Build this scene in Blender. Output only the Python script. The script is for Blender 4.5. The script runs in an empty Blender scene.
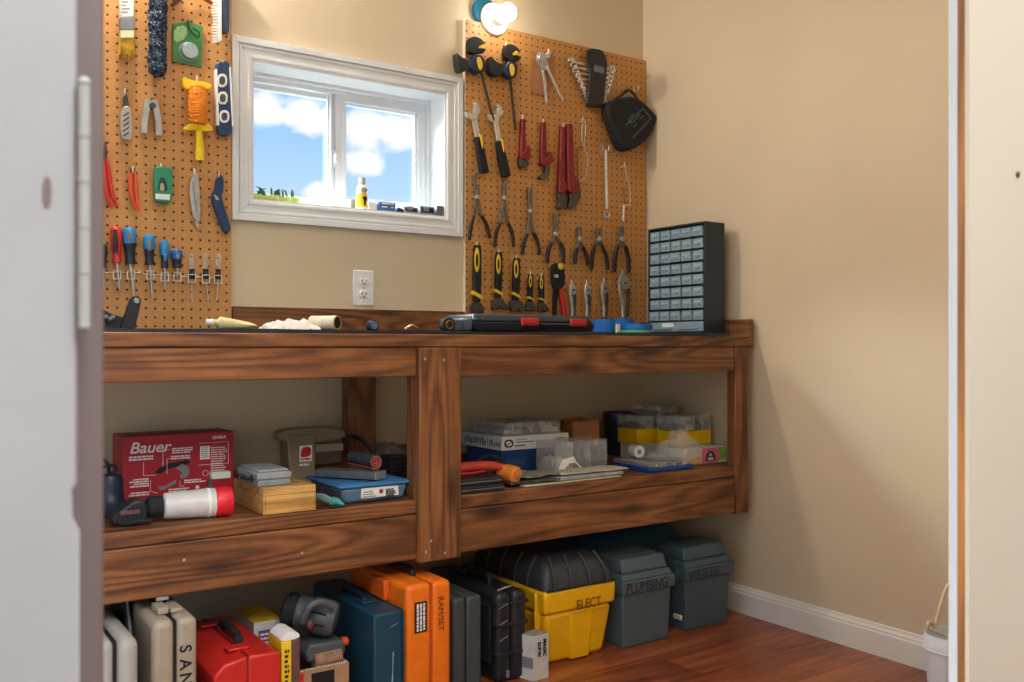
import bpy, bmesh, math, random
from mathutils import Vector, Matrix, noise

random.seed(7)
C = bpy.context.scene.collection
R = math.radians
PI = math.pi

HALL, ROOM, LAMP2, SUN, SKY, EXPO = 54, 5, 20, 26, 0.74, 0.74
# ------------------------------------------------------------------ measuring
EYE, FOC, CXP, HYP = 0.95, 926.0, 512.0, 345.0
YAW = R(34.3)
SN, CS = math.sin(YAW), math.cos(YAW)


def ratio(px):
    t = (px - CXP) / FOC
    return (t * CS + SN) / (CS - SN * t)


def xat(px, Y):
    return ratio(px) * Y


def zat(px, py, Y):
    return EYE - (py - HYP) / FOC * Y * (SN * ratio(px) + CS)


def at(px, py, Y):
    return Vector((xat(px, Y), Y, zat(px, py, Y)))


def mpp(px, Y):
    """metres per pixel, vertically, at depth Y"""
    return Y * (SN * ratio(px) + CS) / FOC


# ------------------------------------------------------------------ materials
def s2l(c):
    c = c / 255.0
    return c / 12.92 if c <= 0.04045 else ((c + 0.055) / 1.055) ** 2.4


def rgb(c, k=1.0):
    return (min(1, s2l(c[0]) * k), min(1, s2l(c[1]) * k), min(1, s2l(c[2]) * k), 1)


def new_mat(name):
    m = bpy.data.materials.new(name)
    m.use_nodes = True
    nt = m.node_tree
    b = nt.nodes['Principled BSDF']
    return m, nt, b


def ramp(nt, stops, fac):
    r = nt.nodes.new('ShaderNodeValToRGB')
    e = r.color_ramp.elements
    while len(e) < len(stops):
        e.new(0.5)
    for i, (p, c) in enumerate(stops):
        e[i].position = p
        e[i].color = c
    nt.links.new(fac, r.inputs[0])
    return r.outputs[0]


def objvec(nt, scale=(1, 1, 1), rnd=False):
    tc = nt.nodes.new('ShaderNodeTexCoord')
    mp = nt.nodes.new('ShaderNodeMapping')
    mp.inputs['Scale'].default_value = scale
    v = tc.outputs['Object']
    if rnd:
        oi = nt.nodes.new('ShaderNodeObjectInfo')
        ml = nt.nodes.new('ShaderNodeMath')
        ml.operation = 'MULTIPLY'
        ml.inputs[1].default_value = 37.0
        nt.links.new(oi.outputs['Random'], ml.inputs[0])
        ad = nt.nodes.new('ShaderNodeVectorMath')
        ad.operation = 'ADD'
        nt.links.new(v, ad.inputs[0])
        nt.links.new(ml.outputs[0], ad.inputs[1])
        v = ad.outputs[0]
    nt.links.new(v, mp.inputs[0])
    return mp.outputs[0]


def tex_noise(nt, vec, scale, detail=4, rough=0.5, dist=0.0):
    n = nt.nodes.new('ShaderNodeTexNoise')
    n.inputs['Scale'].default_value = scale
    n.inputs['Detail'].default_value = detail
    n.inputs['Roughness'].default_value = rough
    n.inputs['Distortion'].default_value = dist
    nt.links.new(vec, n.inputs['Vector'])
    return n.outputs['Fac']


def mixc(nt, fac, a, b, mode='MIX'):
    m = nt.nodes.new('ShaderNodeMix')
    m.data_type = 'RGBA'
    m.blend_type = mode
    for sock, v in ((m.inputs[0], fac), (m.inputs[6], a), (m.inputs[7], b)):
        if isinstance(v, (int, float, tuple)):
            sock.default_value = v
        else:
            nt.links.new(v, sock)
    return m.outputs[2]


def bump(nt, b, height, strength=0.2, dist=0.01):
    bp = nt.nodes.new('ShaderNodeBump')
    bp.inputs['Strength'].default_value = strength
    bp.inputs['Distance'].default_value = dist
    nt.links.new(height, bp.inputs['Height'])
    nt.links.new(bp.outputs[0], b.inputs['Normal'])


def mat(name, c, rough=0.5, metal=0.0, var=0.12, scale=40, bmp=0.0, trans=0.0, alpha=1.0, spec=0.5, worn=None):
    m, nt, b = new_mat(name)
    v = objvec(nt)
    n = tex_noise(nt, v, scale, 4, 0.55)
    lo, hi = rgb(c, 1 - var), rgb(c, 1 + var)
    col = ramp(nt, [(0.3, lo), (0.7, hi)], n)
    if worn:
        n2 = tex_noise(nt, v, scale * 0.6, 6, 0.7, 1.0)
        f = ramp(nt, [(0.56, (0, 0, 0, 1)), (0.66, (1, 1, 1, 1))], n2)
        col = mixc(nt, f, col, rgb(worn))
    nt.links.new(col, b.inputs['Base Color'])
    b.inputs['Roughness'].default_value = rough
    b.inputs['Metallic'].default_value = metal
    b.inputs['Transmission Weight'].default_value = trans
    b.inputs['Alpha'].default_value = alpha
    b.inputs['Specular IOR Level'].default_value = spec
    if bmp:
        bump(nt, b, tex_noise(nt, v, scale * 6, 3), bmp, 0.002)
    return m


def wood(name, axis, dark, mid, light, rough=0.5, big=1.0, knots=True):
    """stained softwood; axis is the grain direction 0/1/2"""
    m, nt, b = new_mat(name)
    sc = [8.5 * big] * 3
    sc[axis] = 0.75 * big
    v = objvec(nt, tuple(sc), rnd=True)
    n0 = tex_noise(nt, v, 1.0, 1.2, 0.4, 0.25)
    ml = nt.nodes.new('ShaderNodeMath')
    ml.operation = 'MULTIPLY'
    ml.inputs[1].default_value = 92.0
    nt.links.new(n0, ml.inputs[0])
    sn = nt.nodes.new('ShaderNodeMath')
    sn.operation = 'SINE'
    nt.links.new(ml.outputs[0], sn.inputs[0])
    mr = nt.nodes.new('ShaderNodeMapRange')
    mr.inputs[1].default_value = -1
    mr.inputs[2].default_value = 1
    nt.links.new(sn.outputs[0], mr.inputs[0])
    sb_ = [16.0 * big] * 3
    sb_[axis] = 1.3 * big
    n1 = tex_noise(nt, objvec(nt, tuple(sb_), rnd=True), 1.0, 5, 0.6, 0.8)
    c1 = ramp(nt, [(0.3, rgb(dark)), (0.47, rgb(mid)), (0.72, rgb(light))], n1)
    c2 = ramp(nt, [(0.0, rgb(dark)), (0.3, rgb(mid)), (1.0, rgb(light))], mr.outputs[0])
    col = mixc(nt, 0.5, c1, c2)
    sf = [130.0] * 3
    sf[axis] = 4.0
    vf = objvec(nt, tuple(sf), rnd=True)
    nf = tex_noise(nt, vf, 1.0, 3, 0.6)
    fine = ramp(nt, [(0.3, (0.55, 0.55, 0.55, 1)), (0.6, (1.12, 1.12, 1.12, 1))], nf)
    col = mixc(nt, 0.8, col, fine, 'MULTIPLY')
    # blotchy stain
    vb = objvec(nt, (3, 3, 3), rnd=True)
    nb = tex_noise(nt, vb, 1.3, 4, 0.6)
    bl = ramp(nt, [(0.32, (0.5, 0.45, 0.42, 1)), (0.6, (1, 1, 1, 1))], nb)
    col = mixc(nt, 0.75, col, bl, 'MULTIPLY')
    if knots:
        sk = [9.0] * 3
        sk[axis] = 2.6
        vk = objvec(nt, tuple(sk), rnd=True)
        vo = nt.nodes.new('ShaderNodeTexVoronoi')
        vo.inputs['Scale'].default_value = 1.0
        nt.links.new(vk, vo.inputs['Vector'])
        kf = ramp(nt, [(0.0, (1, 1, 1, 1)), (0.10, (0.8, 0.8, 0.8, 1)), (0.24, (0, 0, 0, 1))], vo.outputs['Distance'])
        col = mixc(nt, kf, col, rgb((44, 22, 12)))
    nt.links.new(col, b.inputs['Base Color'])
    b.inputs['Roughness'].default_value = rough
    bump(nt, b, nf, 0.15, 0.002)
    return m


def wallmat(name, c, strength=0.12):
    m, nt, b = new_mat(name)
    v = objvec(nt)
    n = tex_noise(nt, v, 1.6, 3)
    col = ramp(nt, [(0.3, rgb(c, 0.95)), (0.7, rgb(c, 1.05))], n)
    nt.links.new(col, b.inputs['Base Color'])
    b.inputs['Roughness'].default_value = 0.55
    bump(nt, b, tex_noise(nt, v, 110, 3, 0.5), strength, 0.004)
    return m


def pegboard_mat(name, c):
    m, nt, b = new_mat(name)
    tc = nt.nodes.new('ShaderNodeTexCoord')
    vm = nt.nodes.new('ShaderNodeVectorMath')
    vm.operation = 'SCALE'
    vm.inputs['Scale'].default_value = 1 / 0.0254
    nt.links.new(tc.outputs['Object'], vm.inputs[0])
    fr = nt.nodes.new('ShaderNodeVectorMath')
    fr.operation = 'FRACTION'
    nt.links.new(vm.outputs[0], fr.inputs[0])
    sb = nt.nodes.new('ShaderNodeVectorMath')
    sb.operation = 'SUBTRACT'
    sb.inputs[1].default_value = (0.5, 0.5, 0.5)
    nt.links.new(fr.outputs[0], sb.inputs[0])
    mu = nt.nodes.new('ShaderNodeVectorMath')
    mu.operation = 'MULTIPLY'
    mu.inputs[1].default_value = (1, 0, 1)
    nt.links.new(sb.outputs[0], mu.inputs[0])
    ln = nt.nodes.new('ShaderNodeVectorMath')
    ln.operation = 'LENGTH'
    nt.links.new(mu.outputs[0], ln.inputs[0])
    f = ramp(nt, [(0.115, (1, 1, 1, 1)), (0.15, (0, 0, 0, 1))], ln.outputs['Value'])
    v = objvec(nt)
    n = tex_noise(nt, v, 90, 5, 0.65)
    n2 = tex_noise(nt, v, 4, 3)
    col = ramp(nt, [(0.3, rgb(c, 0.85)), (0.7, rgb(c, 1.12))], n)
    col = mixc(nt, 0.5, col, ramp(nt, [(0.3, (0.85, 0.85, 0.85, 1)), (0.7, (1, 1, 1, 1))], n2), 'MULTIPLY')
    col = mixc(nt, f, col, rgb((38, 20, 10)))
    nt.links.new(col, b.inputs['Base Color'])
    b.inputs['Roughness'].default_value = 0.5
    inv = nt.nodes.new('ShaderNodeMath')
    inv.operation = 'SUBTRACT'
    inv.inputs[0].default_value = 1
    nt.links.new(f, inv.inputs[1])
    bump(nt, b, inv.outputs[0], 0.5, 0.003)
    return m


def floor_mat():
    m, nt, b = new_mat('laminate')
    v = objvec(nt)
    br = nt.nodes.new('ShaderNodeTexBrick')
    br.offset = 0.37
    br.inputs['Color1'].default_value = (0.35, 0.35, 0.35, 1)
    br.inputs['Color2'].default_value = (0.75, 0.75, 0.75, 1)
    br.inputs['Mortar'].default_value = (0, 0, 0, 1)
    br.inputs['Scale'].default_value = 1.0
    br.inputs['Brick Width'].default_value = 1.2
    br.inputs['Row Height'].default_value = 0.19
    br.inputs['Mortar Size'].default_value = 0.0016
    br.inputs['Bias'].default_value = 0.0
    nt.links.new(v, br.inputs['Vector'])
    # offset the grain from board to board
    ml = nt.nodes.new('ShaderNodeVectorMath')
    ml.operation = 'MULTIPLY_ADD'
    ml.inputs[1].default_value = (30, 30, 30)
    nt.links.new(br.outputs['Color'], ml.inputs[0])
    nt.links.new(objvec(nt, (2.0, 22, 22)), ml.inputs[2])
    n = tex_noise(nt, ml.outputs[0], 1.0, 6, 0.62, 0.7)
    col = ramp(nt, [(0.28, rgb((88, 40, 24))), (0.5, rgb((146, 76, 46))), (0.75, rgb((192, 116, 72)))], n)
    tone = ramp(nt, [(0.2, (0.72, 0.72, 0.72, 1)), (0.8, (1.1, 1.1, 1.1, 1))], br.outputs['Color'])
    col = mixc(nt, 0.8, col, tone, 'MULTIPLY')
    col = mixc(nt, br.outputs['Fac'], col, rgb((50, 24, 16)))
    nt.links.new(col, b.inputs['Base Color'])
    b.inputs['Roughness'].default_value = 0.33
    bump(nt, b, n, 0.06, 0.003)
    return m


M = {}
M['wall'] = wallmat('tan_paint', (214, 197, 166))
M['cream'] = wallmat('cream_paint', (180, 175, 161), 0.04)
M['ceil'] = wallmat('ceiling_paint', (225, 220, 210))
M['white_paint'] = mat('white_paint', (228, 230, 230), 0.4, var=0.04, scale=6)
M['bead'] = mat('corner_bead_paint', (176, 184, 192), 0.45, var=0.04, scale=6)
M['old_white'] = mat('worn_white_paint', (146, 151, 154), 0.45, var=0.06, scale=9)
M['base_paint'] = mat('baseboard_paint', (226, 222, 214), 0.4, var=0.04, scale=6)
M['taupe'] = mat('dark_taupe', (98, 86, 84), 0.6, var=0.1, scale=12)  # one flat dark taupe tone for the rebate and the slot
M['raw_edge'] = wood('raw_edge', 2, (96, 58, 20), (140, 92, 36), (166, 114, 52), 0.6, knots=False)
M['vinyl'] = mat('white_vinyl', (226, 230, 234), 0.35, var=0.03, scale=8)
M['floor'] = floor_mat()
M['wood_x'] = wood('stained_fir_along', 0, (78, 46, 26), (128, 80, 44), (164, 109, 62), 0.5)
M['wood_z'] = wood('stained_fir_upright', 2, (78, 46, 26), (128, 80, 44), (164, 109, 62), 0.5)
M['wood_y'] = wood('stained_fir_across', 1, (78, 46, 26), (128, 80, 44), (164, 109, 62), 0.5)
M['peg'] = pegboard_mat('hardboard', (203, 145, 80))
M['pegedge'] = mat('board_edge', (226, 208, 178), 0.6)
M['pine'] = wood('pale_pine', 0, (176, 126, 60), (206, 158, 84), (222, 178, 106), 0.5, 0.7, knots=False)
M['black'] = mat('black_plastic', (34, 35, 38), 0.45, var=0.2, bmp=0.1)
M['matblack'] = mat('black_rubber', (26, 27, 30), 0.8, var=0.2, bmp=0.2)
M['steel'] = mat('bright_steel', (190, 188, 182), 0.3, 0.6, var=0.15)
M['chrome'] = mat('chrome', (220, 218, 212), 0.2, 0.7, var=0.05)
M['dksteel'] = mat('dark_steel', (92, 88, 84), 0.4, 0.8, var=0.25)
M['plierjaw'] = mat('plier_steel', (120, 116, 110), .35, .6, var=.3)
M['wire'] = mat('zinc_wire', (214, 208, 196), 0.35, 0.6)
M['hook'] = mat('pale_hook', (236, 232, 222), 0.4)
M['red'] = mat('red_enamel', (130, 22, 30), 0.4, var=0.18)
M['redgrip'] = mat('red_grip', (206, 44, 38), 0.45)
M['orange_red'] = mat('orange_red_grip', (224, 78, 36), 0.45)
M['dkred'] = mat('dark_red_grip', (36, 18, 16), 0.45, var=0.25)
M['yellow'] = mat('yellow_plastic', (236, 194, 34), 0.4)
M['brightyellow'] = mat('bright_yellow_plastic', (246, 210, 20), 0.35)
M['navy'] = mat('navy_plastic', (28, 42, 72), 0.4)
M['blue'] = mat('blue_plastic', (30, 92, 160), 0.35)
M['ltblue'] = mat('light_blue_plastic', (44, 132, 190), 0.3)
M['dkblue'] = mat('dark_blue_plastic', (24, 58, 96), 0.4)
M['greygrip'] = mat('grey_grip', (120, 128, 132), 0.55)
M['white'] = mat('white_plastic', (232, 232, 228), 0.4, var=0.04)
M['green'] = mat('green_plastic', (40, 140, 100), 0.4)
M['clear'] = mat('smoky_clear_plastic', (208, 212, 212), 0.12, alpha=0.2, var=0.03)
M['clear_lt'] = mat('clear_plastic', (228, 232, 234), 0.1, alpha=0.22, var=0.03)
M['label'] = mat('white_label', (232, 230, 224), 0.6, var=0.03)
M['ink'] = mat('black_ink', (22, 20, 20), 0.7)
M['whiteink'] = mat('white_ink', (234, 226, 222), 0.6, var=0.03)
M['redink'] = mat('red_ink', (200, 40, 36), 0.6)
M['kraft'] = mat('kraft_cardboard', (176, 120, 78), 0.8, var=0.08, bmp=0.1)
M['rope'] = mat('cream_rope', (222, 200, 164), 0.8)


# ------------------------------------------------------------------ mesh kit
def perp(t):
    y = Vector((0, 1, 0))
    if abs(t.dot(y)) > 0.95:
        y = Vector((1, 0, 0))
    n = t.cross(y).normalized()
    return n, n.cross(t).normalized()


class MB:
    def __init__(s):
        s.bm = bmesh.new()

    def verts(s, co):
        return [s.bm.verts.new(c) for c in co]

    def box(s, a, b, rot=None, pivot=None):
        cs = [(x, y, z) for x in (a[0], b[0]) for y in (a[1], b[1]) for z in (a[2], b[2])]
        cs = [Vector(c) for c in cs]
        if rot is not None:
            p = Vector(pivot) if pivot is not None else (Vector(a) + Vector(b)) / 2
            cs = [rot @ (c - p) + p for c in cs]
        v = s.verts(cs)
        for f in ((0, 1, 3, 2), (4, 6, 7, 5), (0, 4, 5, 1), (2, 3, 7, 6), (0, 2, 6, 4), (1, 5, 7, 3)):
            s.bm.faces.new([v[i] for i in f])
        return s

    def frustum(s, a, b, ta, tb):
        """box whose bottom rectangle is a..b (xy, at z a[2]) and top ta..tb (xy, at z b[2])"""
        z0, z1 = a[2], b[2]
        v = s.verts([(a[0], a[1], z0), (b[0], a[1], z0), (b[0], b[1], z0), (a[0], b[1], z0),
                     (ta[0], ta[1], z1), (tb[0], ta[1], z1), (tb[0], tb[1], z1), (ta[0], tb[1], z1)])
        for f in ((3, 2, 1, 0), (4, 5, 6, 7), (0, 1, 5, 4), (1, 2, 6, 5), (2, 3, 7, 6), (3, 0, 4, 7)):
            s.bm.faces.new([v[i] for i in f])
        return s

    def rings(s, rings, cap=True, closed=False):
        rs = [s.verts(r) for r in rings]
        n = len(rs[0])
        pairs = list(zip(rs, rs[1:])) + ([(rs[-1], rs[0])] if closed else [])
        for a, b in pairs:
            for i in range(n):
                j = (i + 1) % n
                s.bm.faces.new((a[i], a[j], b[j], b[i]))
        if cap and not closed:
            s.bm.faces.new(list(reversed(rs[0])))
            s.bm.faces.new(rs[-1])
        return s

    def tube(s, pts, r, seg=8, flat=1.0, cap=True, closed=False):
        pts = [Vector(p) for p in pts]
        n = len(pts)
        rr = list(r) if isinstance(r, (list, tuple)) else [r] * n
        if len(rr) != n:
            q = [i * (len(rr) - 1) / max(1, n - 1) for i in range(n)]
            rr = [rr[int(x)] * (1 - x + int(x)) + rr[min(int(x) + 1, len(rr) - 1)] * (x - int(x)) for x in q]
        out = []
        prev = None
        for i, p in enumerate(pts):
            if closed:
                t = pts[(i + 1) % n] - pts[i - 1]
            else:
                t = pts[min(i + 1, n - 1)] - pts[max(i - 1, 0)]
            t = t.normalized() if t.length > 1e-9 else Vector((0, 0, 1))
            a, b = perp(t)
            if prev is not None and a.dot(prev) < 0:
                a, b = -a, -b
            prev = a
            out.append([p + (a * math.cos(2 * PI * k / seg) + b * math.sin(2 * PI * k / seg) * flat) * rr[i] for k in range(seg)])
        return s.rings(out, cap, closed)

    def cyl(s, p0, p1, r0, r1=None, seg=20):
        return s.tube([p0, p1], [r0, r0 if r1 is None else r1], seg)

    def lathe(s, prof, org=(0, 0, 0), axis=(0, 0, 1), seg=24):
        """prof: (radius, distance along axis)"""
        ax = Vector(axis).normalized()
        a, b = perp(ax)
        o = Vector(org)
        return s.rings([[o + ax * h + (a * math.cos(2 * PI * k / seg) + b * math.sin(2 * PI * k / seg)) * max(r, 1e-5) for k in range(seg)] for r, h in prof])

    def prism(s, pts, y0, y1):
        """outline of (x, z) points extruded from y0 to y1"""
        a = s.verts([(p[0], y0, p[1]) for p in pts])
        b = s.verts([(p[0], y1, p[1]) for p in pts])
        n = len(pts)
        s.bm.faces.new(a)
        s.bm.faces.new(list(reversed(b)))
        for i in range(n):
            j = (i + 1) % n
            s.bm.faces.new((a[j], a[i], b[i], b[j]))
        return s

    def prismx(s, pts, x0, x1):
        """outline of (y, z) points extruded from x0 to x1"""
        a = s.verts([(x0, p[0], p[1]) for p in pts])
        b = s.verts([(x1, p[0], p[1]) for p in pts])
        n = len(pts)
        s.bm.faces.new(a)
        s.bm.faces.new(list(reversed(b)))
        for i in range(n):
            j = (i + 1) % n
            s.bm.faces.new((a[j], a[i], b[i], b[j]))
        return s

    def prismz(s, pts, z0, z1):
        a = s.verts([(p[0], p[1], z0) for p in pts])
        b = s.verts([(p[0], p[1], z1) for p in pts])
        n = len(pts)
        s.bm.faces.new(a)
        s.bm.faces.new(list(reversed(b)))
        for i in range(n):
            j = (i + 1) % n
            s.bm.faces.new((a[j], a[i], b[i], b[j]))
        return s

    def ball(s, c, r, seg=16, sc=(1, 1, 1)):
        c = Vector(c)
        n = seg // 2
        prof = []
        rings = []
        for i in range(n + 1):
            th = PI * i / n
            rad, z = max(math.sin(th), 1e-4) * r, -math.cos(th) * r
            rings.append([c + Vector((rad * math.cos(2 * PI * k / seg) * sc[0], rad * math.sin(2 * PI * k / seg) * sc[1], z * sc[2])) for k in range(seg)])
        return s.rings(rings)

    def torus(s, c, Rr, r, axis=(0, 1, 0), seg=24, sub=8):
        ax = Vector(axis).normalized()
        a, b = perp(ax)
        c = Vector(c)
        out = []
        for i in range(seg):
            th = 2 * PI * i / seg
            d = a * math.cos(th) + b * math.sin(th)
            out.append([c + d * (Rr + r * math.cos(2 * PI * k / sub)) + ax * r * math.sin(2 * PI * k / sub) for k in range(sub)])
        return s.rings(out, closed=True)

    def build(s, name, m, parent=None, bevel=0.0, seg=2, smooth=True, world=True):
        bm = s.bm
        bmesh.ops.recalc_face_normals(bm, faces=bm.faces)
        me = bpy.data.meshes.new(name)
        if parent is not None and world:
            inv = MAT[parent.name].inverted()
            bmesh.ops.transform(bm, matrix=inv, verts=bm.verts)
        bm.to_mesh(me)
        bm.free()
        o = bpy.data.objects.new(name, me)
        C.objects.link(o)
        me.materials.append(m if not isinstance(m, str) else M[m])
        if smooth:
            me.shade_smooth()
            me.set_sharp_from_angle(angle=R(38))
        if bevel:
            bv = o.modifiers.new('bevel', 'BEVEL')
            bv.width = bevel
            bv.segments = seg
            bv.limit_method = 'ANGLE'
            bv.angle_limit = R(40)
            bv.harden_normals = False
        if parent is not None:
            o.parent = parent
            MAT[o.name] = MAT[parent.name].copy()
        else:
            MAT[o.name] = Matrix()
        return o


MAT = {}
LABELS = {}


def tag(o, label, cat, group=None, kind=None):
    if label:
        o['label'] = label
    if cat:
        o['category'] = cat
    if group:
        o['group'] = group
    if kind:
        o['kind'] = kind
    return o


def thing(name, label, cat, loc=(0, 0, 0), rz=0.0, group=None):
    o = bpy.data.objects.new(name, None)
    C.objects.link(o)
    o.empty_display_size = 0.03
    o.location = loc
    o.rotation_euler = (0, 0, rz)
    MAT[o.name] = Matrix.Translation(Vector(loc)) @ Matrix.Rotation(rz, 4, 'Z')
    return tag(o, label, cat, group)


def structure(o):
    o['kind'] = 'structure'
    return o


def text(name, body, parent, loc, size, m, down=False, face='front', shear=0.0, ext=0.0006, bold=0.0, xs=1.0, align='LEFT', roll=0.0):
    """lettering lying on a face; loc is local to the thing"""
    cu = bpy.data.curves.new(name, 'FONT')
    cu.body = body
    cu.size = size
    cu.shear = shear
    cu.extrude = ext
    cu.offset = bold
    cu.align_x = align
    tmp = bpy.data.objects.new('tmp', cu)
    C.objects.link(tmp)
    me = bpy.data.meshes.new_from_object(tmp.evaluated_get(bpy.context.evaluated_depsgraph_get()))
    bpy.data.objects.remove(tmp)
    bpy.data.curves.remove(cu)
    me.name = name
    o = bpy.data.objects.new(name, me)
    C.objects.link(o)
    me.materials.clear()
    me.materials.append(M[m] if isinstance(m, str) else m)
    mx = Matrix.Rotation(R(90), 4, 'X') if face == 'front' else Matrix()
    if face == 'left':
        mx = Matrix.Rotation(R(-90), 4, 'Z') @ Matrix.Rotation(R(90), 4, 'X')
    if down:
        mx = mx @ Matrix.Rotation(R(-90), 4, 'Z')
    if roll:
        mx = mx @ Matrix.Rotation(roll, 4, 'Z')
    mx = Matrix.Translation(loc) @ mx @ Matrix.Diagonal((xs, 1, 1, 1))
    o.parent = parent
    o.matrix_local = mx
    MAT[o.name] = Matrix()
    return o


def chaikin(pts, n=2, closed=True):
    pts = [Vector(p) for p in pts]
    for _ in range(n):
        out = []
        L = len(pts)
        rng = range(L) if closed else range(L - 1)
        if not closed:
            out.append(pts[0])
        for i in rng:
            a, b = pts[i], pts[(i + 1) % L]
            out += [a * 0.75 + b * 0.25, a * 0.25 + b * 0.75]
        if not closed:
            out.append(pts[-1])
        pts = out
    return pts


def strip(pts, w):
    """flat outline that follows a centre line with a width at each point"""
    pts = [Vector(p) for p in pts]
    ws = w if isinstance(w, (list, tuple)) else [w] * len(pts)
    l, r = [], []
    for i, p in enumerate(pts):
        t = (pts[min(i + 1, len(pts) - 1)] - pts[max(i - 1, 0)]).normalized()
        n = Vector((-t[1], t[0])) if len(t) == 2 else Vector((-t.z, 0, t.x))
        l.append(p + n * ws[i] / 2)
        r.append(p - n * ws[i] / 2)
    return l + list(reversed(r))

# ================================================================== the setting
YB, XR, HC = 2.776, 2.531, 2.52          # back wall, right wall, ceiling
XL, YH = -0.75, -1.7                     # left wall, far end of the hall behind the doorway
WX0, WX1, WZ0, WZ1 = 0.931, 1.613, 1.388, 1.818   # window opening

structure(MB().box((XL - .1, YH - .1, -0.06), (XR + .1, YB + .18, 0)).build('floor', 'floor', smooth=False))
structure(MB().box((XL - .1, YH - .1, HC), (XR + .1, YB + .18, HC + .08)).build('ceiling', 'ceil', smooth=False))
w = MB()
w.box((XL, YB, 0), (WX0, YB + .18, HC)).box((WX1, YB, 0), (XR + .1, YB + .18, HC))
w.box((WX0, YB, 0), (WX1, YB + .18, WZ0)).box((WX0, YB, WZ1), (WX1, YB + .18, HC))
structure(w.build('wall_back', 'wall', smooth=False))
structure(MB().box((XR, YH, 0), (XR + .1, YB, HC)).build('wall_right', 'wall', smooth=False))
w = MB().box((XL - .1, YH, 0), (XL, .62, HC)).box((XL - .1, 2.6, 0), (XL, YB + .18, HC)).box((XL - .1, .62, 2.3), (XL, 2.6, HC)).box((XL - .1, .62, 0), (XL, 2.6, .02))
structure(w.build('wall_left', 'wall', smooth=False))  # wide opening added here, out of view, to let sky light in
w = MB().box((XL, YH - .1, 0), (-.35, YH, HC)).box((1.9, YH - .1, 0), (XR + .1, YH, HC)).box((-.35, YH - .1, 2.1), (1.9, YH, HC))
structure(w.build('wall_hall', 'cream', smooth=False))  # unseen hall end, opening added so sky light fills from behind
# unseen outside wall, added to keep the sun off the left opening
structure(MB().box((-5.5, YB + .005, -.06), (XL - .101, YB + .18, 2.75)).build('wall_sun_block', 'cream', smooth=False))
# the wall with the doorway the camera looks through
YD = 0.458
DX0, DX1 = 0.0733, 0.805
w = MB()
w.box((XL, YD, 0), (DX0 - .03, YD + .1, HC)).box((DX0 - .03, YD, 2.1), (DX1 + .165, YD + .1, HC)).box((DX1 + .165, YD, 0), (XR, YD + .1, HC))
structure(w.build('wall_front', 'cream', smooth=False))
# right of the doorway: cream board with an unpainted edge and a white corner behind it
d1 = structure(MB().box((DX1, YD - .004, 0), (1.25, YD - .0001, 2.1)).build('trim_2', 'cream'))
structure(MB().box((DX1, YD, 0), (DX1 + .055, YD + .0068, 2.1)).build('raw_edge', 'raw_edge', d1, smooth=False))
structure(MB().box((DX1 - .0005, YD + .0070, 0), (DX1 + .055, YD + .0150, 2.1)).build('corner_bead', 'bead', d1, smooth=False))
sx, sz = xat(1013, YD), zat(1013, 175, YD)
MB().lathe([(.0001, 0), (.0024, 0), (.0030, .0006), (.0030, .0016)], (sx, YD - .0056, sz), (0, 1, 0), 16).build('screw', 'dksteel', d1)
# left of the doorway: worn white door post with hinge, dark rebate behind it
t1 = MB()
e0, e1 = DX0 - .0002, DX0 - .0030
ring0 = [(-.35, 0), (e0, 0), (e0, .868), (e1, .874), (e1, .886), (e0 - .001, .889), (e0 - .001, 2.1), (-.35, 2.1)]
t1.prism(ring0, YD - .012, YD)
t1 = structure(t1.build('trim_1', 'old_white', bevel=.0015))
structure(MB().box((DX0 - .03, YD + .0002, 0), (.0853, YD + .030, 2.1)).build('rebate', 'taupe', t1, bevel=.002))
hg = MB()
hg.box((DX0 - .0016, YD - .0136, .962), (DX0 + .0030, YD - .0121, 1.062))
hg.cyl((DX0 + .0008, YD - .0150, .960), (DX0 + .0008, YD - .0150, 1.064), .0026)
hg.ball((DX0 + .0008, YD - .0150, 1.0655), .0028).ball((DX0 + .0008, YD - .0150, .9585), .0028)
for k in range(1, 5):
    hg.cyl((DX0 + .0008, YD - .0150, .962 + k * .02 - .0006), (DX0 + .0008, YD - .0150, .962 + k * .02 + .0006), .0029)
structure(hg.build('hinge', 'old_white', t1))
kx, kz = xat(47, YD - .012), zat(47, 192, YD - .012)
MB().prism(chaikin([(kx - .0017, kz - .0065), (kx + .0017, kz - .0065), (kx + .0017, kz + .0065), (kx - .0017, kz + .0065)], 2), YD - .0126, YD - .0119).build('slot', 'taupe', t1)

# skirting with a moulded top
prof = [(0, 0), (-.014, 0), (-.014, .070), (-.011, .074), (-.011, .080), (-.006, .086), (-.004, .094), (0, .096)]
bb = MB()
a = bb.verts([(XR + p[0], YD + .1, p[1]) for p in prof])
b_ = bb.verts([(XR + p[0], YB, p[1]) for p in prof])
bb.bm.faces.new(a)
bb.bm.faces.new(list(reversed(b_)))
for i in range(len(prof)):
    j = (i + 1) % len(prof)
    bb.bm.faces.new((a[i], a[j], b_[j], b_[i]))
structure(bb.build('baseboard_right', 'base_paint', smooth=False))
bb = MB()
a = bb.verts([(XL, YB + p[0], p[1]) for p in prof])
b_ = bb.verts([(XR - .015, YB + p[0], p[1]) for p in prof])
bb.bm.faces.new(a)
bb.bm.faces.new(list(reversed(b_)))
for i in range(len(prof)):
    j = (i + 1) % len(prof)
    bb.bm.faces.new((a[i], a[j], b_[j], b_[i]))
structure(bb.build('baseboard_back', 'base_paint', smooth=False))

# ------------------------------------------------------------------ window
win = MB()
CW = .062
ox0, ox1, oz0, oz1 = WX0 - CW, WX1 + CW, WZ0 - CW, WZ1 + CW


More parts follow.
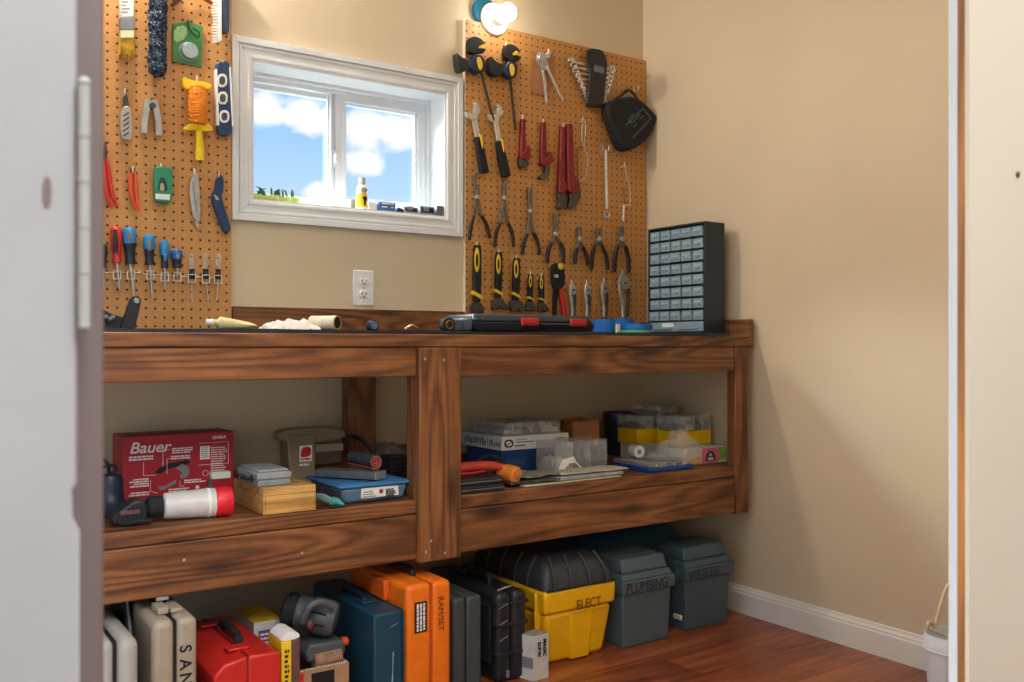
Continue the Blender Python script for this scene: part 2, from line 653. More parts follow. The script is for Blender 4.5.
def casing(mb, x0, x1, z0, z1, y0, y1, wd):
    """four mitred boards"""
    o = [(x0, z0), (x1, z0), (x1, z1), (x0, z1)]
    i = [(x0 + wd, z0 + wd), (x1 - wd, z0 + wd), (x1 - wd, z1 - wd), (x0 + wd, z1 - wd)]
    for k in range(4):
        j = (k + 1) % 4
        mb.prism([o[k], o[j], i[j], i[k]], y0, y1)


casing(win, ox0, ox1, oz0, oz1, YB - .012, YB, CW)
casing(win, ox0, ox1, oz0, oz1, YB - .020, YB - .0115, .020)
casing(win, ox0 + .024, ox1 - .024, oz0 + .024, oz1 - .024, YB - .016, YB - .0115, .009)
casing(win, WX0 - .012, WX1 + .012, WZ0 - .012, WZ1 + .012, YB - .016, YB - .0115, .010)
win = structure(win.build('window_1', 'white_paint', bevel=.0015))
YF = YB + .105
rv = MB()
rv.box((WX0 - .002, YB - .01, WZ0 - .004), (WX1 + .002, YF + .05, WZ0 + .006)).box((WX0 - .002, YB - .01, WZ1 - .006), (WX1 + .002, YF + .05, WZ1 + .004))
rv.box((WX0 - .004, YB - .01, WZ0 + .006), (WX0 + .006, YF + .05, WZ1 - .006)).box((WX1 - .006, YB - .01, WZ0 + .006), (WX1 + .004, YF + .05, WZ1 - .006))
structure(rv.build('window_reveal', 'white_paint', win, smooth=False))
ZI0, ZI1, XI0, XI1 = WZ0 + .006, WZ1 - .006, WX0 + .006, WX1 - .006
fr = MB()
casing(fr, XI0, XI1, ZI0, ZI1, YF, YF + .05, .026)
casing(fr, XI0, XI1, ZI0, ZI1, YF - .012, YF, .012)
structure(fr.build('window_frame', 'vinyl', win, bevel=.001))
XM0, XM1 = 1.226, 1.300
ls = MB()
casing(ls, XI0 + .02, XM1 - .03, ZI0 + .02, ZI1 - .02, YF + .022, YF + .046, .022)
structure(ls.build('fixed_sash', 'vinyl', win, bevel=.002))
rs = MB()
casing(rs, XM0 + .028, XI1 - .014, ZI0 + .014, ZI1 - .016, YF + .002, YF + .021, .040)
casing(rs, XM0 + .050, XI1 - .034, ZI0 + .034, ZI1 - .036, YF - .003, YF + .003, .012)
rs = structure(rs.build('sliding_sash', 'vinyl', win, bevel=.002))
lx = xat(335, YF)
lt = MB().box((lx - .006, YF - .004, 1.54), (lx + .006, YF + .004, 1.60)).prism(chaikin([(lx - .004, 1.553), (lx + .006, 1.556), (lx + .006, 1.585), (lx - .004, 1.588)], 2), YF - .014, YF - .003)
structure(lt.build('sash_latch', 'vinyl', win, bevel=.001))
mt = MB().box((XM0 + .004, YF + .012, ZI0 + .014), (XM0 + .030, YF + .022, ZI1 - .016)).box((XM0 + .010, YF + .002, ZI0 + .014), (XM0 + .018, YF + .012, ZI1 - .016))
structure(mt.build('meeting_stile', 'vinyl', win, bevel=.001))
gm, nt, b = new_mat('window_glass')
for n in list(nt.nodes):
    if n.type != 'OUTPUT_MATERIAL':
        nt.nodes.remove(n)
tr = nt.nodes.new('ShaderNodeBsdfTransparent')
tr.inputs[0].default_value = (.96, .98, .98, 1)
gl = nt.nodes.new('ShaderNodeBsdfGlossy')
gl.inputs['Roughness'].default_value = 0.02
ms = nt.nodes.new('ShaderNodeMixShader')
ms.inputs[0].default_value = 0.04
nt.links.new(tr.outputs[0], ms.inputs[1])
nt.links.new(gl.outputs[0], ms.inputs[2])
nt.links.new(ms.outputs[0], nt.nodes['Material Output'].inputs[0])
M['glass'] = gm
structure(MB().box((XI0 + .03, YF + .032, ZI0 + .03), (XM1 - .04, YF + .036, ZI1 - .03)).build('pane', 'glass', win, smooth=False))
structure(MB().box((XM0 + .06, YF + .010, ZI0 + .045), (XI1 - .045, YF + .014, ZI1 - .045)).build('pane', 'glass', win, smooth=False))

# ------------------------------------------------------------------ workbench
BY = 2.19                                # front plane of the bench
BX0, BX1 = -0.35, 2.484
PX0, PX1 = 1.186, 1.317                  # centre post
QX0 = 2.418                              # right post
ZT = .979
bench = thing('workbench', 'dark stained wooden workbench with lower shelf and thick centre post', 'workbench', (1.2, 2.48, .37))
MB().box((BX0, BY - .004, ZT - .034), (BX1, YB - .034, ZT)).build('benchtop', 'wood_x', bench, .003)
MB().box((BX0, BY, .866), (PX0 - .001, BY + .036, ZT - .036)).build('top_rail', 'wood_x', bench, .003)
MB().box((PX1 + .001, BY, .862), (QX0 - .001, BY + .036, ZT - .036)).build('top_rail', 'wood_x', bench, .003)
MB().box((BX0, BY - .001, .498), (PX0 - .001, YB - .034, .535)).build('shelf_board', 'wood_x', bench, .004)
MB().box((PX1 + .001, BY - .001, .498), (QX0 - .001, YB - .034, .535)).build('shelf_board', 'wood_x', bench, .004)
MB().box((BX0, BY, .376), (PX0 - .001, BY + .036, .4965)).build('shelf_rail', 'wood_x', bench, .004)
MB().box((PX1 + .001, BY, .376), (QX0 - .001, BY + .036, .4965)).build('shelf_rail', 'wood_x', bench, .004)
MB().box((PX0, BY - .014, .368), (PX1, BY + .06, ZT - .036)).build('centre_post', 'wood_z', bench, .004)
MB().box((QX0, BY - .003, .371), (BX1 - .002, BY + .036, ZT - .036)).build('end_post', 'wood_z', bench, .003)
MB().box((1.213, YB - .09, .537), (1.308, YB - .034, ZT - .036)).build('rear_post', 'wood_z', bench, .003)
MB().box((BX0, YB - .032, .498), (BX1, YB - .001, .572)).build('back_ledger', 'wood_x', bench, .003)
MB().box((BX0, YB - .032, .87), (BX1, YB - .001, ZT)).build('back_ledger', 'wood_x', bench, .003)
MB().box((.870, YB - .024, ZT + .001), (1.680, YB - .001, 1.066)).build('backsplash', 'wood_x', bench, .002)
MB().box((BX1 + .002, BY, .945), (BX1 + .028, YB - .03, 1.040)).build('side_splash', 'wood_y', bench, .002)
for px, py in ((425, 359), (444, 360), (426, 552), (445, 553), (431, 541), (184, 560), (302, 553), (743, 371)):
    p = at(px, py, BY - .014 if 417 < px < 459 else BY)
    tag(MB().lathe([(.0001, -.0015), (.0032, -.001), (.0042, .001)], p, (0, 1, 0), 12).build('screw', 'steel', bench), 'bright screw head', None)

# black mat on the bench top
mm, nt, b = new_mat('bench_mat')
nt.links.new(ramp(nt, [(.3, rgb((24, 26, 32))), (.7, rgb((40, 44, 52)))], tex_noise(nt, objvec(nt), 60)), b.inputs['Base Color'])
b.inputs['Roughness'].default_value = .5
mt = MB()
N = 40
top, bot = [], []
for i in range(N + 1):
    x = BX0 + .02 + (2.38 - BX0) * i / N
    lift = .003 * math.sin(i * .9) * 0.4 + (0.002 if i > 30 else 0)
    top.append((x, ZT + .0095 + lift))
    bot.append((x, ZT + .0008))
mt.prism(bot + list(reversed(top)), BY + .004, YB - .05)
o = mt.build('bench_mat', mm, smooth=False)
tag(o, 'thin black rubber mat covering the wooden workbench top', 'mat')
ZM = ZT + .0125                           # where things stand on the mat

# ------------------------------------------------------------------ pegboards
YP = YB - .020                            # front face of the boards


def pegboard(x0, x1, z0, z1, label):
    o = MB().box((x0, YP, z0), (x1, YP + .006, z1)).build('pegboard', 'peg', smooth=False)
    tag(o, label, 'pegboard', 'brown pegboards on the back wall')
    e = MB()
    e.box((x0 + .0003, YP + .0062, z0), (x0 + .018, YB - .0005, z1)).box((x1 - .018, YP + .0062, z0), (x1 - .0003, YB - .0005, z1))
    e.box((x0 + .02, YP + .0062, z1 - .018), (x1 - .02, YB - .0005, z1))
    e.build('batten', 'pegedge', o, smooth=False)
    MB().box((x0 - .0012, YP - .0006, z0), (x0 - .0001, YP + .006, z1)).build('cut_edge', 'pegedge', o, smooth=False)
    return o


pegboard(.05, .866, ZT + .012, 2.25, 'brown pegboard left of the window with screwdrivers along its lower part')
pegboard(1.684, 2.5285, ZT + .012, 2.086, 'brown pegboard right of the window covered in pliers and wrenches')

# ------------------------------------------------------------------ outlet
p = at(363, 288, YB)
ou = thing('wall_outlet', 'white double socket wall outlet under the window', 'outlet', (p.x, YB, p.z))
MB().box((p.x - .037, YB - .006, p.z - .058), (p.x + .037, YB - .0002, p.z + .058)).build('cover_plate', 'white', ou, .004)
for s in (-1, 1):
    z = p.z + s * .021
    so = MB().prism(chaikin([(p.x - .017, z - .012), (p.x + .017, z - .012), (p.x + .017, z + .012), (p.x - .017, z + .012)], 2), YB - .009, YB - .005).build('socket', 'white', ou, .001)
    sl = MB().box((p.x - .008, YB - .0094, z - .003), (p.x - .0055, YB - .0088, z + .006)).box((p.x + .0055, YB - .0094, z - .003), (p.x + .008, YB - .0088, z + .005))
    sl.lathe([(.0028, 0), (.0028, .0006)], (p.x, YB - .0094, z - .007), (0, 1, 0), 12)
    sl.build('slots', 'ink', so)
MB().lathe([(.0001, 0), (.003, .0004), (.003, .001)], (p.x, YB - .0072, p.z), (0, 1, 0), 12).build('screw', 'steel', ou)

# ------------------------------------------------------------------ bare bulb lamp
em, nt, b = new_mat('lit_bulb')
b.inputs['Base Color'].default_value = (.9, .9, .88, 1)
b.inputs['Emission Color'].default_value = rgb((255, 244, 228))
b.inputs['Emission Strength'].default_value = 20
M['bulb'] = em
M['porcelain'] = mat('porcelain', (232, 230, 224), 0.25, var=0.04)


def wall_lamp(p, label, boxlabel, off=(.032, .022)):
    bx = thing('junction_box', boxlabel, 'junction box', (p.x - off[0], YB, p.z + off[1]))
    c = (p.x - off[0], YB - .018, p.z + off[1])
    MB().lathe([(.046, 0), (.050, .002), (.050, .0175), (.044, .0178), (.044, .004), (.0001, .004)], c, (0, 1, 0), 28).build('box_rim', 'tealbox', bx)
    MB().lathe([(.007, -.0008), (.007, .003)], (c[0] + .022, YB - .016, c[2] + .02), (0, 1, 0), 12).build('screw', 'dksteel', bx)
    la = thing('wall_lamp', label, 'lamp', (p.x, YB - .03, p.z))
    y = YB - .019
    MB().lathe([(.056, 0), (.058, -.004), (.056, -.010), (.048, -.015), (.044, -.0155), (.030, -.018), (.026, -.030), (.0245, -.043), (.021, -.0445)], (p.x, y, p.z), (0, 1, 0), 36).build('holder', 'porcelain', la)
    MB().lathe([(.004, -.0008), (.004, .001)], (p.x - .022, y - .0175, p.z - .034), (0, 1, 0), 12).build('screw', 'dksteel', la)
    MB().lathe([(.012, -.045), (.016, -.050), (.022, -.058), (.029, -.072), (.0315, -.085), (.0295, -.099), (.022, -.110), (.011, -.1155), (.0005, -.117)], (p.x, y, p.z), (0, 1, 0), 32).build('bulb', 'bulb', la)
    return la


M['tealbox'] = mat('teal_blue_plastic', (18, 96, 124), 0.35)
wall_lamp(at(494, 19.5, YB - .02), 'white porcelain lamp holder with bare bulb above the right-hand pegboard', 'blue round junction box behind the bare bulb lamp')

# ================================================================== tools on the pegboards
def pp(px, py, off):
    return at(px, py, YP - off)


def oxz(pts, off):
    r = [pp(p[0], p[1], off) for p in pts]
    return [(v.x, v.z) for v in r]


def pris(mb, pts, o0, o1, sm=0, closed=True):
    if sm:
        pts = chaikin([Vector((p[0], p[1])) for p in pts], sm)
    return mb.prism(oxz(pts, (o0 + o1) / 2), YP - o1, YP - o0)


def stroke(mb, pts, w, o0, o1, sm=2):
    """bar of metre widths w along a px centre line"""
    c = [Vector(q) for q in oxz(pts, (o0 + o1) / 2)]
    ws = w if isinstance(w, (list, tuple)) else [w] * len(c)
    if sm:
        cc = chaikin([Vector((a[0], a[1], b)) for a, b in zip(c, ws)], sm, closed=False)
        c, ws = [Vector((q[0], q[1])) for q in cc], [q[2] for q in cc]
    return mb.prism([(q[0], q[1]) for q in strip(c, ws)], YP - o1, YP - o0)


def wire(mb, pts, r, off, sm=2, seg=8, flat=1.0):
    q = [pp(p[0], p[1], p[2] if len(p) > 2 else off) for p in pts]
    rr = r
    if sm:
        if isinstance(r, (list, tuple)):
            e = chaikin([Vector((v.x, v.y, v.z, k)) for v, k in zip(q, r)], sm, closed=False)
            q, rr = [Vector(v[:3]) for v in e], [v[3] for v in e]
        else:
            q = chaikin(q, sm, closed=False)
    return mb.tube(q, rr, seg, flat)


def hook(px, py, label):
    """wire hook: leaves the board, comes forward and turns up"""
    p = at(px, py, YP - .024)
    o = MB().tube([(p.x, YP - .0005, p.z - .012), (p.x, YP - .016, p.z - .012), (p.x, YP - .022, p.z - .010), (p.x, YP - .024, p.z - .004), (p.x, YP - .024, p.z + .004)], .0022, 8)
    o = o.build('peg_hook', 'hook')
    tag(o, label, 'hook', 'peg hooks')
    return o


def hung(name, label, cat, px, py, group=None, off=.0):
    p = at(px, py, YP)
    return thing(name, label, cat, (p.x, YP, p.z), 0, group)


# ---------------- left board, top row
t = hung('paint_brush', 'flat paint brush with yellow bristles in a pale sleeve, top of left pegboard', 'brush', 126, 10)
pris(MB(), [(122, -40), (130, -40), (131, -14), (133, -4), (119, -4), (121, -14)], .006, .022, 1).build('handle', 'pine', t, .002)
pris(MB(), [(119.3, -6), (132.7, -6), (133, 18), (119.6, 18)], .003, .026).build('sleeve', 'label', t, .002)
m_ = MB()
for k in range(5):
    pris(m_, [(121.5, -2 + k * 3.4), (130 - (k % 3) * 2, -2 + k * 3.4), (130 - (k % 3) * 2, -1 + k * 3.4), (121.5, -1 + k * 3.4)], .026, .0265)
m_.build('printing', 'greygrip', t, smooth=False)
pris(MB(), [(119.6, 18.2), (133, 18.2), (133.2, 31), (119.8, 31)], .003, .026).build('ferrule', 'greygrip', t, .001)
m_ = MB()
for k in range(22):
    x = 119.8 + k * .62
    y2 = 55 + random.uniform(-2, 6)
    sp = (x - 126.3) * .32
    for dz in (.008, .016, .022):
        wire(m_, [(x, 30, dz), (x + sp * .3, 44, dz), (x + sp + random.uniform(-.6, .6), y2, dz + random.uniform(-.003, .003))], [.0011, .0014, .0007], 0, 0, 5)
m_.build('bristles', mat('golden_bristle', (196, 152, 30), .6, var=.2), t)
pris(MB(), [(119.8, 31), (133.2, 31), (133.4, 39), (119.8, 39)], .0035, .0255).build('bristle_root', mat('ivory_bristle', (226, 216, 176), .6), t, .001)

t = hung('duster', 'long dark fuzzy duster hanging at the top of the left pegboard', 'duster', 158, 4)
c0, c1 = pp(158.4, -46, .03), pp(157.2, 77, .03)
m_ = MB()
NS, NR = 26, 70
ax = c1 - c0
rng = []
for i in range(NR + 1):
    f = i / NR
    rr = .0245 * min(1, math.sqrt(max(0, (1 - f) * 22)) + .08) * (1 if f > .02 else .5)
    q = c0 + ax * f
    ring = []
    for k in range(NS):
        th = 2 * PI * k / NS
        n = noise.noise(Vector((math.cos(th) * 2.6, math.sin(th) * 2.6, f * 26))) * .006 + (((i * 7 + k * 5) % 3) - 1) * .0014
        ring.append(q + Vector((math.cos(th), math.sin(th), 0)) * (rr + n))
    rng.append(ring)
m_.rings(rng)
dm, nt, b = new_mat('fuzzy_yarn')
vo = nt.nodes.new('ShaderNodeTexVoronoi')
nt.links.new(objvec(nt), vo.inputs['Vector'])
vo.inputs['Scale'].default_value = 130
nt.links.new(ramp(nt, [(.1, rgb((122, 140, 156))), (.4, rgb((58, 74, 96))), (.62, rgb((26, 36, 54)))], vo.outputs['Distance']), b.inputs['Base Color'])
b.inputs['Roughness'].default_value = .9
bump(nt, b, vo.outputs['Distance'], .8, -.006)
m_.build('yarn_head', dm, t)
MB().cyl(pp(158.4, -62, .03), pp(158.4, -44, .03), .008).build('handle', 'black', t)

t = hung('carded_fitting', 'green blister card with a round tin and black snap hook', 'packaged part', 187, 44)
pris(MB(), [(172.5, 24), (188, 21.5), (203, 27), (201, 67.5), (186, 64), (172.5, 61.5)], .004, .007).build('card', mat('green_card', (58, 128, 64), .45, var=.25, scale=14), t)
pris(MB(), [(174, 27), (187, 25), (187, 38), (174, 44)], .0071, .0076, 1).build('printed_patch', mat('pale_green', (150, 190, 130), .45, var=.2, scale=60), t)
c = pp(188.8, 51.6, .008)
MB().lathe([(.0001, -.016), (.0215, -.016), (.0235, -.014), (.0245, 0), (.028, .0005)], c, (0, 1, 0), 28).build('tin', mat('grey_tin', (150, 170, 170), .3, .4), t)
m_ = MB()
wire(m_, [(188, 20, .012), (188.4, 28, .014), (193, 34, .016), (199, 38, .016), (200, 33, .016), (193, 28, .015)], .0022, 0)
m_.build('snap_hook', 'black', t)

t = hung('leather_strap', 'short brown strap loop above the green blister card', 'strap', 192, -4)
m_ = MB()
wire(m_, [(171, 6, .012), (178, 1, .014), (190, -10, .014), (200, -5, .014), (206, 0, .012), (213, 4, .01)], [.0045, .006, .006, .006, .006, .0045], 0, 2, 8, .5)
m_.build('strap', mat('brown_leather', (98, 56, 32), .6), t)

t = hung('grout_brush', 'white bristled narrow brush with navy handle at the top corner of left pegboard', 'brush', 221, 2)
pris(MB(), [(217.5, -30), (221.5, -30), (221.5, 41), (217.5, 43)], .010, .022).build('spine', 'white', t, .002)
m_ = MB()
for k in range(24):
    y = -26 + k * 2.9
    wire(m_, [(218, y, .014), (212 + random.uniform(-.7, .7), y + .8, .016)], [.0016, .0011], 0, 0, 5)
    wire(m_, [(218, y + 1.2, .02), (212.4 + random.uniform(-.7, .7), y + 1.6, .022)], [.0016, .0011], 0, 0, 5)
m_.build('bristles', 'white', t)
pris(MB(), [(222.2, -32), (228.4, -32), (228.6, 30), (225, 35), (222.2, 33)], .004, .024, 1).build('handle', 'navy', t, .003)
m_ = MB()
wire(m_, [(229.6, -30), (229.8, 36), (227.5, 40)], .0018, .014)
m_.build('guard_wire', 'wire', t)

t = hung('spirit_level', 'blue torpedo level with three vials hanging beside the window casing', 'level', 222, 62)
body = [(215.0, 66), (218, 62), (226, 62), (229.4, 66), (232.2, 130), (229.5, 136), (219.5, 136), (216.6, 130)]
pris(MB(), body, .006, .026, 1).build('body', 'dkblue', t, .002)
m_ = MB()
pris(m_, [(214.6, 70), (216.2, 70), (218.2, 126), (216.6, 126)], .0055, .0275)
pris(m_, [(228.2, 68), (230.0, 68), (232.8, 127), (231.0, 127)], .0055, .0275)
m_.build('edge_rails', 'white', t, .0008)
for cx_, cy_, w_, h_, rnd in ((222.2, 80.5, 5.0, 6.8, 2), (222.8, 98, 4.8, 6.4, 1), (224.4, 116.5, 5.0, 6.4, 2)):
    v = pris(MB(), [(cx_ - w_, cy_ - h_), (cx_ + w_, cy_ - h_), (cx_ + w_, cy_ + h_), (cx_ - w_, cy_ + h_)], .026, .0285, rnd)
    v = v.build('vial_frame', 'white', t, .0008)
    pris(MB(), [(cx_ - w_ * .6, cy_ - h_ * .62), (cx_ + w_ * .6, cy_ - h_ * .62), (cx_ + w_ * .6, cy_ + h_ * .62), (cx_ - w_ * .6, cy_ + h_ * .62)], .0284, .0291, rnd).build('vial', 'dksteel', v)
hook(222.5, 62, 'peg hook holding the blue torpedo level')

# second row
t = hung('utility_knife', 'silver folding utility knife with black slashes under the paint brush', 'knife', 126, 92)
pris(MB(), [(124.4, 93), (126.4, 91.5), (128, 100), (129, 108), (122.5, 108)], .008, .016).build('blade', 'dksteel', t, .001)
pris(MB(), [(121.5, 107), (129.5, 106), (132, 120), (131.8, 139), (128, 141), (120.4, 139), (119.8, 120)], .004, .020, 1).build('handle', 'steel', t, .002)
m_ = MB()
for k in range(5):
    y = 113 + k * 5
    pris(m_, [(122.5, y + 3), (124, y + 3.4), (129.5, y - .2), (128.4, y - 1)], .0198, .0208)
m_.build('slashes', 'ink', t, smooth=False)
hook(125, 90, 'peg hook holding the silver folding utility knife')

t = hung('spring_clamp', 'small grey spring clamp shaped like an inverted V on the left pegboard', 'clamp', 151, 98)
stroke(MB(), [(148.5, 100), (146.5, 107), (144.4, 120), (143.8, 134)], [.016, .018, .017, .016], .004, .019).build('jaw', 'steel', t, .002)
stroke(MB(), [(154, 100), (155.5, 107), (158, 120), (159, 136)], [.016, .018, .017, .016], .005, .020).build('jaw', 'steel', t, .002)
c = pp(151.6, 106.5, .010)
MB().cyl(c + Vector((0, -.014, 0)), c + Vector((0, .006, 0)), .0085).build('pivot', 'dksteel', t)
pris(MB(), [(149.5, 98), (154, 98), (153, 104), (150.5, 104)], .006, .014, 1).build('throat_plate', 'dksteel', t)

t = hung('string_winder', 'yellow plastic winder wrapped with orange string', 'string winder', 198, 78)
pris(MB(), [(181.5, 80), (184, 76.2), (188, 79.5), (196, 81), (205, 82), (211, 84.5), (212, 87), (207, 90.5), (186, 90), (182.5, 86)], .016, .024, 1).build('wing', 'brightyellow', t, .002)
pris(MB(), [(182.5, 131), (184, 127), (190, 123.5), (206, 122.5), (211, 126), (214, 131), (207, 132), (197, 130)], .014, .026, 1).build('wing', 'brightyellow', t, .002)
a_, b_ = pp(197.5, 87, .0285), pp(198.5, 124, .0285)
n_ = 46
pr = []
for i in range(n_ + 1):
    f = i / n_
    pr.append((.0225 + .0028 * math.sin(f * PI) - .0035 * math.cos(f * 2 * PI) * .4 + (.0012 if i % 2 else 0), f * (a_ - b_).length))
om = mat('orange_string', (238, 140, 24), .7, var=.2, scale=120, bmp=.2)
MB().lathe(pr, b_, (a_ - b_), 28).build('string', om, t)
m_ = MB()
for k in range(7):
    y = 91 + k * 4.6
    wire(m_, [(188, y, .036), (193, y + 2.5, .0515), (198, y + 2 - k % 2, .0538), (203, y + .5, .0515), (208, y + 3, .036)], .0013, 0)
m_.build('string_turns', om, t)
MB().tube([pp(198.6, 128, .018), pp(199.6, 140, .018), pp(200, 152, .018), pp(200, 160.5, .018)], [.0095, .0105, .013, .0125], 16, .8).build('handle', 'brightyellow', t)
hook(197, 77, 'peg hook under the yellow string winder')

# third row
t = hung('pliers', 'red handled pliers half hidden by the door post', 'pliers', 108, 166)
wire(MB(), [(106, 158), (108.5, 167), (110, 182), (112.5, 197), (117.5, 206)], [.004, .005, .006, .0062, .005], .014).build('handle', 'redgrip', t)
wire(MB(), [(103.5, 158), (104.5, 168), (105.5, 184), (108, 200), (112, 207)], [.004, .005, .006, .0062, .005], .014).build('handle', 'redgrip', t)
pris(MB(), [(103, 160), (107, 160), (106.8, 148), (105.6, 142), (104.2, 142), (103, 150)], .008, .018, 1).build('jaws', 'dksteel', t, .001)

t = hung('pliers', 'closed pliers with slim orange grips on the left pegboard', 'pliers', 132, 168)
pris(MB(), [(129.5, 167), (132.2, 171.5), (135.4, 166), (134.4, 174), (130.4, 174)], .006, .015).build('jaws', 'dksteel', t, .001)
wire(MB(), [(131, 173), (130, 180), (131, 192), (133.4, 203), (139, 212)], [.0045, .006, .0068, .006, .003], .013).build('handle', 'orange_red', t)
wire(MB(), [(134.2, 172), (136, 180), (136.4, 192), (137, 202), (139.4, 211)], [.004, .005, .0055, .005, .003], .016).build('handle', 'orange_red', t)
hook(133, 168, 'peg hook holding the closed orange pliers')

t = hung('hand_tool', 'green hand tool with keyhole cutout and pale label on left pegboard', 'tool', 162, 168)
pris(MB(), [(153.5, 168), (158, 166.8), (170, 168), (172.2, 171), (171.4, 201), (169, 203.6), (156.5, 202.5), (154, 200)], .004, .028, 1).build('body', 'green', t, .003)
pris(MB(), [(162, 176.5), (165.5, 179.5), (167.5, 187), (167.4, 191.5), (157.8, 190.5), (158.4, 185), (159.5, 179)], .0275, .0292, 1).build('window_insert', mat('dark_green', (18, 66, 52), .4), t)
pris(MB(), [(160.4, 183), (163.6, 183), (164.6, 191), (159.6, 190.6)], .0285, .0300, 1).build('dial', mat('tan_dial', (190, 170, 120), .5), t)
pris(MB(), [(155.5, 193.5), (170, 194.5), (169.6, 200), (155.6, 199)], .0278, .0292).build('nameplate', 'label', t)
hook(161, 165, 'peg hook holding the green hand tool')

t = hung('utility_knife', 'pale silver utility knife with pointed blade hanging tip down', 'knife', 195, 172)
pris(MB(), [(192.5, 175), (195.5, 172.4), (198, 176), (199.5, 195), (200.5, 212), (199.5, 223), (193.5, 220), (190.5, 205), (188.8, 186)], .004, .018, 1).build('handle', 'steel', t, .002)
pris(MB(), [(194.2, 219), (199.4, 221), (198.6, 225), (199.4, 229.5), (196.4, 227)], .009, .011).build('blade', 'chrome', t)
m_ = MB()
stroke(m_, [(193, 182), (194.5, 196), (197, 212)], .0016, .018, .0186)
m_.build('groove', 'dksteel', t)
hook(194.5, 170, 'peg hook holding the pale silver utility knife')

t = hung('utility_knife', 'blue bent utility knife hanging below the torpedo level', 'knife', 219, 175)
pris(MB(), [(216.5, 178), (219.8, 174.5), (223, 178), (223, 190), (220.8, 197), (224, 207), (230.4, 228), (229, 232.5), (225, 233.5), (221.4, 228), (212, 203), (211.2, 196), (215, 188)], .004, .022, 1).build('handle', 'dkblue', t, .003)
pris(MB(), [(213.6, 194), (217.5, 196.5), (219.2, 200), (216, 200)], .0218, .0235).build('emblem', 'steel', t)
pris(MB(), [(217.6, 176.6), (219.6, 173.4), (221.8, 176.6)], .010, .016).build('blade_nose', 'dksteel', t)
hook(219, 173, 'peg hook holding the blue bent knife')

# ---------------- screwdrivers and their racks
def rack(pts, cups, label):
    t = hung('screwdriver_rack', label, 'rack', pts[0][0], pts[0][1], 'wire screwdriver racks')
    m_ = MB()
    wire(m_, [(p[0], p[1], .004) for p in pts], .0016, 0, 0)
    m_.build('back_wire', 'wire', t)
    for px, py in cups:
        m_ = MB()
        for dy in (-3, 5):
            wire(m_, [(px - 3.6, py + dy, .005), (px - 3.6, py + dy, .030), (px + 3.6, py + dy, .030), (px + 3.6, py + dy, .005)], .0014, 0, 0)
        wire(m_, [(px - 3.6, py - 3, .030), (px - 3.6, py + 5, .030)], .0014, 0, 0)
        wire(m_, [(px + 3.6, py - 3, .030), (px + 3.6, py + 5, .030)], .0014, 0, 0)
        m_.build('loop', 'wire', t)
    return t


rack([(100, 272.5), (141, 272.5)], [(117, 274), (131, 274)], 'short wire rack holding the red and the largest blue screwdriver')
rack([(141.5, 271), (143, 274), (180, 276), (223, 278.5)], [(150.5, 274), (164.8, 276), (177.5, 276), (192, 277.5), (206, 278), (218, 278.5)], 'long wire rack holding the six smaller screwdrivers')


def screwdriver(top, bot, tip, w, cols, label, prof=None, split=.55, stripe=None):
    """handle from px top to px bot, shaft on to px tip; w handle width in px"""
    t = hung('screwdriver', label, 'screwdriver', top[0], top[1], 'screwdrivers in the wire racks')
    a, b, c = pp(top[0], top[1], .018), pp(bot[0], bot[1], .018), pp(tip[0], tip[1], .018)
    k = mpp(top[0], YP)
    R_ = w * k / 2
    L = (b - a).length
    d = (b - a)
    prof = prof or [(.0002, 0), (.55, .015), (.85, .06), (.98, .14), (1, .3), (.95, .45), (.8, .6), (.72, .72), (.66, .84), (.78, .93), (.74, 1.0)]
    up = [q for q in prof if q[1] <= split] + [(1.0 * .9, split)]
    lo = [(.9, split + .0008)] + [q for q in prof if q[1] > split]
    MB().lathe([(q[0] * R_, q[1] * L) for q in up], a, d, 20).build('handle', cols[0], t)
    MB().lathe([(q[0] * R_, q[1] * L) for q in lo], a, d, 20).build('grip', cols[1], t)
    if stripe:
        m_ = MB()
        f0, f1 = stripe[1], stripe[2]
        p0, p1 = a + d * f0, a + d * f1
        sx_ = stripe[3] * R_ if len(stripe) > 3 else 0
        m_.tube([p0 + Vector((sx_, -R_ * .62, 0)), (p0 + p1) / 2 + Vector((sx_, -R_ * .66, 0)), p1 + Vector((sx_, -R_ * .55, 0))], [R_ * .42, R_ * .48, R_ * .36], 10)
        m_.build('inlay', stripe[0], t)
    MB().tube([b - d * .02, b + (c - b) * .85, c], [.0032 * w / 11, .0032 * w / 11, .0022 * w / 11], 10).build('shaft', 'steel', t)
    return t


screwdriver((115.8, 226), (117, 263), (120, 291), 11.5, ('redgrip', 'redgrip'), 'red and black screwdriver in the short wire rack', stripe=('black', .12, .75, -.25))
screwdriver((129, 227), (130.5, 264), (134, 296), 13, ('ltblue', 'black'), 'largest blue capped screwdriver beside the red one', split=.45, stripe=('greygrip', .16, .45, -.1))
screwdriver((148.7, 234), (150, 265), (152.6, 297.5), 11.5, ('ltblue', 'black'), 'blue capped screwdriver with grey band, first in the long rack', split=.5, stripe=('greygrip', .2, .55, -.1))
screwdriver((164.4, 240), (164.8, 268), (165, 289), 9.2, ('ltblue', 'black'), 'slim bright blue screwdriver next to the stubby one', split=.55, stripe=('ltblue', .5, .75))
screwdriver((176.3, 249), (177.4, 268), (178, 279), 11.5, ('blue', 'black'), 'stubby blue screwdriver, shortest in the rack', split=.55, stripe=('greygrip', .3, .55))
cl_prof = [(.0002, 0), (.8, .01), (.92, .08), (.95, .3), (.9, .55), (.75, .7), (.72, .75), (.95, .8), (.95, .95), (.7, 1)]
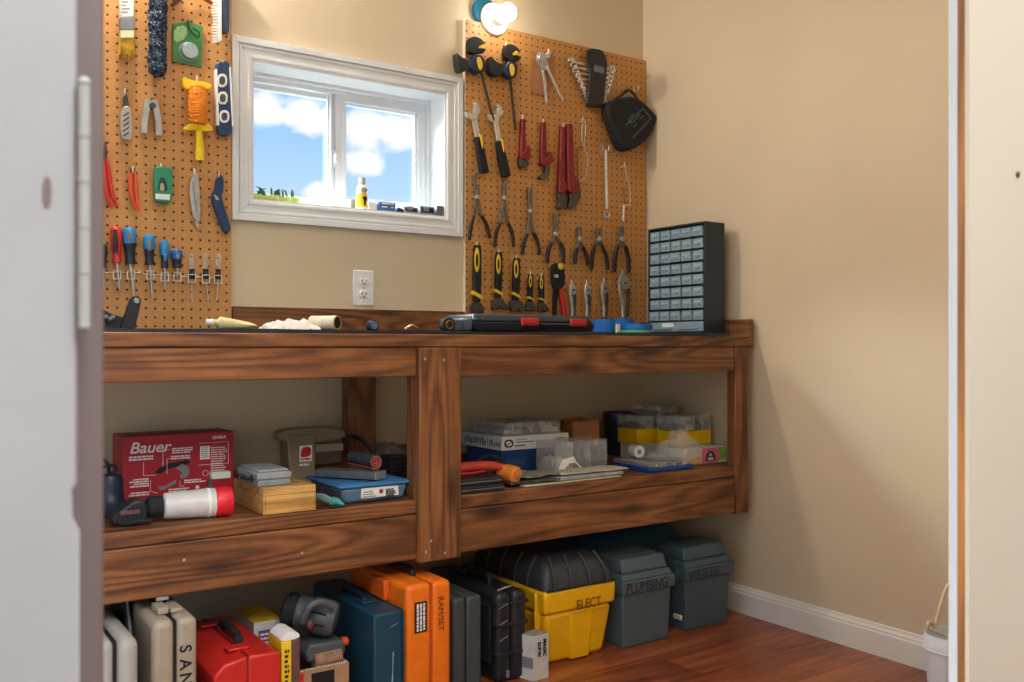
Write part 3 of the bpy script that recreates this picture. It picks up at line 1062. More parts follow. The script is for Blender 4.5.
for x0, x1, x2, y1, lab in ((191.8, 192, 192, 302, 'clear handled screwdriver nearest the stubby blue one'), (205.6, 206, 208.5, 302.5, 'middle of the three clear handled screwdrivers'), (218.4, 218.2, 217, 300.6, 'clear handled screwdriver at the window end of the rack')):
    screwdriver((x0, 253), (x1, 279), (x2, y1), 6.6, ('clear', 'black'), lab, cl_prof, split=.62)
screwdriver((103, 244), (103.6, 268), (104, 291), 8, ('black', 'navy'), 'dark screwdriver mostly hidden behind the door post', split=.55)

# ---------------- right board: quick clamps
def quick_clamp(pts_head, pts_body, pts_pad, bar, yel, label):
    t = hung('bar_clamp', label, 'clamp', pts_head[0][0], pts_head[0][1], 'quick release bar clamps')
    stroke(MB(), [bar[0], bar[1]], .0085, .018, .024, 0).build('bar', 'dksteel', t, .0008)
    pris(MB(), pts_head, .008, .034, 1).build('fixed_jaw', 'matblack', t, .003)
    pris(MB(), pts_body, .006, .038, 1).build('sliding_jaw', 'navy', t, .003)
    pris(MB(), pts_pad, .004, .036, 1).build('trigger', 'black', t, .003)
    for q in yel:
        pris(MB(), q, .034, .040, 1).build('yellow_insert', 'yellow', t, .001)
    return t


quick_clamp([(467, 47), (468.5, 38), (474, 37), (481, 40.5), (484, 46), (478, 48.5), (484.5, 50), (482, 54), (468, 54)],
            [(473, 55), (478, 55), (483, 60), (483.5, 70), (478, 75), (472, 72), (468, 68), (467, 63), (471, 60)],
            [(454, 54), (456, 54.4), (460, 58.5), (467, 60), (470, 62), (469, 67), (465, 71.5), (458.5, 73.8), (456, 70)],
            [(474, 44), (493.6, 121)],
            [[(476, 58), (479.4, 56.6), (482, 62), (482.4, 69), (479, 71)], [(478.6, 46.5), (484.5, 44), (484, 48), (479, 48.8)]],
            'bar clamp at the very top left of the right pegboard')
quick_clamp([(503, 51), (504.5, 45.5), (509, 44.5), (516, 48), (519, 53), (513, 55), (520, 58), (517, 62), (505, 61)],
            [(506, 63), (511, 62), (515.5, 66), (515, 76), (511, 79.5), (506, 78), (502, 74), (502, 70)],
            [(487.5, 58), (490, 57), (493, 62), (500, 65), (503, 67.5), (502, 74), (496, 77.2), (490, 76), (487, 70)],
            [(507.5, 50), (515.4, 130)],
            [[(509, 65), (512.4, 63.4), (514.5, 68), (514, 75), (510.6, 77)], [(512.4, 54), (517, 50), (518, 54.6), (514, 55.6)]],
            'bar clamp hanging second from the left on the right pegboard')
hook(506, 43, 'peg hook holding the second bar clamp')

# punch pliers on a card
t = hung('punch_pliers', 'silver revolving punch pliers tied to a tan card', 'pliers', 543, 52)
pris(MB(), [(532.6, 51.6), (553.5, 52), (555, 84), (543, 95), (531.2, 92.4)], .003, .006).build('card', 'kraft', t)
stroke(MB(), [(541, 66), (544, 78), (546.2, 103)], [.012, .010, .009], .010, .020).build('handle', 'chrome', t, .001)
stroke(MB(), [(546, 66), (552, 79), (562.6, 101)], [.012, .010, .009], .014, .024).build('handle', 'chrome', t, .001)
pris(MB(), [(538, 52.5), (541.5, 51.5), (544.5, 55), (547, 62), (548.5, 68), (543, 72), (539, 66), (536, 58)], .010, .022, 1).build('jaw', 'steel', t, .001)
c = pp(540.6, 58.4, .016)
m_ = MB().lathe([(.0001, -.010), (.012, -.010), (.0145, -.006), (.0145, .004), (.010, .006)], c, (0, 1, 0), 18)
for k in range(6):
    a = k * PI / 3
    m_.cyl(c + Vector((math.cos(a) * .012, -.004, math.sin(a) * .012)), c + Vector((math.cos(a) * .019, -.004, math.sin(a) * .019)), .0028, .002, 10)
m_.build('punch_wheel', 'steel', t)
pris(MB(), [(545, 56), (550, 50), (551.8, 52), (547.5, 60)], .012, .02, 1).build('lever', 'chrome', t, .001)
hook(548.5, 50, 'peg hook holding the punch pliers card')

# wrench roll: holder with eight wrenches, each a thing
t = hung('wrench_holder', 'black plastic holder for a set of combination wrenches', 'tool holder', 595, 52)
hb = [(586.5, 52), (589, 48.4), (600, 49.2), (604.6, 54.5), (607.4, 63), (606.2, 72), (604.8, 86), (603, 107), (587, 106), (588, 96), (589, 82), (590.6, 70), (587, 61)]
pris(MB(), hb, .030, .036, 1).build('front_plate', 'black', t, .002)
pris(MB(), [(x, y) for x, y in hb], .004, .010, 1).build('back_plate', 'black', t, .002)
pris(MB(), [(587.4, 103), (603, 104), (602.8, 107.4), (587.2, 106.6)], .0102, .0298).build('bottom_rib', 'black', t, .001)
pris(MB(), [(588, 49.6), (600, 50), (603, 54.6), (589, 53)], .0102, .0298, 1).build('hanger_rib', 'black', t, .001)
pris(MB(), [(594.5, 65), (604.5, 67.5), (603.8, 74), (593.8, 71)], .0361, .0366).build('size_label', 'greygrip', t)
hook(597.5, 49, 'peg hook holding the black wrench holder')
wl = 'combination wrench '
wn = ['longest in the black holder', 'second from the top of the black holder', 'third from the top of the black holder', 'fourth from the top of the black holder', 'fifth from the top of the black holder', 'third from the bottom of the black holder', 'second from the bottom of the black holder', 'shortest in the black holder']
for i in range(8):
    f = i / 7
    L0 = Vector((571.5 + 16.0 * f, 62 + 38 * f))
    R0 = Vector((612.2 - 6.6 * f, 69.5 + 31.5 * f))
    rr = .0165 - .0075 * f
    t = hung('combination_wrench', wl + wn[i], 'wrench', L0[0], L0[1], 'combination wrenches in the black holder')
    stroke(MB(), [(L0[0] + 1, L0[1] + .1), (R0[0] - 1, R0[1] - .1)], .0095 - .004 * f, .017, .023, 0).build('shank', 'steel', t, .001)
    c = pp(L0[0], L0[1], .020)
    pts = []
    op = PI + .55
    for k in range(19):
        a = op + .5 + (2 * PI - 1.0) * k / 18
        pts.append((c.x + rr * math.cos(a), c.z + rr * math.sin(a)))
    pts += [(c.x + rr * .42 * math.cos(op - .75) , c.z + rr * .42 * math.sin(op - .75)), (c.x + rr * .1, c.z + rr * .1), (c.x + rr * .42 * math.cos(op + .75), c.z + rr * .42 * math.sin(op + .75))]
    MB().prism(pts, YP - .0245, YP - .0155).build('open_jaw', 'chrome', t, .0008)
    c = pp(R0[0], R0[1], .020)
    MB().torus(c, rr * .72, rr * .30, (0, 1, 0), 20, 8).build('ring', 'chrome', t)

# black zip case hanging from a double hook
t = hung('tool_case', 'black pentagonal hard case hanging by its strap near the corner', 'case', 627, 92)
cs = [(605.5, 103), (617, 98.5), (630, 97), (640, 103), (651.5, 115), (654.4, 120), (646, 137), (636, 147.5), (626, 151.5), (620, 150.5), (615, 142), (607, 122), (604, 112)]
pris(MB(), cs, .010, .062, 1).build('shell', 'matblack', t, .012, 3)
m_ = MB()
wire(m_, [(614, 100, .035), (621, 96, .036), (627, 89.5, .036), (632, 91, .036), (640, 103, .036)], [.006, .006, .007, .006, .006], 0, 2, 10, .6)
m_.build('strap', 'black', t)
pris(MB(), [(619, 99), (627, 93), (635, 99.5)], .034, .040, 1).build('strap_tab', 'greygrip', t, .001)
m_ = MB()
e = [(626, 125), (643, 108.5), (651, 118), (633, 138)]
for q, r_ in zip(e, e[1:]):
    wire(m_, [(q[0], q[1], .0625), (r_[0], r_[1], .0625)], .0012, 0, 0)
for q, r_ in (((628, 120), (634, 114)), ((631, 124), (640, 114.6)), ((634, 127), (637, 124)), ((629, 123), (632, 121)), ((640, 119), (643, 116))):
    wire(m_, [(q[0], q[1], .0625), (r_[0], r_[1], .0625)], .0010, 0, 0)
m_.build('moulded_logo', 'greygrip', t)
hook(634, 88, 'peg hook, one of the two above the black hard case, left')
hook(638.5, 87, 'peg hook, one of the two above the black hard case, right')


# adjustable wrenches
def adjustable(a, b, c, wid, jaw, movable, label):
    t = hung('adjustable_wrench', label, 'wrench', a[0], a[1], 'adjustable wrenches with black grips')
    m_ = stroke(MB(), [a, ((a[0] + b[0]) / 2, (a[1] + b[1]) / 2), b], [.022, .020, .020], .010, .020)
    m_.build('shank', 'chrome', t, .001)
    stroke(MB(), [b, ((b[0] + c[0]) / 2, (b[1] + c[1]) / 2), c], [.024, wid, wid * 1.05], .006, .025, 1).build('grip', 'matblack', t, .004)
    d = Vector((c[0] - b[0], c[1] - b[1]))
    stroke(MB(), [(b[0] + d[0] * .0 + 2.2, b[1] - 2), (b[0] + d[0] * .2 + 2.4, b[1] + d[1] * .2), (b[0] + d[0] * .32 + 2.0, b[1] + d[1] * .32)], [.010, .008, .003], .012, .027).build('grip_inlay', 'yellow', t, .001)
    pris(MB(), jaw, .006, .024, 1).build('fixed_jaw', 'chrome', t, .001)
    pris(MB(), movable, .008, .022, 1).build('movable_jaw', 'chrome', t, .001)
    p = pp(a[0] - .4, a[1] - .8, .015)
    MB().cyl(p + Vector((-.007, 0, 0)), p + Vector((.007, 0, 0)), .0072, seg=14).build('knurl', 'dksteel', t)
    return t


adjustable((473.5, 117), (477.5, 137), (484.5, 173.5), .032,
           [(464.8, 112.5), (466, 111.6), (470, 115), (473.4, 112), (474.4, 106), (473, 103), (475, 101.4), (478, 104.6), (478.4, 111), (476, 119), (471, 121), (467, 118)],
           [(475, 110.4), (479, 108), (480.6, 110), (477.6, 115.4), (474, 114)],
           'adjustable wrench with black grip, left of the pair under the bar clamps')
adjustable((495, 119), (498.6, 141), (506, 177), .034,
           [(486.4, 115), (488, 113.6), (491.5, 117), (495, 114), (497, 109.6), (495.4, 106.6), (494, 105), (498, 105), (501, 108), (499.6, 115), (498, 121), (492, 123), (488, 120)],
           [(498, 112), (502.4, 110), (502.8, 113), (500, 117), (497, 116)],
           'adjustable wrench with black grip, right of the pair under the bar clamps')


# pipe wrenches: hang jaw down
def pipe_wrench(a, b, wid, jaw, heel, nut, label, off=.0, head='red'):
    t = hung('pipe_wrench', label, 'wrench', a[0], a[1], 'red pipe wrenches')
    m_ = stroke(MB(), [a, (a[0] * .6 + b[0] * .4, a[1] * .6 + b[1] * .4), b], [wid * .8, wid * .95, wid * 1.15], .006 + off, .024 + off)
    m_.build('handle', 'red', t, .004)
    pris(MB(), heel, .004 + off, .030 + off, 1).build('housing', head, t, .003)
    pris(MB(), jaw, .008 + off, .026 + off, 1).build('hook_jaw', 'dksteel', t, .002)
    p = pp(nut[0], nut[1], .016 + off)
    MB().cyl(p + Vector((0, 0, -.006)), p + Vector((0, 0, .006)), .010, seg=14).build('adjusting_nut', 'dksteel', t)
    return t


pipe_wrench((522.6, 119), (522, 158), .020, [(518.5, 158), (525, 160), (528.4, 163), (527, 167), (521, 169), (518.4, 166)],
            [(524.6, 150), (526, 145.4), (528.4, 146), (529, 156), (528, 160), (519, 160), (519, 156)], (526.4, 157), 'smallest red pipe wrench hanging by itself')
hook(522.8, 116, 'peg hook holding the smallest pipe wrench')
pipe_wrench((543, 122), (543, 164), .024, [(543.6, 164), (548.6, 165), (549, 171), (547.6, 177), (542, 180.4), (538, 178), (539, 175.4), (544, 174), (545, 170)],
            [(546, 158), (548.6, 152), (550, 153), (552.4, 160), (551, 163), (545, 167), (539.4, 165), (540, 161)], (547.4, 168), 'mid sized red pipe wrench, second from the left')
hook(543.4, 120, 'peg hook holding the mid sized pipe wrench')
pipe_wrench((562.6, 127), (560.6, 188), .026, [(556.4, 194), (563, 192), (566, 198), (566.4, 205), (561, 210), (556, 207), (558.6, 202)],
            [(557.6, 182), (565.6, 182), (566, 192), (557.4, 195)], (563.6, 196), 'large red pipe wrench, left of the close pair')
pipe_wrench((569, 124), (570.4, 184), .030, [(567.6, 194), (577, 190), (579, 186), (580, 194), (577, 205), (571, 209.6), (566.8, 207), (570, 200)],
            [(566.6, 180), (574, 176), (578, 183), (578.6, 192), (567.4, 195)], (575.4, 188), 'large red pipe wrench, right of the close pair', off=.004)
hook(563.4, 124, 'peg hook holding the close pair of large pipe wrenches')

# wire tools
t = hung('wire_hanger_tool', 'bent pale wire tool hanging beside the large pipe wrenches', 'wire tool', 583, 119)
m_ = MB()
wire(m_, [(582.6, 118), (581.6, 132), (581.8, 141), (584.5, 149), (587.6, 155.4), (587, 166), (586.4, 177), (583, 180), (579.4, 181)], .0024, .014)
wire(m_, [(582.6, 118), (586, 123), (585.2, 136), (584.2, 147)], .0022, .016)
m_.build('frame_wire', 'wire', t)
m_ = MB()
wire(m_, [(577.6, 182), (577.2, 150), (577.8, 147.4), (582.6, 147.4)], .0026, .012)
m_.build('rod', mat('brown_rod', (122, 70, 40), .5), t)
hook(582.6, 118, 'peg hook holding the bent wire tool')
t = hung('basin_wrench', 'long pale basin wrench with ring at its lower end', 'wrench', 605.6, 148)
MB().tube([pp(605.8, 150, .016), pp(606.8, 209, .016)], .0058, 12).build('shaft', 'wire', t)
c = pp(606.8, 215, .016)
MB().torus(c, .0115, .0048, (0, 1, 0), 24, 8).build('ring', 'chrome', t)
m_ = MB()
wire(m_, [(600.4, 152, .012), (600, 146, .02), (602.5, 145.4, .03), (603, 151, .03)], .0022, 0)
wire(m_, [(611, 152, .012), (611.4, 146, .02), (609, 145.6, .03), (608.4, 151, .03)], .0022, 0)
wire(m_, [(600, 153, .014), (606, 154, .016), (614, 154.6, .016), (619, 150, .016)], .0020, 0)
m_.build('top_hooks', 'wire', t)
t = hung('crank_tool', 'small pale wire crank near the right end of the pegboard', 'wire tool', 625, 162)
m_ = MB()
wire(m_, [(624.6, 162), (626, 172), (626.8, 178), (629.6, 187), (630.2, 196), (630.3, 205), (627, 205.4), (624, 205.2)], .0024, .014, 1)
m_.build('crank_wire', 'wire', t)
MB().tube([pp(623.8, 205, .014), pp(623, 221, .014)], .0042, 12).build('handle', 'white', t)
m_ = MB()
wire(m_, [(624.2, 204), (623.8, 188)], .0018, .012, 0)
m_.build('rod', mat('brown_rod', (122, 70, 40), .5), t)
hook(624.8, 163, 'peg hook holding the small wire crank')


# pliers: two jaws, two dipped handles
def pliers(jl, jr, piv, hl, hr, label, gw=.011, jw=.010, neck=None, group='pliers with dark grips', grip='dkred', jm='plierjaw', off=0):
    gw *= 1.3
    t = hung('pliers', label, 'pliers', piv[0], piv[1], group)
    stroke(MB(), jl + [(piv[0], piv[1])], [jw * .35] + [jw * .85] * (len(jl) - 1) + [jw * 1.2], .010 + off, .019 + off).build('jaw', jm, t, .001)
    stroke(MB(), jr + [(piv[0], piv[1])], [jw * .35] + [jw * .85] * (len(jr) - 1) + [jw * 1.2], .012 + off, .021 + off).build('jaw', jm, t, .001)
    c = pp(piv[0], piv[1], .016 + off)
    MB().lathe([(.0001, -.008), (jw * .55, -.008), (jw * .75, -.006), (jw * .75, .006)], c, (0, 1, 0), 18).build('pivot', 'steel', t)
    for h, dx in ((hl, 0), (hr, .002)):
        neck_ = [(piv[0], piv[1])] + h[:2]
        stroke(MB(), neck_, [jw, jw * .8, gw * .8], .011 + off + dx, .019 + off + dx).build('tang', jm, t, .001)
        wire(MB(), h[1:], [gw * .45] + [gw * .5] * (len(h) - 3) + [gw * .42], .015 + off + dx, 2, 10, .9).build('grip', grip, t)
    return t


pliers([(481, 173.8), (473.6, 174.4), (475, 183), (476, 191)], [(477.6, 186.5), (478.4, 191)], (476.8, 197),
       [(475, 206), (473.4, 216), (470.6, 226), (469.4, 240)], [(479, 206), (481.6, 216), (487, 224), (490, 238.5)], 'long bent nose pliers with dark grips, hanging leftmost under the adjustable wrenches', jw=.011, neck=1)
pliers([(508, 177), (503.4, 184), (503, 191)], [(505, 181), (505, 190)], (504.2, 198),
       [(501.6, 212), (500, 223), (496, 232), (494.6, 247)], [(506, 212), (508, 223), (512, 231), (513.8, 247)], 'long reach pliers with curved jaws, second from the left in the row of dark grips', jw=.011)
pliers([(527.6, 187), (528.4, 197), (529.2, 206)], [(531.2, 187), (531.4, 197), (531, 206)], (530, 211),
       [(528, 224), (527, 234), (523.4, 243), (522.4, 255)], [(532, 224), (533.6, 233), (538, 241), (539.8, 255)], 'straight long nose pliers with dark grips, third in their row', jw=.010)
pliers([(553.6, 213), (554.6, 223), (555, 230)], [(558.2, 213), (557.2, 223), (556.4, 230)], (555.4, 234),
       [(553.4, 239), (551.6, 243), (547.8, 250), (547.2, 263)], [(557.8, 239), (560, 242.6), (563, 248), (563.4, 263)], 'needle nose pliers hanging right above the red and black crimper', gw=.013, jw=.011)
pliers([(577.6, 226.6), (578.4, 233)], [(580.6, 226.6), (580, 233)], (579.6, 239),
       [(578.4, 244), (577, 248), (575.2, 254), (575, 264)], [(581, 244), (582.6, 247), (586, 253), (588.4, 264.6)], 'short cutting pliers with dark grips, first of the three short pairs', gw=.013, jw=.013)
pliers([(596.8, 227.6), (597, 234)], [(601, 227.6), (600.4, 234)], (598.8, 239.4),
       [(597, 243), (595, 245), (592.4, 254), (591.6, 270)], [(600.4, 243), (602, 245), (606.6, 256), (608, 270)], 'short pliers with widely spread dark grips, middle of the three short pairs', gw=.012, jw=.014)
pliers([(620, 225.8), (620.4, 233)], [(623, 225.8), (622.8, 233)], (621.4, 239),
       [(619.6, 243), (617.6, 246), (614.8, 256), (614.4, 272)], [(623.4, 243), (625, 246), (628.4, 256), (628.8, 272.6)], 'short pliers with dark grips closest to the drawer cabinet', gw=.014, jw=.013)

# groove joint pliers with yellow ovals, jaws down
for top, bot, w_, jaw, lab in (
        ((477.2, 245), (476.6, 302), .030, [(471, 303), (480, 302), (484, 309), (482, 316), (476, 321), (470, 318), (473, 312), (469, 309)], 'largest yellow and black grip wrench, lowest row leftmost'),
        ((498.8, 252), (498, 298), .026, [(494, 298), (502, 298), (505, 304), (510, 308), (506, 310), (499, 306), (494, 311), (491, 307)], 'second yellow and black grip wrench of the lowest row'),
        ((516.6, 258), (515.4, 300), .027, [(510, 300), (520, 300), (524, 306), (527, 309), (521, 312), (516, 308), (512, 313), (509, 306)], 'third yellow and black grip wrench of the lowest row'),
        ((530.6, 274), (530, 302), .018, [(526, 302), (533, 302), (536, 308), (534, 312), (530, 309), (526, 312)], 'small yellow and black grip wrench, left of the small pair'),
        ((541.4, 276), (541.6, 303), .018, [(538, 303), (545, 303), (549, 310), (545, 313), (541, 310), (538, 313)], 'small yellow and black grip wrench, right of the small pair')):
    t = hung('grip_wrench', lab, 'wrench', top[0], top[1], 'yellow and black grip wrenches')
    L = Vector((bot[0] - top[0], bot[1] - top[1]))
    q = lambda f, dx=0: (top[0] + L[0] * f + dx, top[1] + L[1] * f)
    stroke(MB(), [q(0), q(.15), q(.5), q(.85), q(1)], [w_ * .75, w_ * .95, w_, w_ * .95, w_ * .85], .008, .026, 1).build('grip', 'matblack', t, .004)
    ow = w_ / mpp(top[0], YP) * .30
    ring = [(q(.26, ow * math.cos(a))[0], q(.26)[1] + L[1] * .22 * math.sin(a)) for a in [k * PI / 8 for k in range(16)]]
    o = pris(MB(), ring, .0255, .0285).build('yellow_oval', 'yellow', t, .001)
    ring = [(q(.27, ow * .45 * math.cos(a))[0], q(.27)[1] + L[1] * .12 * math.sin(a)) for a in [k * PI / 8 for k in range(16)]]
    pris(MB(), ring, .0284, .0292).build('oval_slot', 'matblack', o)
    hw = w_ / mpp(top[0], YP) * .52
    pris(MB(), [q(.80, -hw), q(.90, hw), q(.97, hw), q(.87, -hw)], .0076, .0268).build('yellow_band', 'yellow', t, .001)
    pris(MB(), jaw, .010, .022, 1).build('jaw', 'dksteel', t, .001)
    hook(top[0], top[1] - 1.5, 'peg hook holding the ' + lab.replace(', lowest row leftmost', '').replace('of the lowest row', 'of the low row').replace('small yellow and black grip wrench, ', 'small grip wrench, '))

# crimper
t = hung('crimper', 'wire crimper with one black and one red handle and a yellow pivot', 'crimper', 558, 264)
stroke(MB(), [(556.6, 286), (554.8, 298), (554.6, 316)], [.024, .017, .016], .008, .020, 1).build('black_handle', 'matblack', t, .003)
stroke(MB(), [(560, 286), (562.6, 298), (564.6, 316)], [.022, .020, .021], .010, .024, 1).build('red_handle', 'redgrip', t, .003)
pris(MB(), [(551.4, 268), (553, 264), (557, 263), (562.6, 267), (563.8, 277), (563, 286), (559, 289.5), (552.4, 288)], .006, .026, 1).build('head', 'matblack', t, .002)
c = pp(560.4, 266.4, .024)
MB().lathe([(.0001, -.006), (.0105, -.006), (.0125, -.003), (.0125, .004)], c, (0, 1, 0), 20).build('pivot_cap', 'yellow', t)
p = pp(554.2, 277.2, .0262)
text('lettering', 'GB', t, Vector(p) - Vector(t.location), .0145, 'whiteink', bold=.0004)

# locking pliers
for top, s, w_, lab in (
        ((571.4, 280), 1.0, .9, 'chrome locking pliers next to the red handle of the crimper'),
        ((586.2, 280), 1.0, .8, 'chrome locking pliers, second from the crimper'),
        ((603.4, 278), 1.05, .85, 'chrome locking pliers, third from the crimper'),
        ((622.2, 270), 1.3, 1.25, 'largest chrome locking pliers by the drawer cabinet')):
    t = hung('locking_pliers', lab, 'pliers', top[0], top[1], 'chrome locking pliers')
    X, Y0 = top
    g = lambda x, y: (X + x * s * w_, Y0 + y * s)
    stroke(MB(), [g(.2, 3), g(-1.6, 10), g(-.8, 18), g(.6, 26), g(.6, 37)], [.008, .015 * w_, .014 * w_, .012 * w_, .012 * w_], .012, .024).build('fixed_handle', 'chrome', t, .002)
    stroke(MB(), [g(3, 10), g(4, 18), g(3.6, 26), g(3.2, 36)], [.010, .011 * w_, .010 * w_, .008], .014, .022).build('release_lever', 'dksteel', t, .002)
    pris(MB(), [g(-1.8, 5), g(.2, 2), g(3, 6), g(4.6, 10), g(3, 15), g(-1, 15), g(-2.8, 10)], .010, .026, 1).build('jaw', 'steel', t, .001)
    p = pp(*g(1.2, 10), .018)
    MB().cyl(p + Vector((0, -.011, 0)), p + Vector((0, .009, 0)), .0045, seg=12).build('rivet', 'dksteel', t)
    MB().cyl(pp(*g(.1, 0), .018), pp(*g(.2, 4), .018), .0032, seg=10).build('adjusting_screw', 'wire', t)

# ================================================================== things on the window sill
ZS = WZ0 + .0062


def sillx(px, Y):
    return xat(px, Y)


Y0 = YB + .055
t = thing('sill_plant', 'low pale green spiky plant on the left of the window sill', 'plant', (xat(275, Y0), Y0, ZS))
m_ = MB()
xa, xb = xat(256, Y0), xat(296, Y0)
for k in range(9):
    f = k / 8
    m_.ball((xa + (xb - xa) * f, Y0 + random.uniform(-.006, .006), ZS + .0145), .0145, 12, (1.25, 1, 1))
m_.build('pale_stems', mat('pale_green_stem', (186, 206, 110), .5), t)
m_ = MB()
for k in range(17):
    x = xa + (xb - xa) * random.random()
    d = random.uniform(-.022, .022)
    h = random.uniform(.022, .042)
    y = Y0 + random.uniform(-.008, .008)
    m_.tube([(x, y, ZS + .016), (x + d * .5, y - .004, ZS + .016 + h * .7), (x + d * 1.4, y - .008, ZS + .010 + h)], [.004, .0034, .0006], 6, .5)
m_.build('leaves', mat('dark_leaf', (74, 92, 48), .5), t)

t = thing('sill_wedge', 'long white plastic bar with grey end lying left of the yellow bottle', 'plastic bar', (xat(338, Y0), Y0, ZS))
x0, x1, x2 = xat(322, Y0), xat(350, Y0), xat(353.5, Y0)
MB().prism([(x0, ZS + .0004), (x1, ZS + .0004), (x1, ZS + .034), (x0, ZS + .022)], Y0 - .012, Y0 + .012).build('bar', 'white', t, .003)
MB().box((x1 + .0003, Y0 - .013, ZS + .0004), (x2, Y0 + .013, ZS + .036)).build('end_cap', 'greygrip', t, .002)

Yb_ = YB + .02
bp = (xat(362, Yb_), Yb_)
t = thing('plastic_bottle', 'yellow and white plastic bottle standing on the window sill', 'bottle', (bp[0], bp[1], ZS))
bh = zat(362, 178, Yb_) - ZS
MB().lathe([(.0001, .0004), (.0165, .0004), (.0185, .003), (.0185, bh * .70), (.015, bh * .76), (.0115, bh * .775)], (bp[0], bp[1], ZS), (0, 0, 1), 24).build('body', mat('bottle_white', (238, 232, 214), .35, var=.04), t)
MB().lathe([(.0189, bh * .07), (.0189, bh * .50)], (bp[0], bp[1], ZS), (0, 0, 1), 24).build('label_band', 'yellow', t)
m_ = MB()
for k, (w_, z0, z1) in enumerate(((.018, .54, .56), (.022, .59, .62), (.016, .65, .67))):
    m_.box((bp[0] - w_ / 2, bp[1] - .0192, ZS + bh * z0), (bp[0] + w_ / 2, bp[1] - .0165, ZS + bh * z1))
m_.build('printing', mat('brown_ink', (120, 70, 50), .6), t)
m_ = MB()
m_.prism(chaikin([(bp[0] - .002, ZS + bh * .12), (bp[0] + .004, ZS + bh * .12), (bp[0] + .005, ZS + bh * .28), (bp[0] + .011, ZS + bh * .36), (bp[0] + .004, ZS + bh * .42), (bp[0] - .008, ZS + bh * .37), (bp[0] - .001, ZS + bh * .28)], 1), bp[1] - .0196, bp[1] - .0172)
m_.build('emblem', 'ink', t, smooth=False)
MB().lathe([(.0118, bh * .776), (.0125, bh * .79), (.0115, bh), (.0001, bh)], (bp[0], bp[1], ZS), (0, 0, 1), 20).build('cap', mat('grey_cap', (186, 192, 190), .4), t)


def sill_box(name, label, cat, px0, px1, py, Y, d, m, extra=None):
    x0, x1 = xat(px0, Y), xat(px1, Y)
    z1 = zat((px0 + px1) / 2, py, Y)
    t = thing(name, label, cat, ((x0 + x1) / 2, Y + d / 2, ZS))
    MB().box((x0, Y, ZS + .0004), (x1, Y + d, z1)).build('carton', m, t, .001)
    if extra:
        extra(t, x0, x1, z1, Y)
    return t


def ex1(t, x0, x1, z1, Y):
    m_ = MB()
    for k in range(3):
        z = ZS + .014 + k * .011
        m_.box((x0 + .01, Y - .0007, z), (x0 + .03 + .012 * (k % 2), Y - .0001, z + .004))
        m_.box((x0 + .045, Y - .0007, z), (x1 - .008, Y - .0001, z + .004))
    m_.build('printing', 'whiteink', t, smooth=False)


sill_box('small_box', 'white little box between the yellow bottle and the blue box', 'box', 369, 377, 202.5, YB + .024, .03, 'label')
sill_box('small_box', 'blue printed carton on the window sill', 'box', 379, 395.5, 202.5, YB + .012, .035, mat('carton_blue', (56, 104, 158), .5), ex1)


def ex2(t, x0, x1, z1, Y):
    c = ((x0 + x1) / 2, Y, (ZS + z1) / 2)
    w_ = (x1 - x0)
    MB().box((x0 + w_ * .1, Y - .0012, ZS + .008), (x1 - w_ * .06, Y - .0001, z1 - .005)).build('display', 'ink', t, .0004)
    MB().box((x0 + w_ * .22, Y - .002, ZS + .012), (x0 + w_ * .62, Y - .0011, ZS + .024)).build('knob_plate', 'greygrip', t, .0004)


gy = mat('box_grey', (128, 136, 144), .5)
sill_box('gauge_box', 'grey box with dark front, nearest the blue carton', 'box', 404, 418, 207, YB + .006, .032, gy, ex2)
sill_box('gauge_box', 'grey box with dark front beside the plain grey block', 'box', 420, 434.5, 206.5, YB + .002, .032, gy, ex2)
sill_box('grey_block', 'plain dark grey block in the right corner of the window sill', 'block', 437, 451.5, 206, YB - .004, .04, mat('slate_grey', (92, 100, 104), .55))
x0, x1 = xat(396.5, YB + .01), xat(403.4, YB + .01)
t = thing('sill_clip', 'small dark clip lying between the blue carton and the grey boxes', 'clip', ((x0 + x1) / 2, YB + .02, ZS))
MB().prism([(x0, ZS + .0004), (x1, ZS + .0004), (x1, ZS + .014), (x0 + .006, ZS + .020)], YB + .01, YB + .03).build('clip_body', 'navy', t, .001)

# ================================================================== things on the workbench
# black bracket at the left
Y0 = 2.52
t = thing('folding_bracket', 'black steel folding bracket with a bright bolt, left end of the bench', 'bracket', (xat(122, Y0), Y0, ZM))


def oz(pts, Y):
    return [(xat(p[0], Y), max(ZM + .0003, zat(p[0], p[1], Y))) for p in pts]


MB().prism(oz([(120, 340), (124, 315), (129.6, 299), (133, 296), (138, 296), (141, 300), (140, 306), (134.5, 340)], Y0), Y0 - .006, Y0 + .006).build('arm', 'black', t, .002)
MB().prism(oz([(98, 340), (99, 309), (103, 308.6), (112, 313.6), (124, 317), (136, 319.4), (134, 340)], Y0), Y0 + .008, Y0 + .03).build('foot_plate', 'black', t, .002)
p = at(135.8, 301, Y0)
MB().lathe([(.0001, -.011), (.006, -.011), (.0075, -.009), (.0075, -.006)], p, (0, 1, 0), 14).build('bolt', 'steel', t)
m_ = MB()
for px, py in ((106, 317), (110, 319), (113, 317.5)):
    m_.ball(at(px, py, Y0 - .012), .006, 10)
m_.build('wing_nuts', 'greygrip', t)

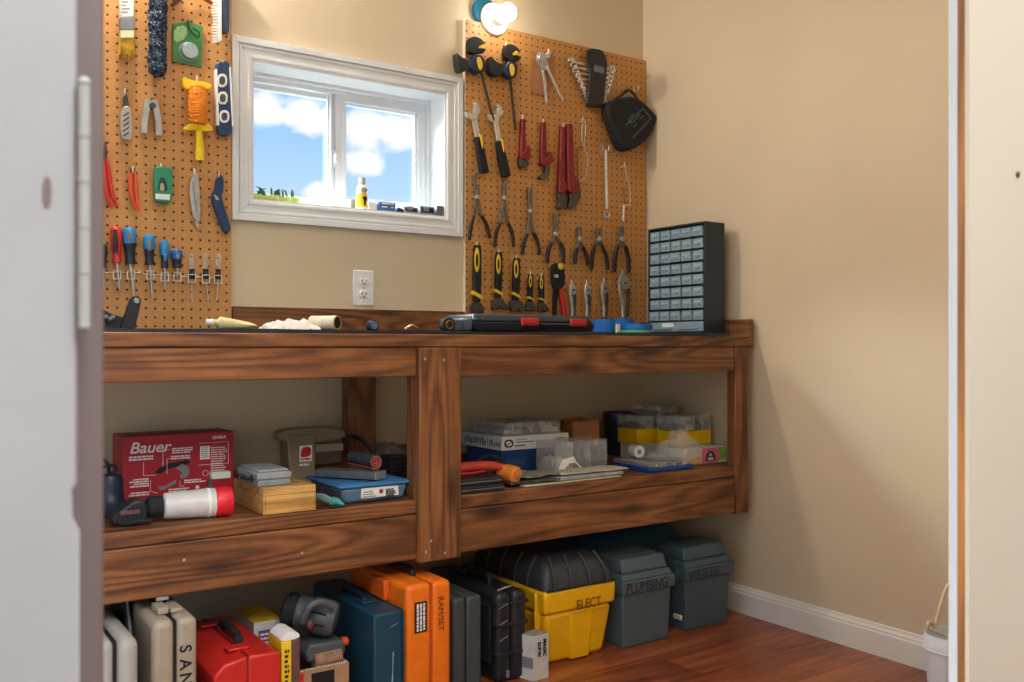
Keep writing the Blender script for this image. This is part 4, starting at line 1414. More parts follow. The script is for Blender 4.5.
# tube, rag, ball ends
Y0 = 2.42
t = thing('sealant_tube', 'flat cream tube lying on the bench below the left pegboard', 'tube', (xat(232, Y0), Y0, ZM))
xa, xb = xat(213, Y0), xat(255, Y0)
rg = []
for i in range(13):
    f = i / 12
    h = .0165 * (1 - f) ** .5 + .0015
    w_ = .017 + .005 * f
    if f < .12:
        h, w_ = .008, .008
    rg.append([(xa + (xb - xa) * f, Y0 + w_ * math.cos(a), ZM + .0175 - .008 * f + h * math.sin(a)) for a in [k * PI / 8 for k in range(16)]])
for r_ in rg:
    for i, v in enumerate(r_):
        r_[i] = (v[0], v[1], max(ZM + .0004, v[2]))
MB().rings(rg).build('tube_body', mat('cream_yellow', (226, 214, 150), .5), t)
MB().cyl((xa - .018, Y0, ZM + .0175), (xa - .0004, Y0, ZM + .0175), .0075, .009).build('cap', 'white', t)

Y0 = 2.45
t = thing('shop_rag', 'crumpled white rag on the bench beneath the window', 'rag', (xat(290, Y0), Y0, ZM))
xa, xb = xat(264, Y0), xat(314, Y0)
m_ = MB()
NX, NY = 44, 20
grid = []
for i in range(NX):
    row = []
    for j in range(NY):
        u, v = i / (NX - 1), j / (NY - 1)
        e = (math.sin(PI * u) ** .35) * (math.sin(PI * v) ** .5)
        h = .034 * e * (.78 + .6 * noise.noise(Vector((u * 6, v * 3, 1.7)))) + .005 * noise.noise(Vector((u * 19, v * 9, 4)))
        row.append(m_.bm.verts.new((xa + (xb - xa) * u, Y0 - .06 + .12 * v, ZM + .0006 + max(0, h))))
    grid.append(row)
for i in range(NX - 1):
    for j in range(NY - 1):
        m_.bm.faces.new((grid[i][j], grid[i + 1][j], grid[i + 1][j + 1], grid[i][j + 1]))
bt = [m_.bm.verts.new((r[0].co.x, r[0].co.y, ZM + .0003)) for r in grid]
bt2 = [m_.bm.verts.new((r[-1].co.x, r[-1].co.y, ZM + .0003)) for r in grid]
for i in range(NX - 1):
    m_.bm.faces.new((bt[i], bt[i + 1], bt2[i + 1], bt2[i]))
m_.build('cloth', mat('white_cloth', (224, 222, 214), .9, bmp=.2), t)

t = thing('sandpaper_roll', 'small pale paper roll with dark open end beside the white rag', 'roll', (xat(330, 2.40), 2.40, ZM))
p0, p1 = Vector((xat(312, 2.47), 2.47, ZM + .0205)), Vector((xat(337, 2.40), 2.40, ZM + .0205))
MB().cyl(p0, p1, .020, seg=24).build('paper', mat('buff_paper', (228, 216, 190), .8), t)
d = (p1 - p0).normalized()
MB().cyl(p1 - d * .001, p1 + d * .0015, .0165, seg=24).build('hollow', 'ink', t)
MB().torus(p1 + d * .0008, .018, .0018, d, 24, 6).build('paper_edge', mat('amber_edge', (200, 150, 60), .7), t)

for px, yy, rr, c in ((372.5, 2.45, .016, 'navy'), (447.5, 2.4, .021, 'matblack')):
    x = xat(px, yy)
    t = thing('bench_puck', 'small dark round puck on the bench directly under the outlet' if px < 400 else 'black round puck with bronze rim on the bench left of the black tool case', 'puck', (x, yy, ZM))
    pr = [(rr, ZM + .0004 - (ZM + rr))]
    m_ = MB().prism(chaikin([(x - rr, ZM + .0003), (x + rr, ZM + .0003), (x + rr * 1.05, ZM + rr * 1.1), (x + rr * .6, ZM + rr * 1.9), (x - rr * .6, ZM + rr * 1.9), (x - rr * 1.05, ZM + rr * 1.1)], 2), yy - .012, yy + .014)
    m_.build('body', c, t, .003)
    MB().torus((x, yy - .0125, ZM + rr * .92), rr * .55, .0022, (0, 1, 0), 20, 6).build('rim', 'greygrip' if px < 400 else 'raw_edge', t)
    MB().lathe([(.0001, -.002), (rr * .3, -.002), (rr * .36, 0)], (x, yy - .0122, ZM + rr * .92), (0, 1, 0), 16).build('hub', 'greygrip' if px < 400 else 'black', t)
t = thing('wood_shaving', 'pale curled wood shaving on the bench mat', 'wood shaving', (xat(412, 2.3), 2.3, ZM))
m_ = MB()
wire_ = [(xat(405, 2.3), 2.3, ZM + .004), (xat(409, 2.3), 2.296, ZM + .012), (xat(413, 2.3), 2.3, ZM + .014), (xat(418, 2.3), 2.304, ZM + .006)]
m_.tube(chaikin(wire_, 2, False), .0032, 6, 2.0).build('curl', 'pine', t)

# black case with red latches
Y0 = 2.36
x0, x1 = xat(468, Y0), xat(594, Y0)
t = thing('drill_bit_case', 'low black tool case with two red latches on the bench', 'tool case', ((x0 + x1) / 2, Y0 + .1, ZM))
zt = zat(530, 314.5, Y0)
zm = ZM + (zt - ZM) * .55
MB().frustum((x0 + .03, Y0 + .004, ZM + .0004), (x1, Y0 + .2, zm), (x0 + .02, Y0, 0), (x1 + .002, Y0 + .2, 0)).build('bottom_shell', 'matblack', t, .006)
MB().frustum((x0 + .02, Y0 + .001, zm + .0012), (x1 + .002, Y0 + .2, zt), (x0 + .03, Y0 + .016, 0), (x1 - .012, Y0 + .18, 0)).build('lid', mat('charcoal_plastic', (46, 54, 62), .4), t, .008, 3)
for a_, b_ in ((520.6, 538), (569.5, 585.5)):
    xa, xb = xat(a_, Y0), xat(b_, Y0)
    lt = MB().box((xa, Y0 - .008, zm - .012), (xb, Y0 - .0008, zm + .013)).build('latch', 'redgrip', t, .003)
    MB().box((xa + .006, Y0 - .0092, zm - .008), (xb - .006, Y0 - .0078, zm - .004)).build('latch_groove', 'red', lt)
MB().prismz([(x0 - .002, Y0 + .03), (x0 + .022, Y0 + .006), (x0 + .022, Y0 + .15), (x0 - .002, Y0 + .13)], ZM + .0004, zm + .010).build('hinge_end', mat('charcoal_plastic2', (54, 62, 70), .4), t, .006)
mm_ = MB()
xs_ = (xat(541, Y0), xat(567, Y0))
mm_.tube(chaikin([(xs_[0], Y0 - .001, zm - .006), (xs_[0], Y0 - .014, zm - .008), (xs_[1], Y0 - .014, zm - .008), (xs_[1], Y0 - .001, zm - .006)], 1, False), .005, 8)
mm_.build('handle', 'black', t)


# painters tape
def tape(px, Y, z0, wid, Rr, label, m='tape'):
    x = xat(px, Y)
    t = thing('tape_roll', label, 'tape', (x, Y, z0), 0, 'painter tape rolls on the bench')
    MB().lathe([(Rr, .0004), (Rr, wid), (Rr * .62, wid), (Rr * .62, .0004), (Rr, .0004)], (x, Y, z0), (0, 0, 1), 36).build('roll', M[m], t, .0006)
    MB().lathe([(Rr * .615, .0008), (Rr * .615, wid - .0004), (Rr * .57, wid - .0004), (Rr * .57, .0008), (Rr * .615, .0008)], (x, Y, z0), (0, 0, 1), 30).build('core', 'white', t)
    return t


M['tape'] = mat('painter_tape_blue', (28, 112, 196), .6, var=.06)
M['tapeg'] = mat('tape_green', (96, 190, 140), .6, var=.06)
tape(604, 2.50, ZM, .048, .040, 'upright edged blue tape roll next to the black tool case')
tape(622, 2.62, ZM, .056, .045, 'blue tape roll standing furthest back under the locking pliers')
tape(635, 2.45, ZM, .011, .056, 'thin green tape roll underneath a blue roll', 'tapeg')
tape(637, 2.45, ZM + .0118, .021, .054, 'flat blue tape roll stacked on a green roll')
t = thing('paper_scrap', 'white folded paper scrap tucked between the blue tape rolls', 'paper', (xat(614, 2.41), 2.41, ZM))
x = xat(615.5, 2.40)
MB().box((x - .007, 2.385, ZM + .0004), (x + .007, 2.392, ZM + .030)).build('sheet', 'label', t)

# drawer cabinet, back to the right wall
CX0, CX1, CY0, CY1 = 2.383, 2.4825, 2.296, 2.586
CZ0, CZ1 = ZM, 1.384
t = thing('drawer_cabinet', 'black small parts cabinet with forty clear drawers on the bench', 'drawer cabinet', (2.445, 2.45, ZM))
m_ = MB()
m_.box((CX1 - .006, CY0, CZ0), (CX1, CY1, CZ1))
m_.box((CX0, CY0, CZ0), (CX1 - .0062, CY0 + .007, CZ1)).box((CX0, CY1 - .007, CZ0), (CX1 - .0062, CY1, CZ1))
m_.box((CX0, CY0 + .0072, CZ1 - .007), (CX1 - .0062, CY1 - .0072, CZ1)).box((CX0, CY0 + .0072, CZ0), (CX1 - .0062, CY1 - .0072, CZ0 + .006))
DZ0 = CZ0 + .046
RH = (CZ1 - .008 - DZ0) / 8
CWD = (CY1 - CY0 - .016) / 5
for r_ in range(8):
    z = DZ0 + r_ * RH
    m_.box((CX0 + .003, CY0 + .0072, z - .0012), (CX1 - .0062, CY1 - .0072, z + .0012))
for c in range(1, 5):
    y = CY0 + .008 + c * CWD
    m_.box((CX0 + .003, y - .0014, DZ0 + .0013), (CX1 - .0062, y + .0014, CZ1 - .0072))
m_.build('housing', mat('cabinet_black', (34, 46, 58), .4), t, .0008, 1)
M['drawer'] = mat('drawer_clear', (178, 204, 216), .2, alpha=.55, var=.08)
M['label_grey'] = mat('slot_grey', (150, 166, 174), .5)
M['drawer_in'] = mat('drawer_contents', (70, 78, 84), .6, var=.6, scale=120)


def drawer_parts(y0, y1, z0, z1, first=None, pull=0.0):
    xo = CX0 + .001 - pull
    m_ = MB()
    m_.box((xo, y0, z0), (xo + .003, y1, z1))
    m_.box((xo + .0032, y0, z0), (CX1 - .02, y0 + .0016, z1 - .004)).box((xo + .0032, y1 - .0016, z0), (CX1 - .02, y1, z1 - .004))
    m_.box((xo + .0032, y0 + .0018, z0), (CX1 - .02, y1 - .0018, z0 + .0016))
    d = m_.build('drawer', 'drawer', t, smooth=False)
    yc = (y0 + y1) / 2
    h = MB().prism([(xo - .009, z0 + (z1 - z0) * .30), (xo - .0002, z0 + (z1 - z0) * .30), (xo - .0002, z0 + (z1 - z0) * .46), (xo - .007, z0 + (z1 - z0) * .42)], yc - .0115, yc + .0115)
    h.build('pull', 'drawer', d, .0008)
    MB().box((xo - .0006, y0 + .007, z0 + (z1 - z0) * .52), (xo - .0001, y1 - .007, z0 + (z1 - z0) * .82)).build('label_slot', 'label_grey', d, smooth=False)
    return d


first = None
proto = None
for r_ in range(8):
    for c in range(5):
        y0 = CY0 + .008 + c * CWD + .0034
        z0 = DZ0 + r_ * RH + .0024
        if proto is None:
            proto = drawer_parts(y0, y0 + CWD - .0068, z0, z0 + RH - .0088)
            P0 = (y0, z0)
            cont = MB().box((CX0 + .010, y0 + .003, z0 + .003), (CX1 - .03, y0 + CWD - .0100, z0 + RH * .42)).build('contents', 'drawer_in', t, smooth=False)
            continue
        dv = Vector((-random.choice((0, 0, 0, .002, .004)), y0 - P0[0], z0 - P0[1]))
        d = proto.copy()
        C.objects.link(d)
        d.parent = t
        d.location = proto.location + dv
        for ch in list(proto.children):
            e = ch.copy()
            C.objects.link(e)
            e.parent = d
        if random.random() < .8:
            e = cont.copy()
            C.objects.link(e)
            e.parent = t
            e.location = cont.location + dv
ym = (CY0 + CY1) / 2
for (a_, b_) in ((CY0 + .009, ym - .001), (ym + .001, CY1 - .009)):
    m_ = MB().box((CX0 + .0005, a_, CZ0 + .008), (CX0 + .0035, b_, DZ0 - .004)).box((CX0 + .0037, a_, CZ0 + .008), (CX1 - .02, b_, CZ0 + .010))
    d = m_.build('wide_drawer', 'drawer', t, .0006)
    MB().box((CX0 - .0075, a_ + .02, CZ0 + .016), (CX0 + .0003, b_ - .02, CZ0 + .021)).build('pull', 'drawer', d, .0008)
MB().box((CX0 - .0004, ym + .010, CZ0 + .024), (CX0 + .0004, ym + .07, DZ0 - .008)).build('sticker', 'label', t)

# ================================================================== things on the lower shelf, left bay
SH = .5356


def zbox(px, py, Y):
    return zat(px, py, Y)


def lines(t, x0, z, w, n, gap, y, h=.0022, name='printing', m='whiteink', seed=1, align='l'):
    """rows of unreadable small print on a front face"""
    rn = random.Random(seed)
    m_ = MB()
    for k in range(n):
        ww = w * rn.uniform(.7, 1)
        xa = x0 if align == 'l' else x0 + w - ww
        zz = z - k * gap
        xx = xa
        while xx < xa + ww - .002:
            l = min(rn.uniform(.004, .014), xa + ww - xx)
            m_.box((xx, y - .0006, zz - h), (xx + l, y - .0001, zz))
            xx += l + .0016
    return m_.build(name, m, t, smooth=False)


# dark corded tool at the far left
Y0 = 2.42
t = thing('corded_tool', 'dark blue black corded power tool at the left end of the shelf', 'power tool', (xat(112, Y0), Y0, SH))
x0, x1 = xat(101, Y0), xat(119, Y0)
xc = (x0 + x1) / 2
MB().lathe([(.0001, .0004), (.040, .0004), (.042, .004), (.040, .03), (.034, .036), (.030, .06), (.031, .085), (.026, .097), (.010, .100), (.0001, .1)], (xc, Y0, SH), (0, 0, 1), 22).build('motor_housing', mat('ink_blue', (28, 38, 56), .45), t)
m_ = MB()
m_.tube(chaikin([(xc, Y0 + .01, SH + .098), (xc - .002, Y0 + .012, SH + .128), (xc - .03, Y0 + .01, SH + .142), (xc - .06, Y0, SH + .13), (xc - .08, Y0 - .01, SH + .08)], 2, False), .0042, 8)
m_.tube(chaikin([(xc + .002, Y0 - .005, SH + .098), (xc + .016, Y0 - .01, SH + .118), (xc - .012, Y0 - .02, SH + .126), (xc - .05, Y0 - .03, SH + .10)], 2, False), .0042, 8)
m_.build('cord', 'matblack', t)
m_ = MB()
for k in range(6):
    a = PI + k * PI / 5
    m_.box((xc + .0405 * math.cos(a) - .002, Y0 + .0405 * math.sin(a) - .002, SH + .006), (xc + .0405 * math.cos(a) + .002, Y0 + .0405 * math.sin(a) + .002, SH + .028))
m_.build('groove', 'matblack', t)  # raised grip ribs around the motor housing

# red box with printing
Y0 = 2.56
x0, x1 = xat(122.4, Y0), xat(233.5, Y0)
z1 = zat(122.4, 437, Y0)
t = thing('tool_carton', 'red cardboard tool box with white printing at the back of the shelf', 'box', ((x0 + x1) / 2, Y0 + .06, SH))
redc = mat('red_carton', (168, 28, 44), .5, var=.06, scale=10)
M['redcarton'] = redc
MB().box((x0, Y0, SH + .0004), (x1, Y0 + .125, z1)).build('carton', redc, t, .0015)
MB().box((x0 + .02, Y0 + .004, z1 + .0001), (x1 - .015, Y0 + .05, z1 + .0016)).build('flap', mat('dark_red_flap', (112, 22, 34), .6), t)
L = Vector(t.location)
W_, H_ = x1 - x0, z1 - SH


def on(fx, fz, y=-.0002):
    return Vector((x0 + W_ * fx, Y0 + y, SH + H_ * fz)) - L


text('lettering', 'Bauer', t, on(.055, .745), .041, 'whiteink', shear=.26, bold=.0005, xs=1.06)
lines(t, x0 + W_ * .055, SH + H_ * .70, W_ * .27, 2, .0068, Y0, .0042, seed=3)
lines(t, x0 + W_ * .055, SH + H_ * .36, W_ * .17, 4, .006, Y0, .0036, seed=4, align='r')
lines(t, x0 + W_ * .05, SH + H_ * .16, W_ * .18, 2, .006, Y0, .0036, seed=5, align='r')
lines(t, x0 + W_ * .43, SH + H_ * .79, W_ * .20, 3, .0056, Y0, .0034, seed=6)
lines(t, x0 + W_ * .42, SH + H_ * .67, W_ * .22, 2, .0056, Y0, .0034, seed=7)
lines(t, x0 + W_ * .54, SH + H_ * .29, W_ * .20, 2, .0056, Y0, .0034, seed=8)
lines(t, x0 + W_ * .40, SH + H_ * .17, W_ * .22, 3, .0056, Y0, .0034, seed=9)
lines(t, x0 + W_ * .785, SH + H_ * .765, W_ * .155, 11, .0062, Y0, .0026, seed=10)
m_ = MB()
m_.box((x0 + W_ * .685, Y0 - .0007, SH + H_ * .585), (x0 + W_ * .775, Y0 - .0001, SH + H_ * .79))
m_.build('spec_panel', 'label', t, smooth=False)
lines(t, x0 + W_ * .695, SH + H_ * .77, W_ * .07, 6, .005, Y0 - .0006, .0018, m='greygrip', seed=11)
text('lettering', '2010E-B', t, on(.80, .895), .011, 'whiteink', bold=.0004)
# lead lines
m_ = MB()
for a_, b_ in (((.18, .60), (.18, .40)), ((.18, .40), (.29, .40)), ((.35, .77), (.35, .52)), ((.35, .77), (.41, .77)), ((.385, .63), (.385, .40)), ((.385, .63), (.41, .63)), ((.24, .32), (.24, .16)), ((.24, .16), (.30, .12)), ((.50, .28), (.50, .20)), ((.50, .20), (.54, .20)), ((.67, .84), (.95, .84)), ((.95, .84), (.95, .50)), ((.67, .50), (.95, .50))):
    m_.tube([(x0 + W_ * a_[0], Y0 - .0005, SH + H_ * a_[1]), (x0 + W_ * b_[0], Y0 - .0005, SH + H_ * b_[1])], .0007, 5)
m_.build('printed_pattern', 'whiteink', t, smooth=False)


def fig(name, pts, m, y=.0006):
    return MB().prism([(x0 + W_ * p[0], SH + H_ * p[1]) for p in pts], Y0 - y, Y0 - .0001).build(name, m, t, smooth=False)


fig('picture', [(.27, .42), (.31, .50), (.40, .56), (.50, .58), (.56, .60), (.60, .56), (.55, .52), (.47, .50), (.40, .48), (.33, .42)], 'ink')
fig('picture', [(.46, .48), (.52, .54), (.57, .50), (.59, .42), (.57, .34), (.52, .30), (.50, .36), (.53, .40)], 'greygrip', .0009)
fig('picture', [(.30, .22), (.33, .16), (.38, .18), (.47, .26), (.46, .30), (.37, .22), (.33, .22)], 'greygrip', .0009)
MB().lathe([(.0001, -.0006), (.0055, -.0006), (.0055, 0)], (x0 + W_ * .66, Y0, SH + H_ * .16), (0, 1, 0), 18).build('round_mark', 'whiteink', t)
MB().torus((x0 + W_ * .735, Y0 - .0004, SH + H_ * .37), .0075, .0007, (0, 1, 0), 24, 6).build('round_mark', 'whiteink', t)

# white barrelled power tool with red cap
Y0 = 2.262
t = thing('power_tool', 'white barrelled power tool with red end cap lying before the red carton', 'power tool', (xat(185, Y0), Y0, SH))
ra = .0345
pa, pb = Vector((xat(163, Y0), Y0, SH + ra + .001)), Vector((xat(213, Y0), Y0 - .012, SH + ra + .001))
d = pb - pa
MB().lathe([(.0001, 0), (ra * .72, 0), (ra * .88, .003), (ra * .92, d.length * .3), (ra * .97, d.length * .7), (ra, d.length * .8), (ra, d.length), (.0001, d.length)], pa, d, 28).build('barrel', mat('tool_white', (206, 206, 202), .4, var=.06), t)
un = d.normalized()
MB().lathe([(.0001, .0004), (ra * 1.0, .0004), (ra * 1.02, .004), (ra * 1.02, .034), (ra * .95, .040), (ra * .6, .0415), (.0001, .0415)], pb, d, 28).build('end_cap', mat('cap_red', (222, 34, 52), .4), t, .001)
MB().lathe([(ra * 1.005, 0), (ra * 1.03, .001), (ra * 1.03, .007), (ra * 1.005, .008)], pa + d * .84, d, 28).build('collar', 'label', t)
m_ = MB()
m_.lathe([(.0001, 0), (.020, 0), (.026, .006), (.026, .028), (.0235, .036), (.0001, .036)], pa - un * .0365, d, 18)
m_.build('neck', 'matblack', t)
hx = pa.x - .038
xg = xat(112, Y0)
m_ = MB()
m_.prism(chaikin([(hx, SH + .004), (hx, SH + .056), (hx - .03, SH + .060), (xg + .03, SH + .050), (xg, SH + .030), (xg - .004, SH + .006), (xg + .03, SH + .001)], 1), Y0 - .024, Y0 + .024)
m_.build('handle', 'black', t, .006)
m_ = MB()
for k in range(6):
    xx = hx - .012 - k * .011
    m_.box((xx - .0025, Y0 - .0275, SH + .012), (xx + .0025, Y0 - .0242, SH + .046 - k * .002))
m_.build('vents', 'matblack', t)
m_ = MB().box((xg + .012, Y0 - .029, SH + .028), (hx - .02, Y0 - .0278, SH + .038))
m_.build('nameplate', mat('dull_maroon', (96, 70, 76), .5), t, .0004)
MB().tube(chaikin([(xg + .02, Y0 - .02, SH + .006), (xg + .05, Y0 - .034, SH + .012), (xg + .08, Y0 - .034, SH + .010), (hx - .005, Y0 - .02, SH + .007)], 2, False), .0055, 8).build('trigger', 'matblack', t)
q = pa + d * .92 + Vector((0, .004, 0))
MB().box((q.x - .005, q.y - .004, SH + 2 * ra + .0015), (q.x + .005, q.y + .004, zat(218, 478, Y0))).build('lever_post', 'dksteel', t)
zq = zat(218, 478, Y0)
MB().box((xat(210, Y0), q.y - .012, zq + .0002), (xat(228.4, Y0), q.y + .012, zq + .0165)).build('lever_pad', mat('pale_sage', (166, 182, 166), .5), t, .002)

# wooden box and the grey case on it
Y0 = 2.197
x0, x1 = .768, .903
zw = .6005
t = thing('wooden_box', 'honey coloured wooden box with hinged lid under the grey case', 'box', ((x0 + x1) / 2, Y0 + .115, SH))
zl = SH + (zw - SH) * .72
MB().box((x0, Y0, SH + .0004), (x1, Y0 + .23, zl - .0008)).build('box_body', 'pine', t, .0015)
MB().box((x0, Y0, zl), (x1, Y0 + .23, zw)).build('lid', 'pine', t, .0015)
m_ = MB()
for xx in (x0 + .005, x1 - .005):
    m_.box((xx - .0005, Y0 - .0003, SH + .002), (xx + .0005, Y0 - .0001, zl - .002))
m_.build('joint', 'raw_edge', t, smooth=False)
Y1 = 2.225
xa, xb = xat(258, Y1), xat(291, Y1)
z1 = zat(258, 472.5, Y1) + .004
t = thing('hard_case', 'small grey hard case lying on the wooden box', 'case', ((xa + xb) / 2, Y1 + .08, zw))
zm = zw + (z1 - zw) * .42
MB().box((xa, Y1, zw + .0004), (xb, Y1 + .15, zm)).build('bottom_shell', mat('case_grey', (130, 138, 140), .45), t, .003)
MB().frustum((xa - .002, Y1 - .002, zm + .0008), (xb + .002, Y1 + .152, z1 - .006), (xa - .002, Y1 - .002, 0), (xb + .002, Y1 + .152, 0)).box((xa + .004, Y1 + .005, z1 - .0062), (xb - .004, Y1 + .145, z1)).build('lid', mat('case_grey2', (146, 154, 156), .45), t, .003)
m_ = MB().tube([(xa - .002, Y1 + .06, zm - .004), (xa - .009, Y1 + .06, zm - .004), (xa - .009, Y1 + .10, zm - .004), (xa - .002, Y1 + .10, zm - .004)], .003, 8)
m_.build('handle', 'matblack', t)
MB().box((xa - .0045, Y1 + .03, zm - .008), (xa - .0022, Y1 + .045, zm + .010)).build('latch', 'black', t, .0008)

# tan electric stapler standing at the back
Y0 = 2.60
t = thing('electric_stapler', 'old tan power stapler with red label standing against the back', 'stapler', (xat(302, Y0), Y0, SH))
tan = mat('tool_tan', (136, 118, 92), .5, var=.1, scale=20)
M['tan'] = tan
xl, xr = xat(288.5, Y0), xat(315.5, Y0)
zt = zat(302, 431, Y0)
MB().prism([(xl + .012, SH + .0004), (xr - .003, SH + .0004), (xr, SH + .05), (xr + .002, zt - .01), (xl - .004, zt - .01), (xl, SH + .08)], Y0, Y0 + .07).build('body', tan, t, .004)
zb_ = zat(300, 444, Y0)
MB().prism(chaikin([(xat(278, Y0), zb_ + .014), (xat(281, Y0), zt + .001), (xat(295, Y0), zt + .008), (xat(345, Y0), zt + .006), (xat(347, Y0), zb_ + .004), (xat(316, Y0), zb_), (xat(288, Y0), zb_ + .006)], 1), Y0 + .004, Y0 + .062).build('handle', tan, t, .008, 3)
MB().prism([(xat(316.5, Y0), zat(316, 444.5, Y0)), (xat(345, Y0), zat(345, 443.5, Y0)), (xat(345, Y0), zat(345, 451, Y0)), (xat(316.5, Y0), zat(316, 453, Y0))], Y0 + .012, Y0 + .05).build('staple_magazine', mat('tan_light', (152, 142, 126), .5), t, .002)
xa, xb = xat(299.4, Y0), xat(312, Y0)
za, zb2 = zat(305, 461.5, Y0), zat(305, 445.5, Y0)
MB().box((xa, Y0 - .0010, za), (xb, Y0 - .0001, zb2)).build('label_plate', 'label', t)
MB().prism(chaikin([(xa + .003, za + .014), (xa + .010, za + .012), (xb - .004, za + .016), (xb - .003, zb2 - .008), (xb - .014, zb2 - .003), (xa + .006, zb2 - .007)], 1), Y0 - .0014, Y0 - .0009).build('red_mark', 'redink', t, smooth=False)
lines(t, xa + .003, za + .010, xb - xa - .006, 1, .01, Y0 - .001, .0055, m='redink', seed=22)
lines(t, xa, za - .006, xb - xa, 1, .01, Y0, .006, seed=21)
m_ = MB()
m_.tube(chaikin([at(346.5, 437, Y0 + .03), at(355, 436, Y0 + .02), at(364, 441, Y0), at(371, 450, Y0 - .02), at(374, 460, Y0 - .03), (xat(380, 2.52), 2.52, SH + .02), (xat(372, 2.54), 2.54, SH + .0062)], 2, False), .0058, 8)
m_.build('cord', 'matblack', t)

# blue tub with lid, and what lies on it
Y0 = 2.226
xa, xb = .99, 1.176
zr = .583
t = thing('storage_tub', 'translucent blue plastic tub with paper label and snap-on lid', 'storage tub', ((xa + xb) / 2, Y0 + .1, SH))
tubm = mat('tub_blue', (112, 146, 176), .3, alpha=.72, var=.1, scale=9)
MB().frustum((xa + .006, Y0 + .008, SH + .0004), (xb - .006, Y0 + .215, zr - .006), (xa - .004, Y0, 0), (xb + .002, Y0 + .225, 0)).build('tub_body', tubm, t, .010, 3)
lidm = mat('lid_blue', (62, 128, 186), .35, var=.06)
m_ = MB().box((xa - .012, Y0 - .005, zr - .0056), (xb + .006, Y0 + .232, zr + .002))
m_.build('lid', lidm, t, .0035, 3)
m_ = MB()
for k, (q0, q1) in enumerate((((xa - .008, Y0 - .001), (xb + .002, Y0 + .004)), ((xa - .008, Y0 + .222), (xb + .002, Y0 + .228)))):
    m_.box((q0[0], q0[1], zr + .0022), (q1[0], q1[1], zr + .0048))
m_.box((xa - .008, Y0 + .0045, zr + .0022), (xa - .004, Y0 + .2215, zr + .0048)).box((xb - .002, Y0 + .0045, zr + .0022), (xb + .002, Y0 + .2215, zr + .0048))
m_.build('lid_rim', lidm, t, .001)
la, lb = xat(361.5, Y0), xat(398.5, Y0)
z0_, z1_ = SH + .012, zr - .010
MB().box((la, Y0 + .0005, z0_), (lb, Y0 + .0065, z1_), Matrix.Rotation(R(-6), 3, 'X')).build('paper_label', 'label', t)
m_ = MB()
MB().lathe([(.0001, -.001), (.006, -.001), (.006, 0)], (la + (lb - la) * .52, Y0 - .0012, (z0_ + z1_) / 2 + .002), (0, 1, 0), 16).build('red_mark', mat('maroon_mark', (150, 70, 60), .6), t)
lines(t, la + .004, z1_ - .008, (lb - la) * .38, 4, .0062, Y0 - .0014, .0024, m='greygrip', seed=31)
lines(t, la + (lb - la) * .64, z1_ - .006, (lb - la) * .30, 4, .005, Y0 - .0014, .0034, m='ink', seed=32)

t = thing('flat_bar', 'dark grey flat bar lying slantwise on the blue tub lid', 'bar', (1.10, 2.33, zr + .0052))
ra_, rb_ = Vector((xat(320, 2.42), 2.42, 0)), Vector((xat(381, 2.262), 2.262, 0))
d = (rb_ - ra_)
ang = math.atan2(d.y, d.x)
mid = (ra_ + rb_) / 2
m_ = MB().box((mid.x - d.length / 2, mid.y - .028, zr + .0054), (mid.x + d.length / 2 - .004, mid.y + .028, zr + .026), Matrix.Rotation(ang, 3, 'Z'), (mid.x, mid.y, zr))
m_.build('bar', mat('stone_grey', (88, 94, 98), .7, bmp=.15), t, .003)
m_ = MB().box((mid.x + d.length / 2 - .0036, mid.y - .0275, zr + .0056), (mid.x + d.length / 2, mid.y + .0275, zr + .0258), Matrix.Rotation(ang, 3, 'Z'), (mid.x, mid.y, zr))
tag(m_.build('end_face', mat('stone_end', (124, 132, 136), .6), t), 'paler end face', None)

t = thing('rolled_mat', 'rolled dark mat with orange red lining on top of the grey bar', 'mat roll', (1.13, 2.36, zr + .0264))
rr = .0225
p0, p1 = Vector((xat(352, 2.42), 2.42, zr + .0268 + rr)), Vector((xat(375.5, 2.285), 2.285, zr + .0268 + rr))
d = (p1 - p0)
un = d.normalized()
a_, b_ = perp(un)


def spiral(w0, w1, name, m, lo, hi):
    m_ = MB()
    N = 90
    outp, inp = [], []
    for i in range(N + 1):
        f = i / N
        th = f * 2 * PI * 2.6
        r0 = .005 + (rr - .005) * f
        outp.append((r0 * w1 if w1 > 1 else r0 - .0, th))
    A, B = [], []
    for r0, th in outp:
        dr = a_ * math.cos(th) + b_ * math.sin(th)
        A.append(dr * (r0 - lo))
        B.append(dr * (r0 - hi))
    va = [[m_.bm.verts.new(q + c) for c in A] for q in (p0, p1 + un * w0)]
    vb = [[m_.bm.verts.new(q + c) for c in B] for q in (p0, p1 + un * w0)]
    for i in range(N):
        m_.bm.faces.new((va[0][i], va[0][i + 1], va[1][i + 1], va[1][i]))
        m_.bm.faces.new((vb[0][i + 1], vb[0][i], vb[1][i], vb[1][i + 1]))
        m_.bm.faces.new((va[1][i], va[1][i + 1], vb[1][i + 1], vb[1][i]))
        m_.bm.faces.new((va[0][i + 1], va[0][i], vb[0][i], vb[0][i + 1]))
    for e in (0, N):
        m_.bm.faces.new((va[0][e], va[1][e], vb[1][e], vb[0][e]))
    return m_.build(name, m, t)


spiral(0, 1, 'outer_layer', mat('mat_grey', (58, 62, 68), .85, bmp=.2), 0, .0022)
spiral(.0008, 1, 'lining', mat('lining_red', (214, 92, 74), .85, bmp=.2), .0023, .0046)

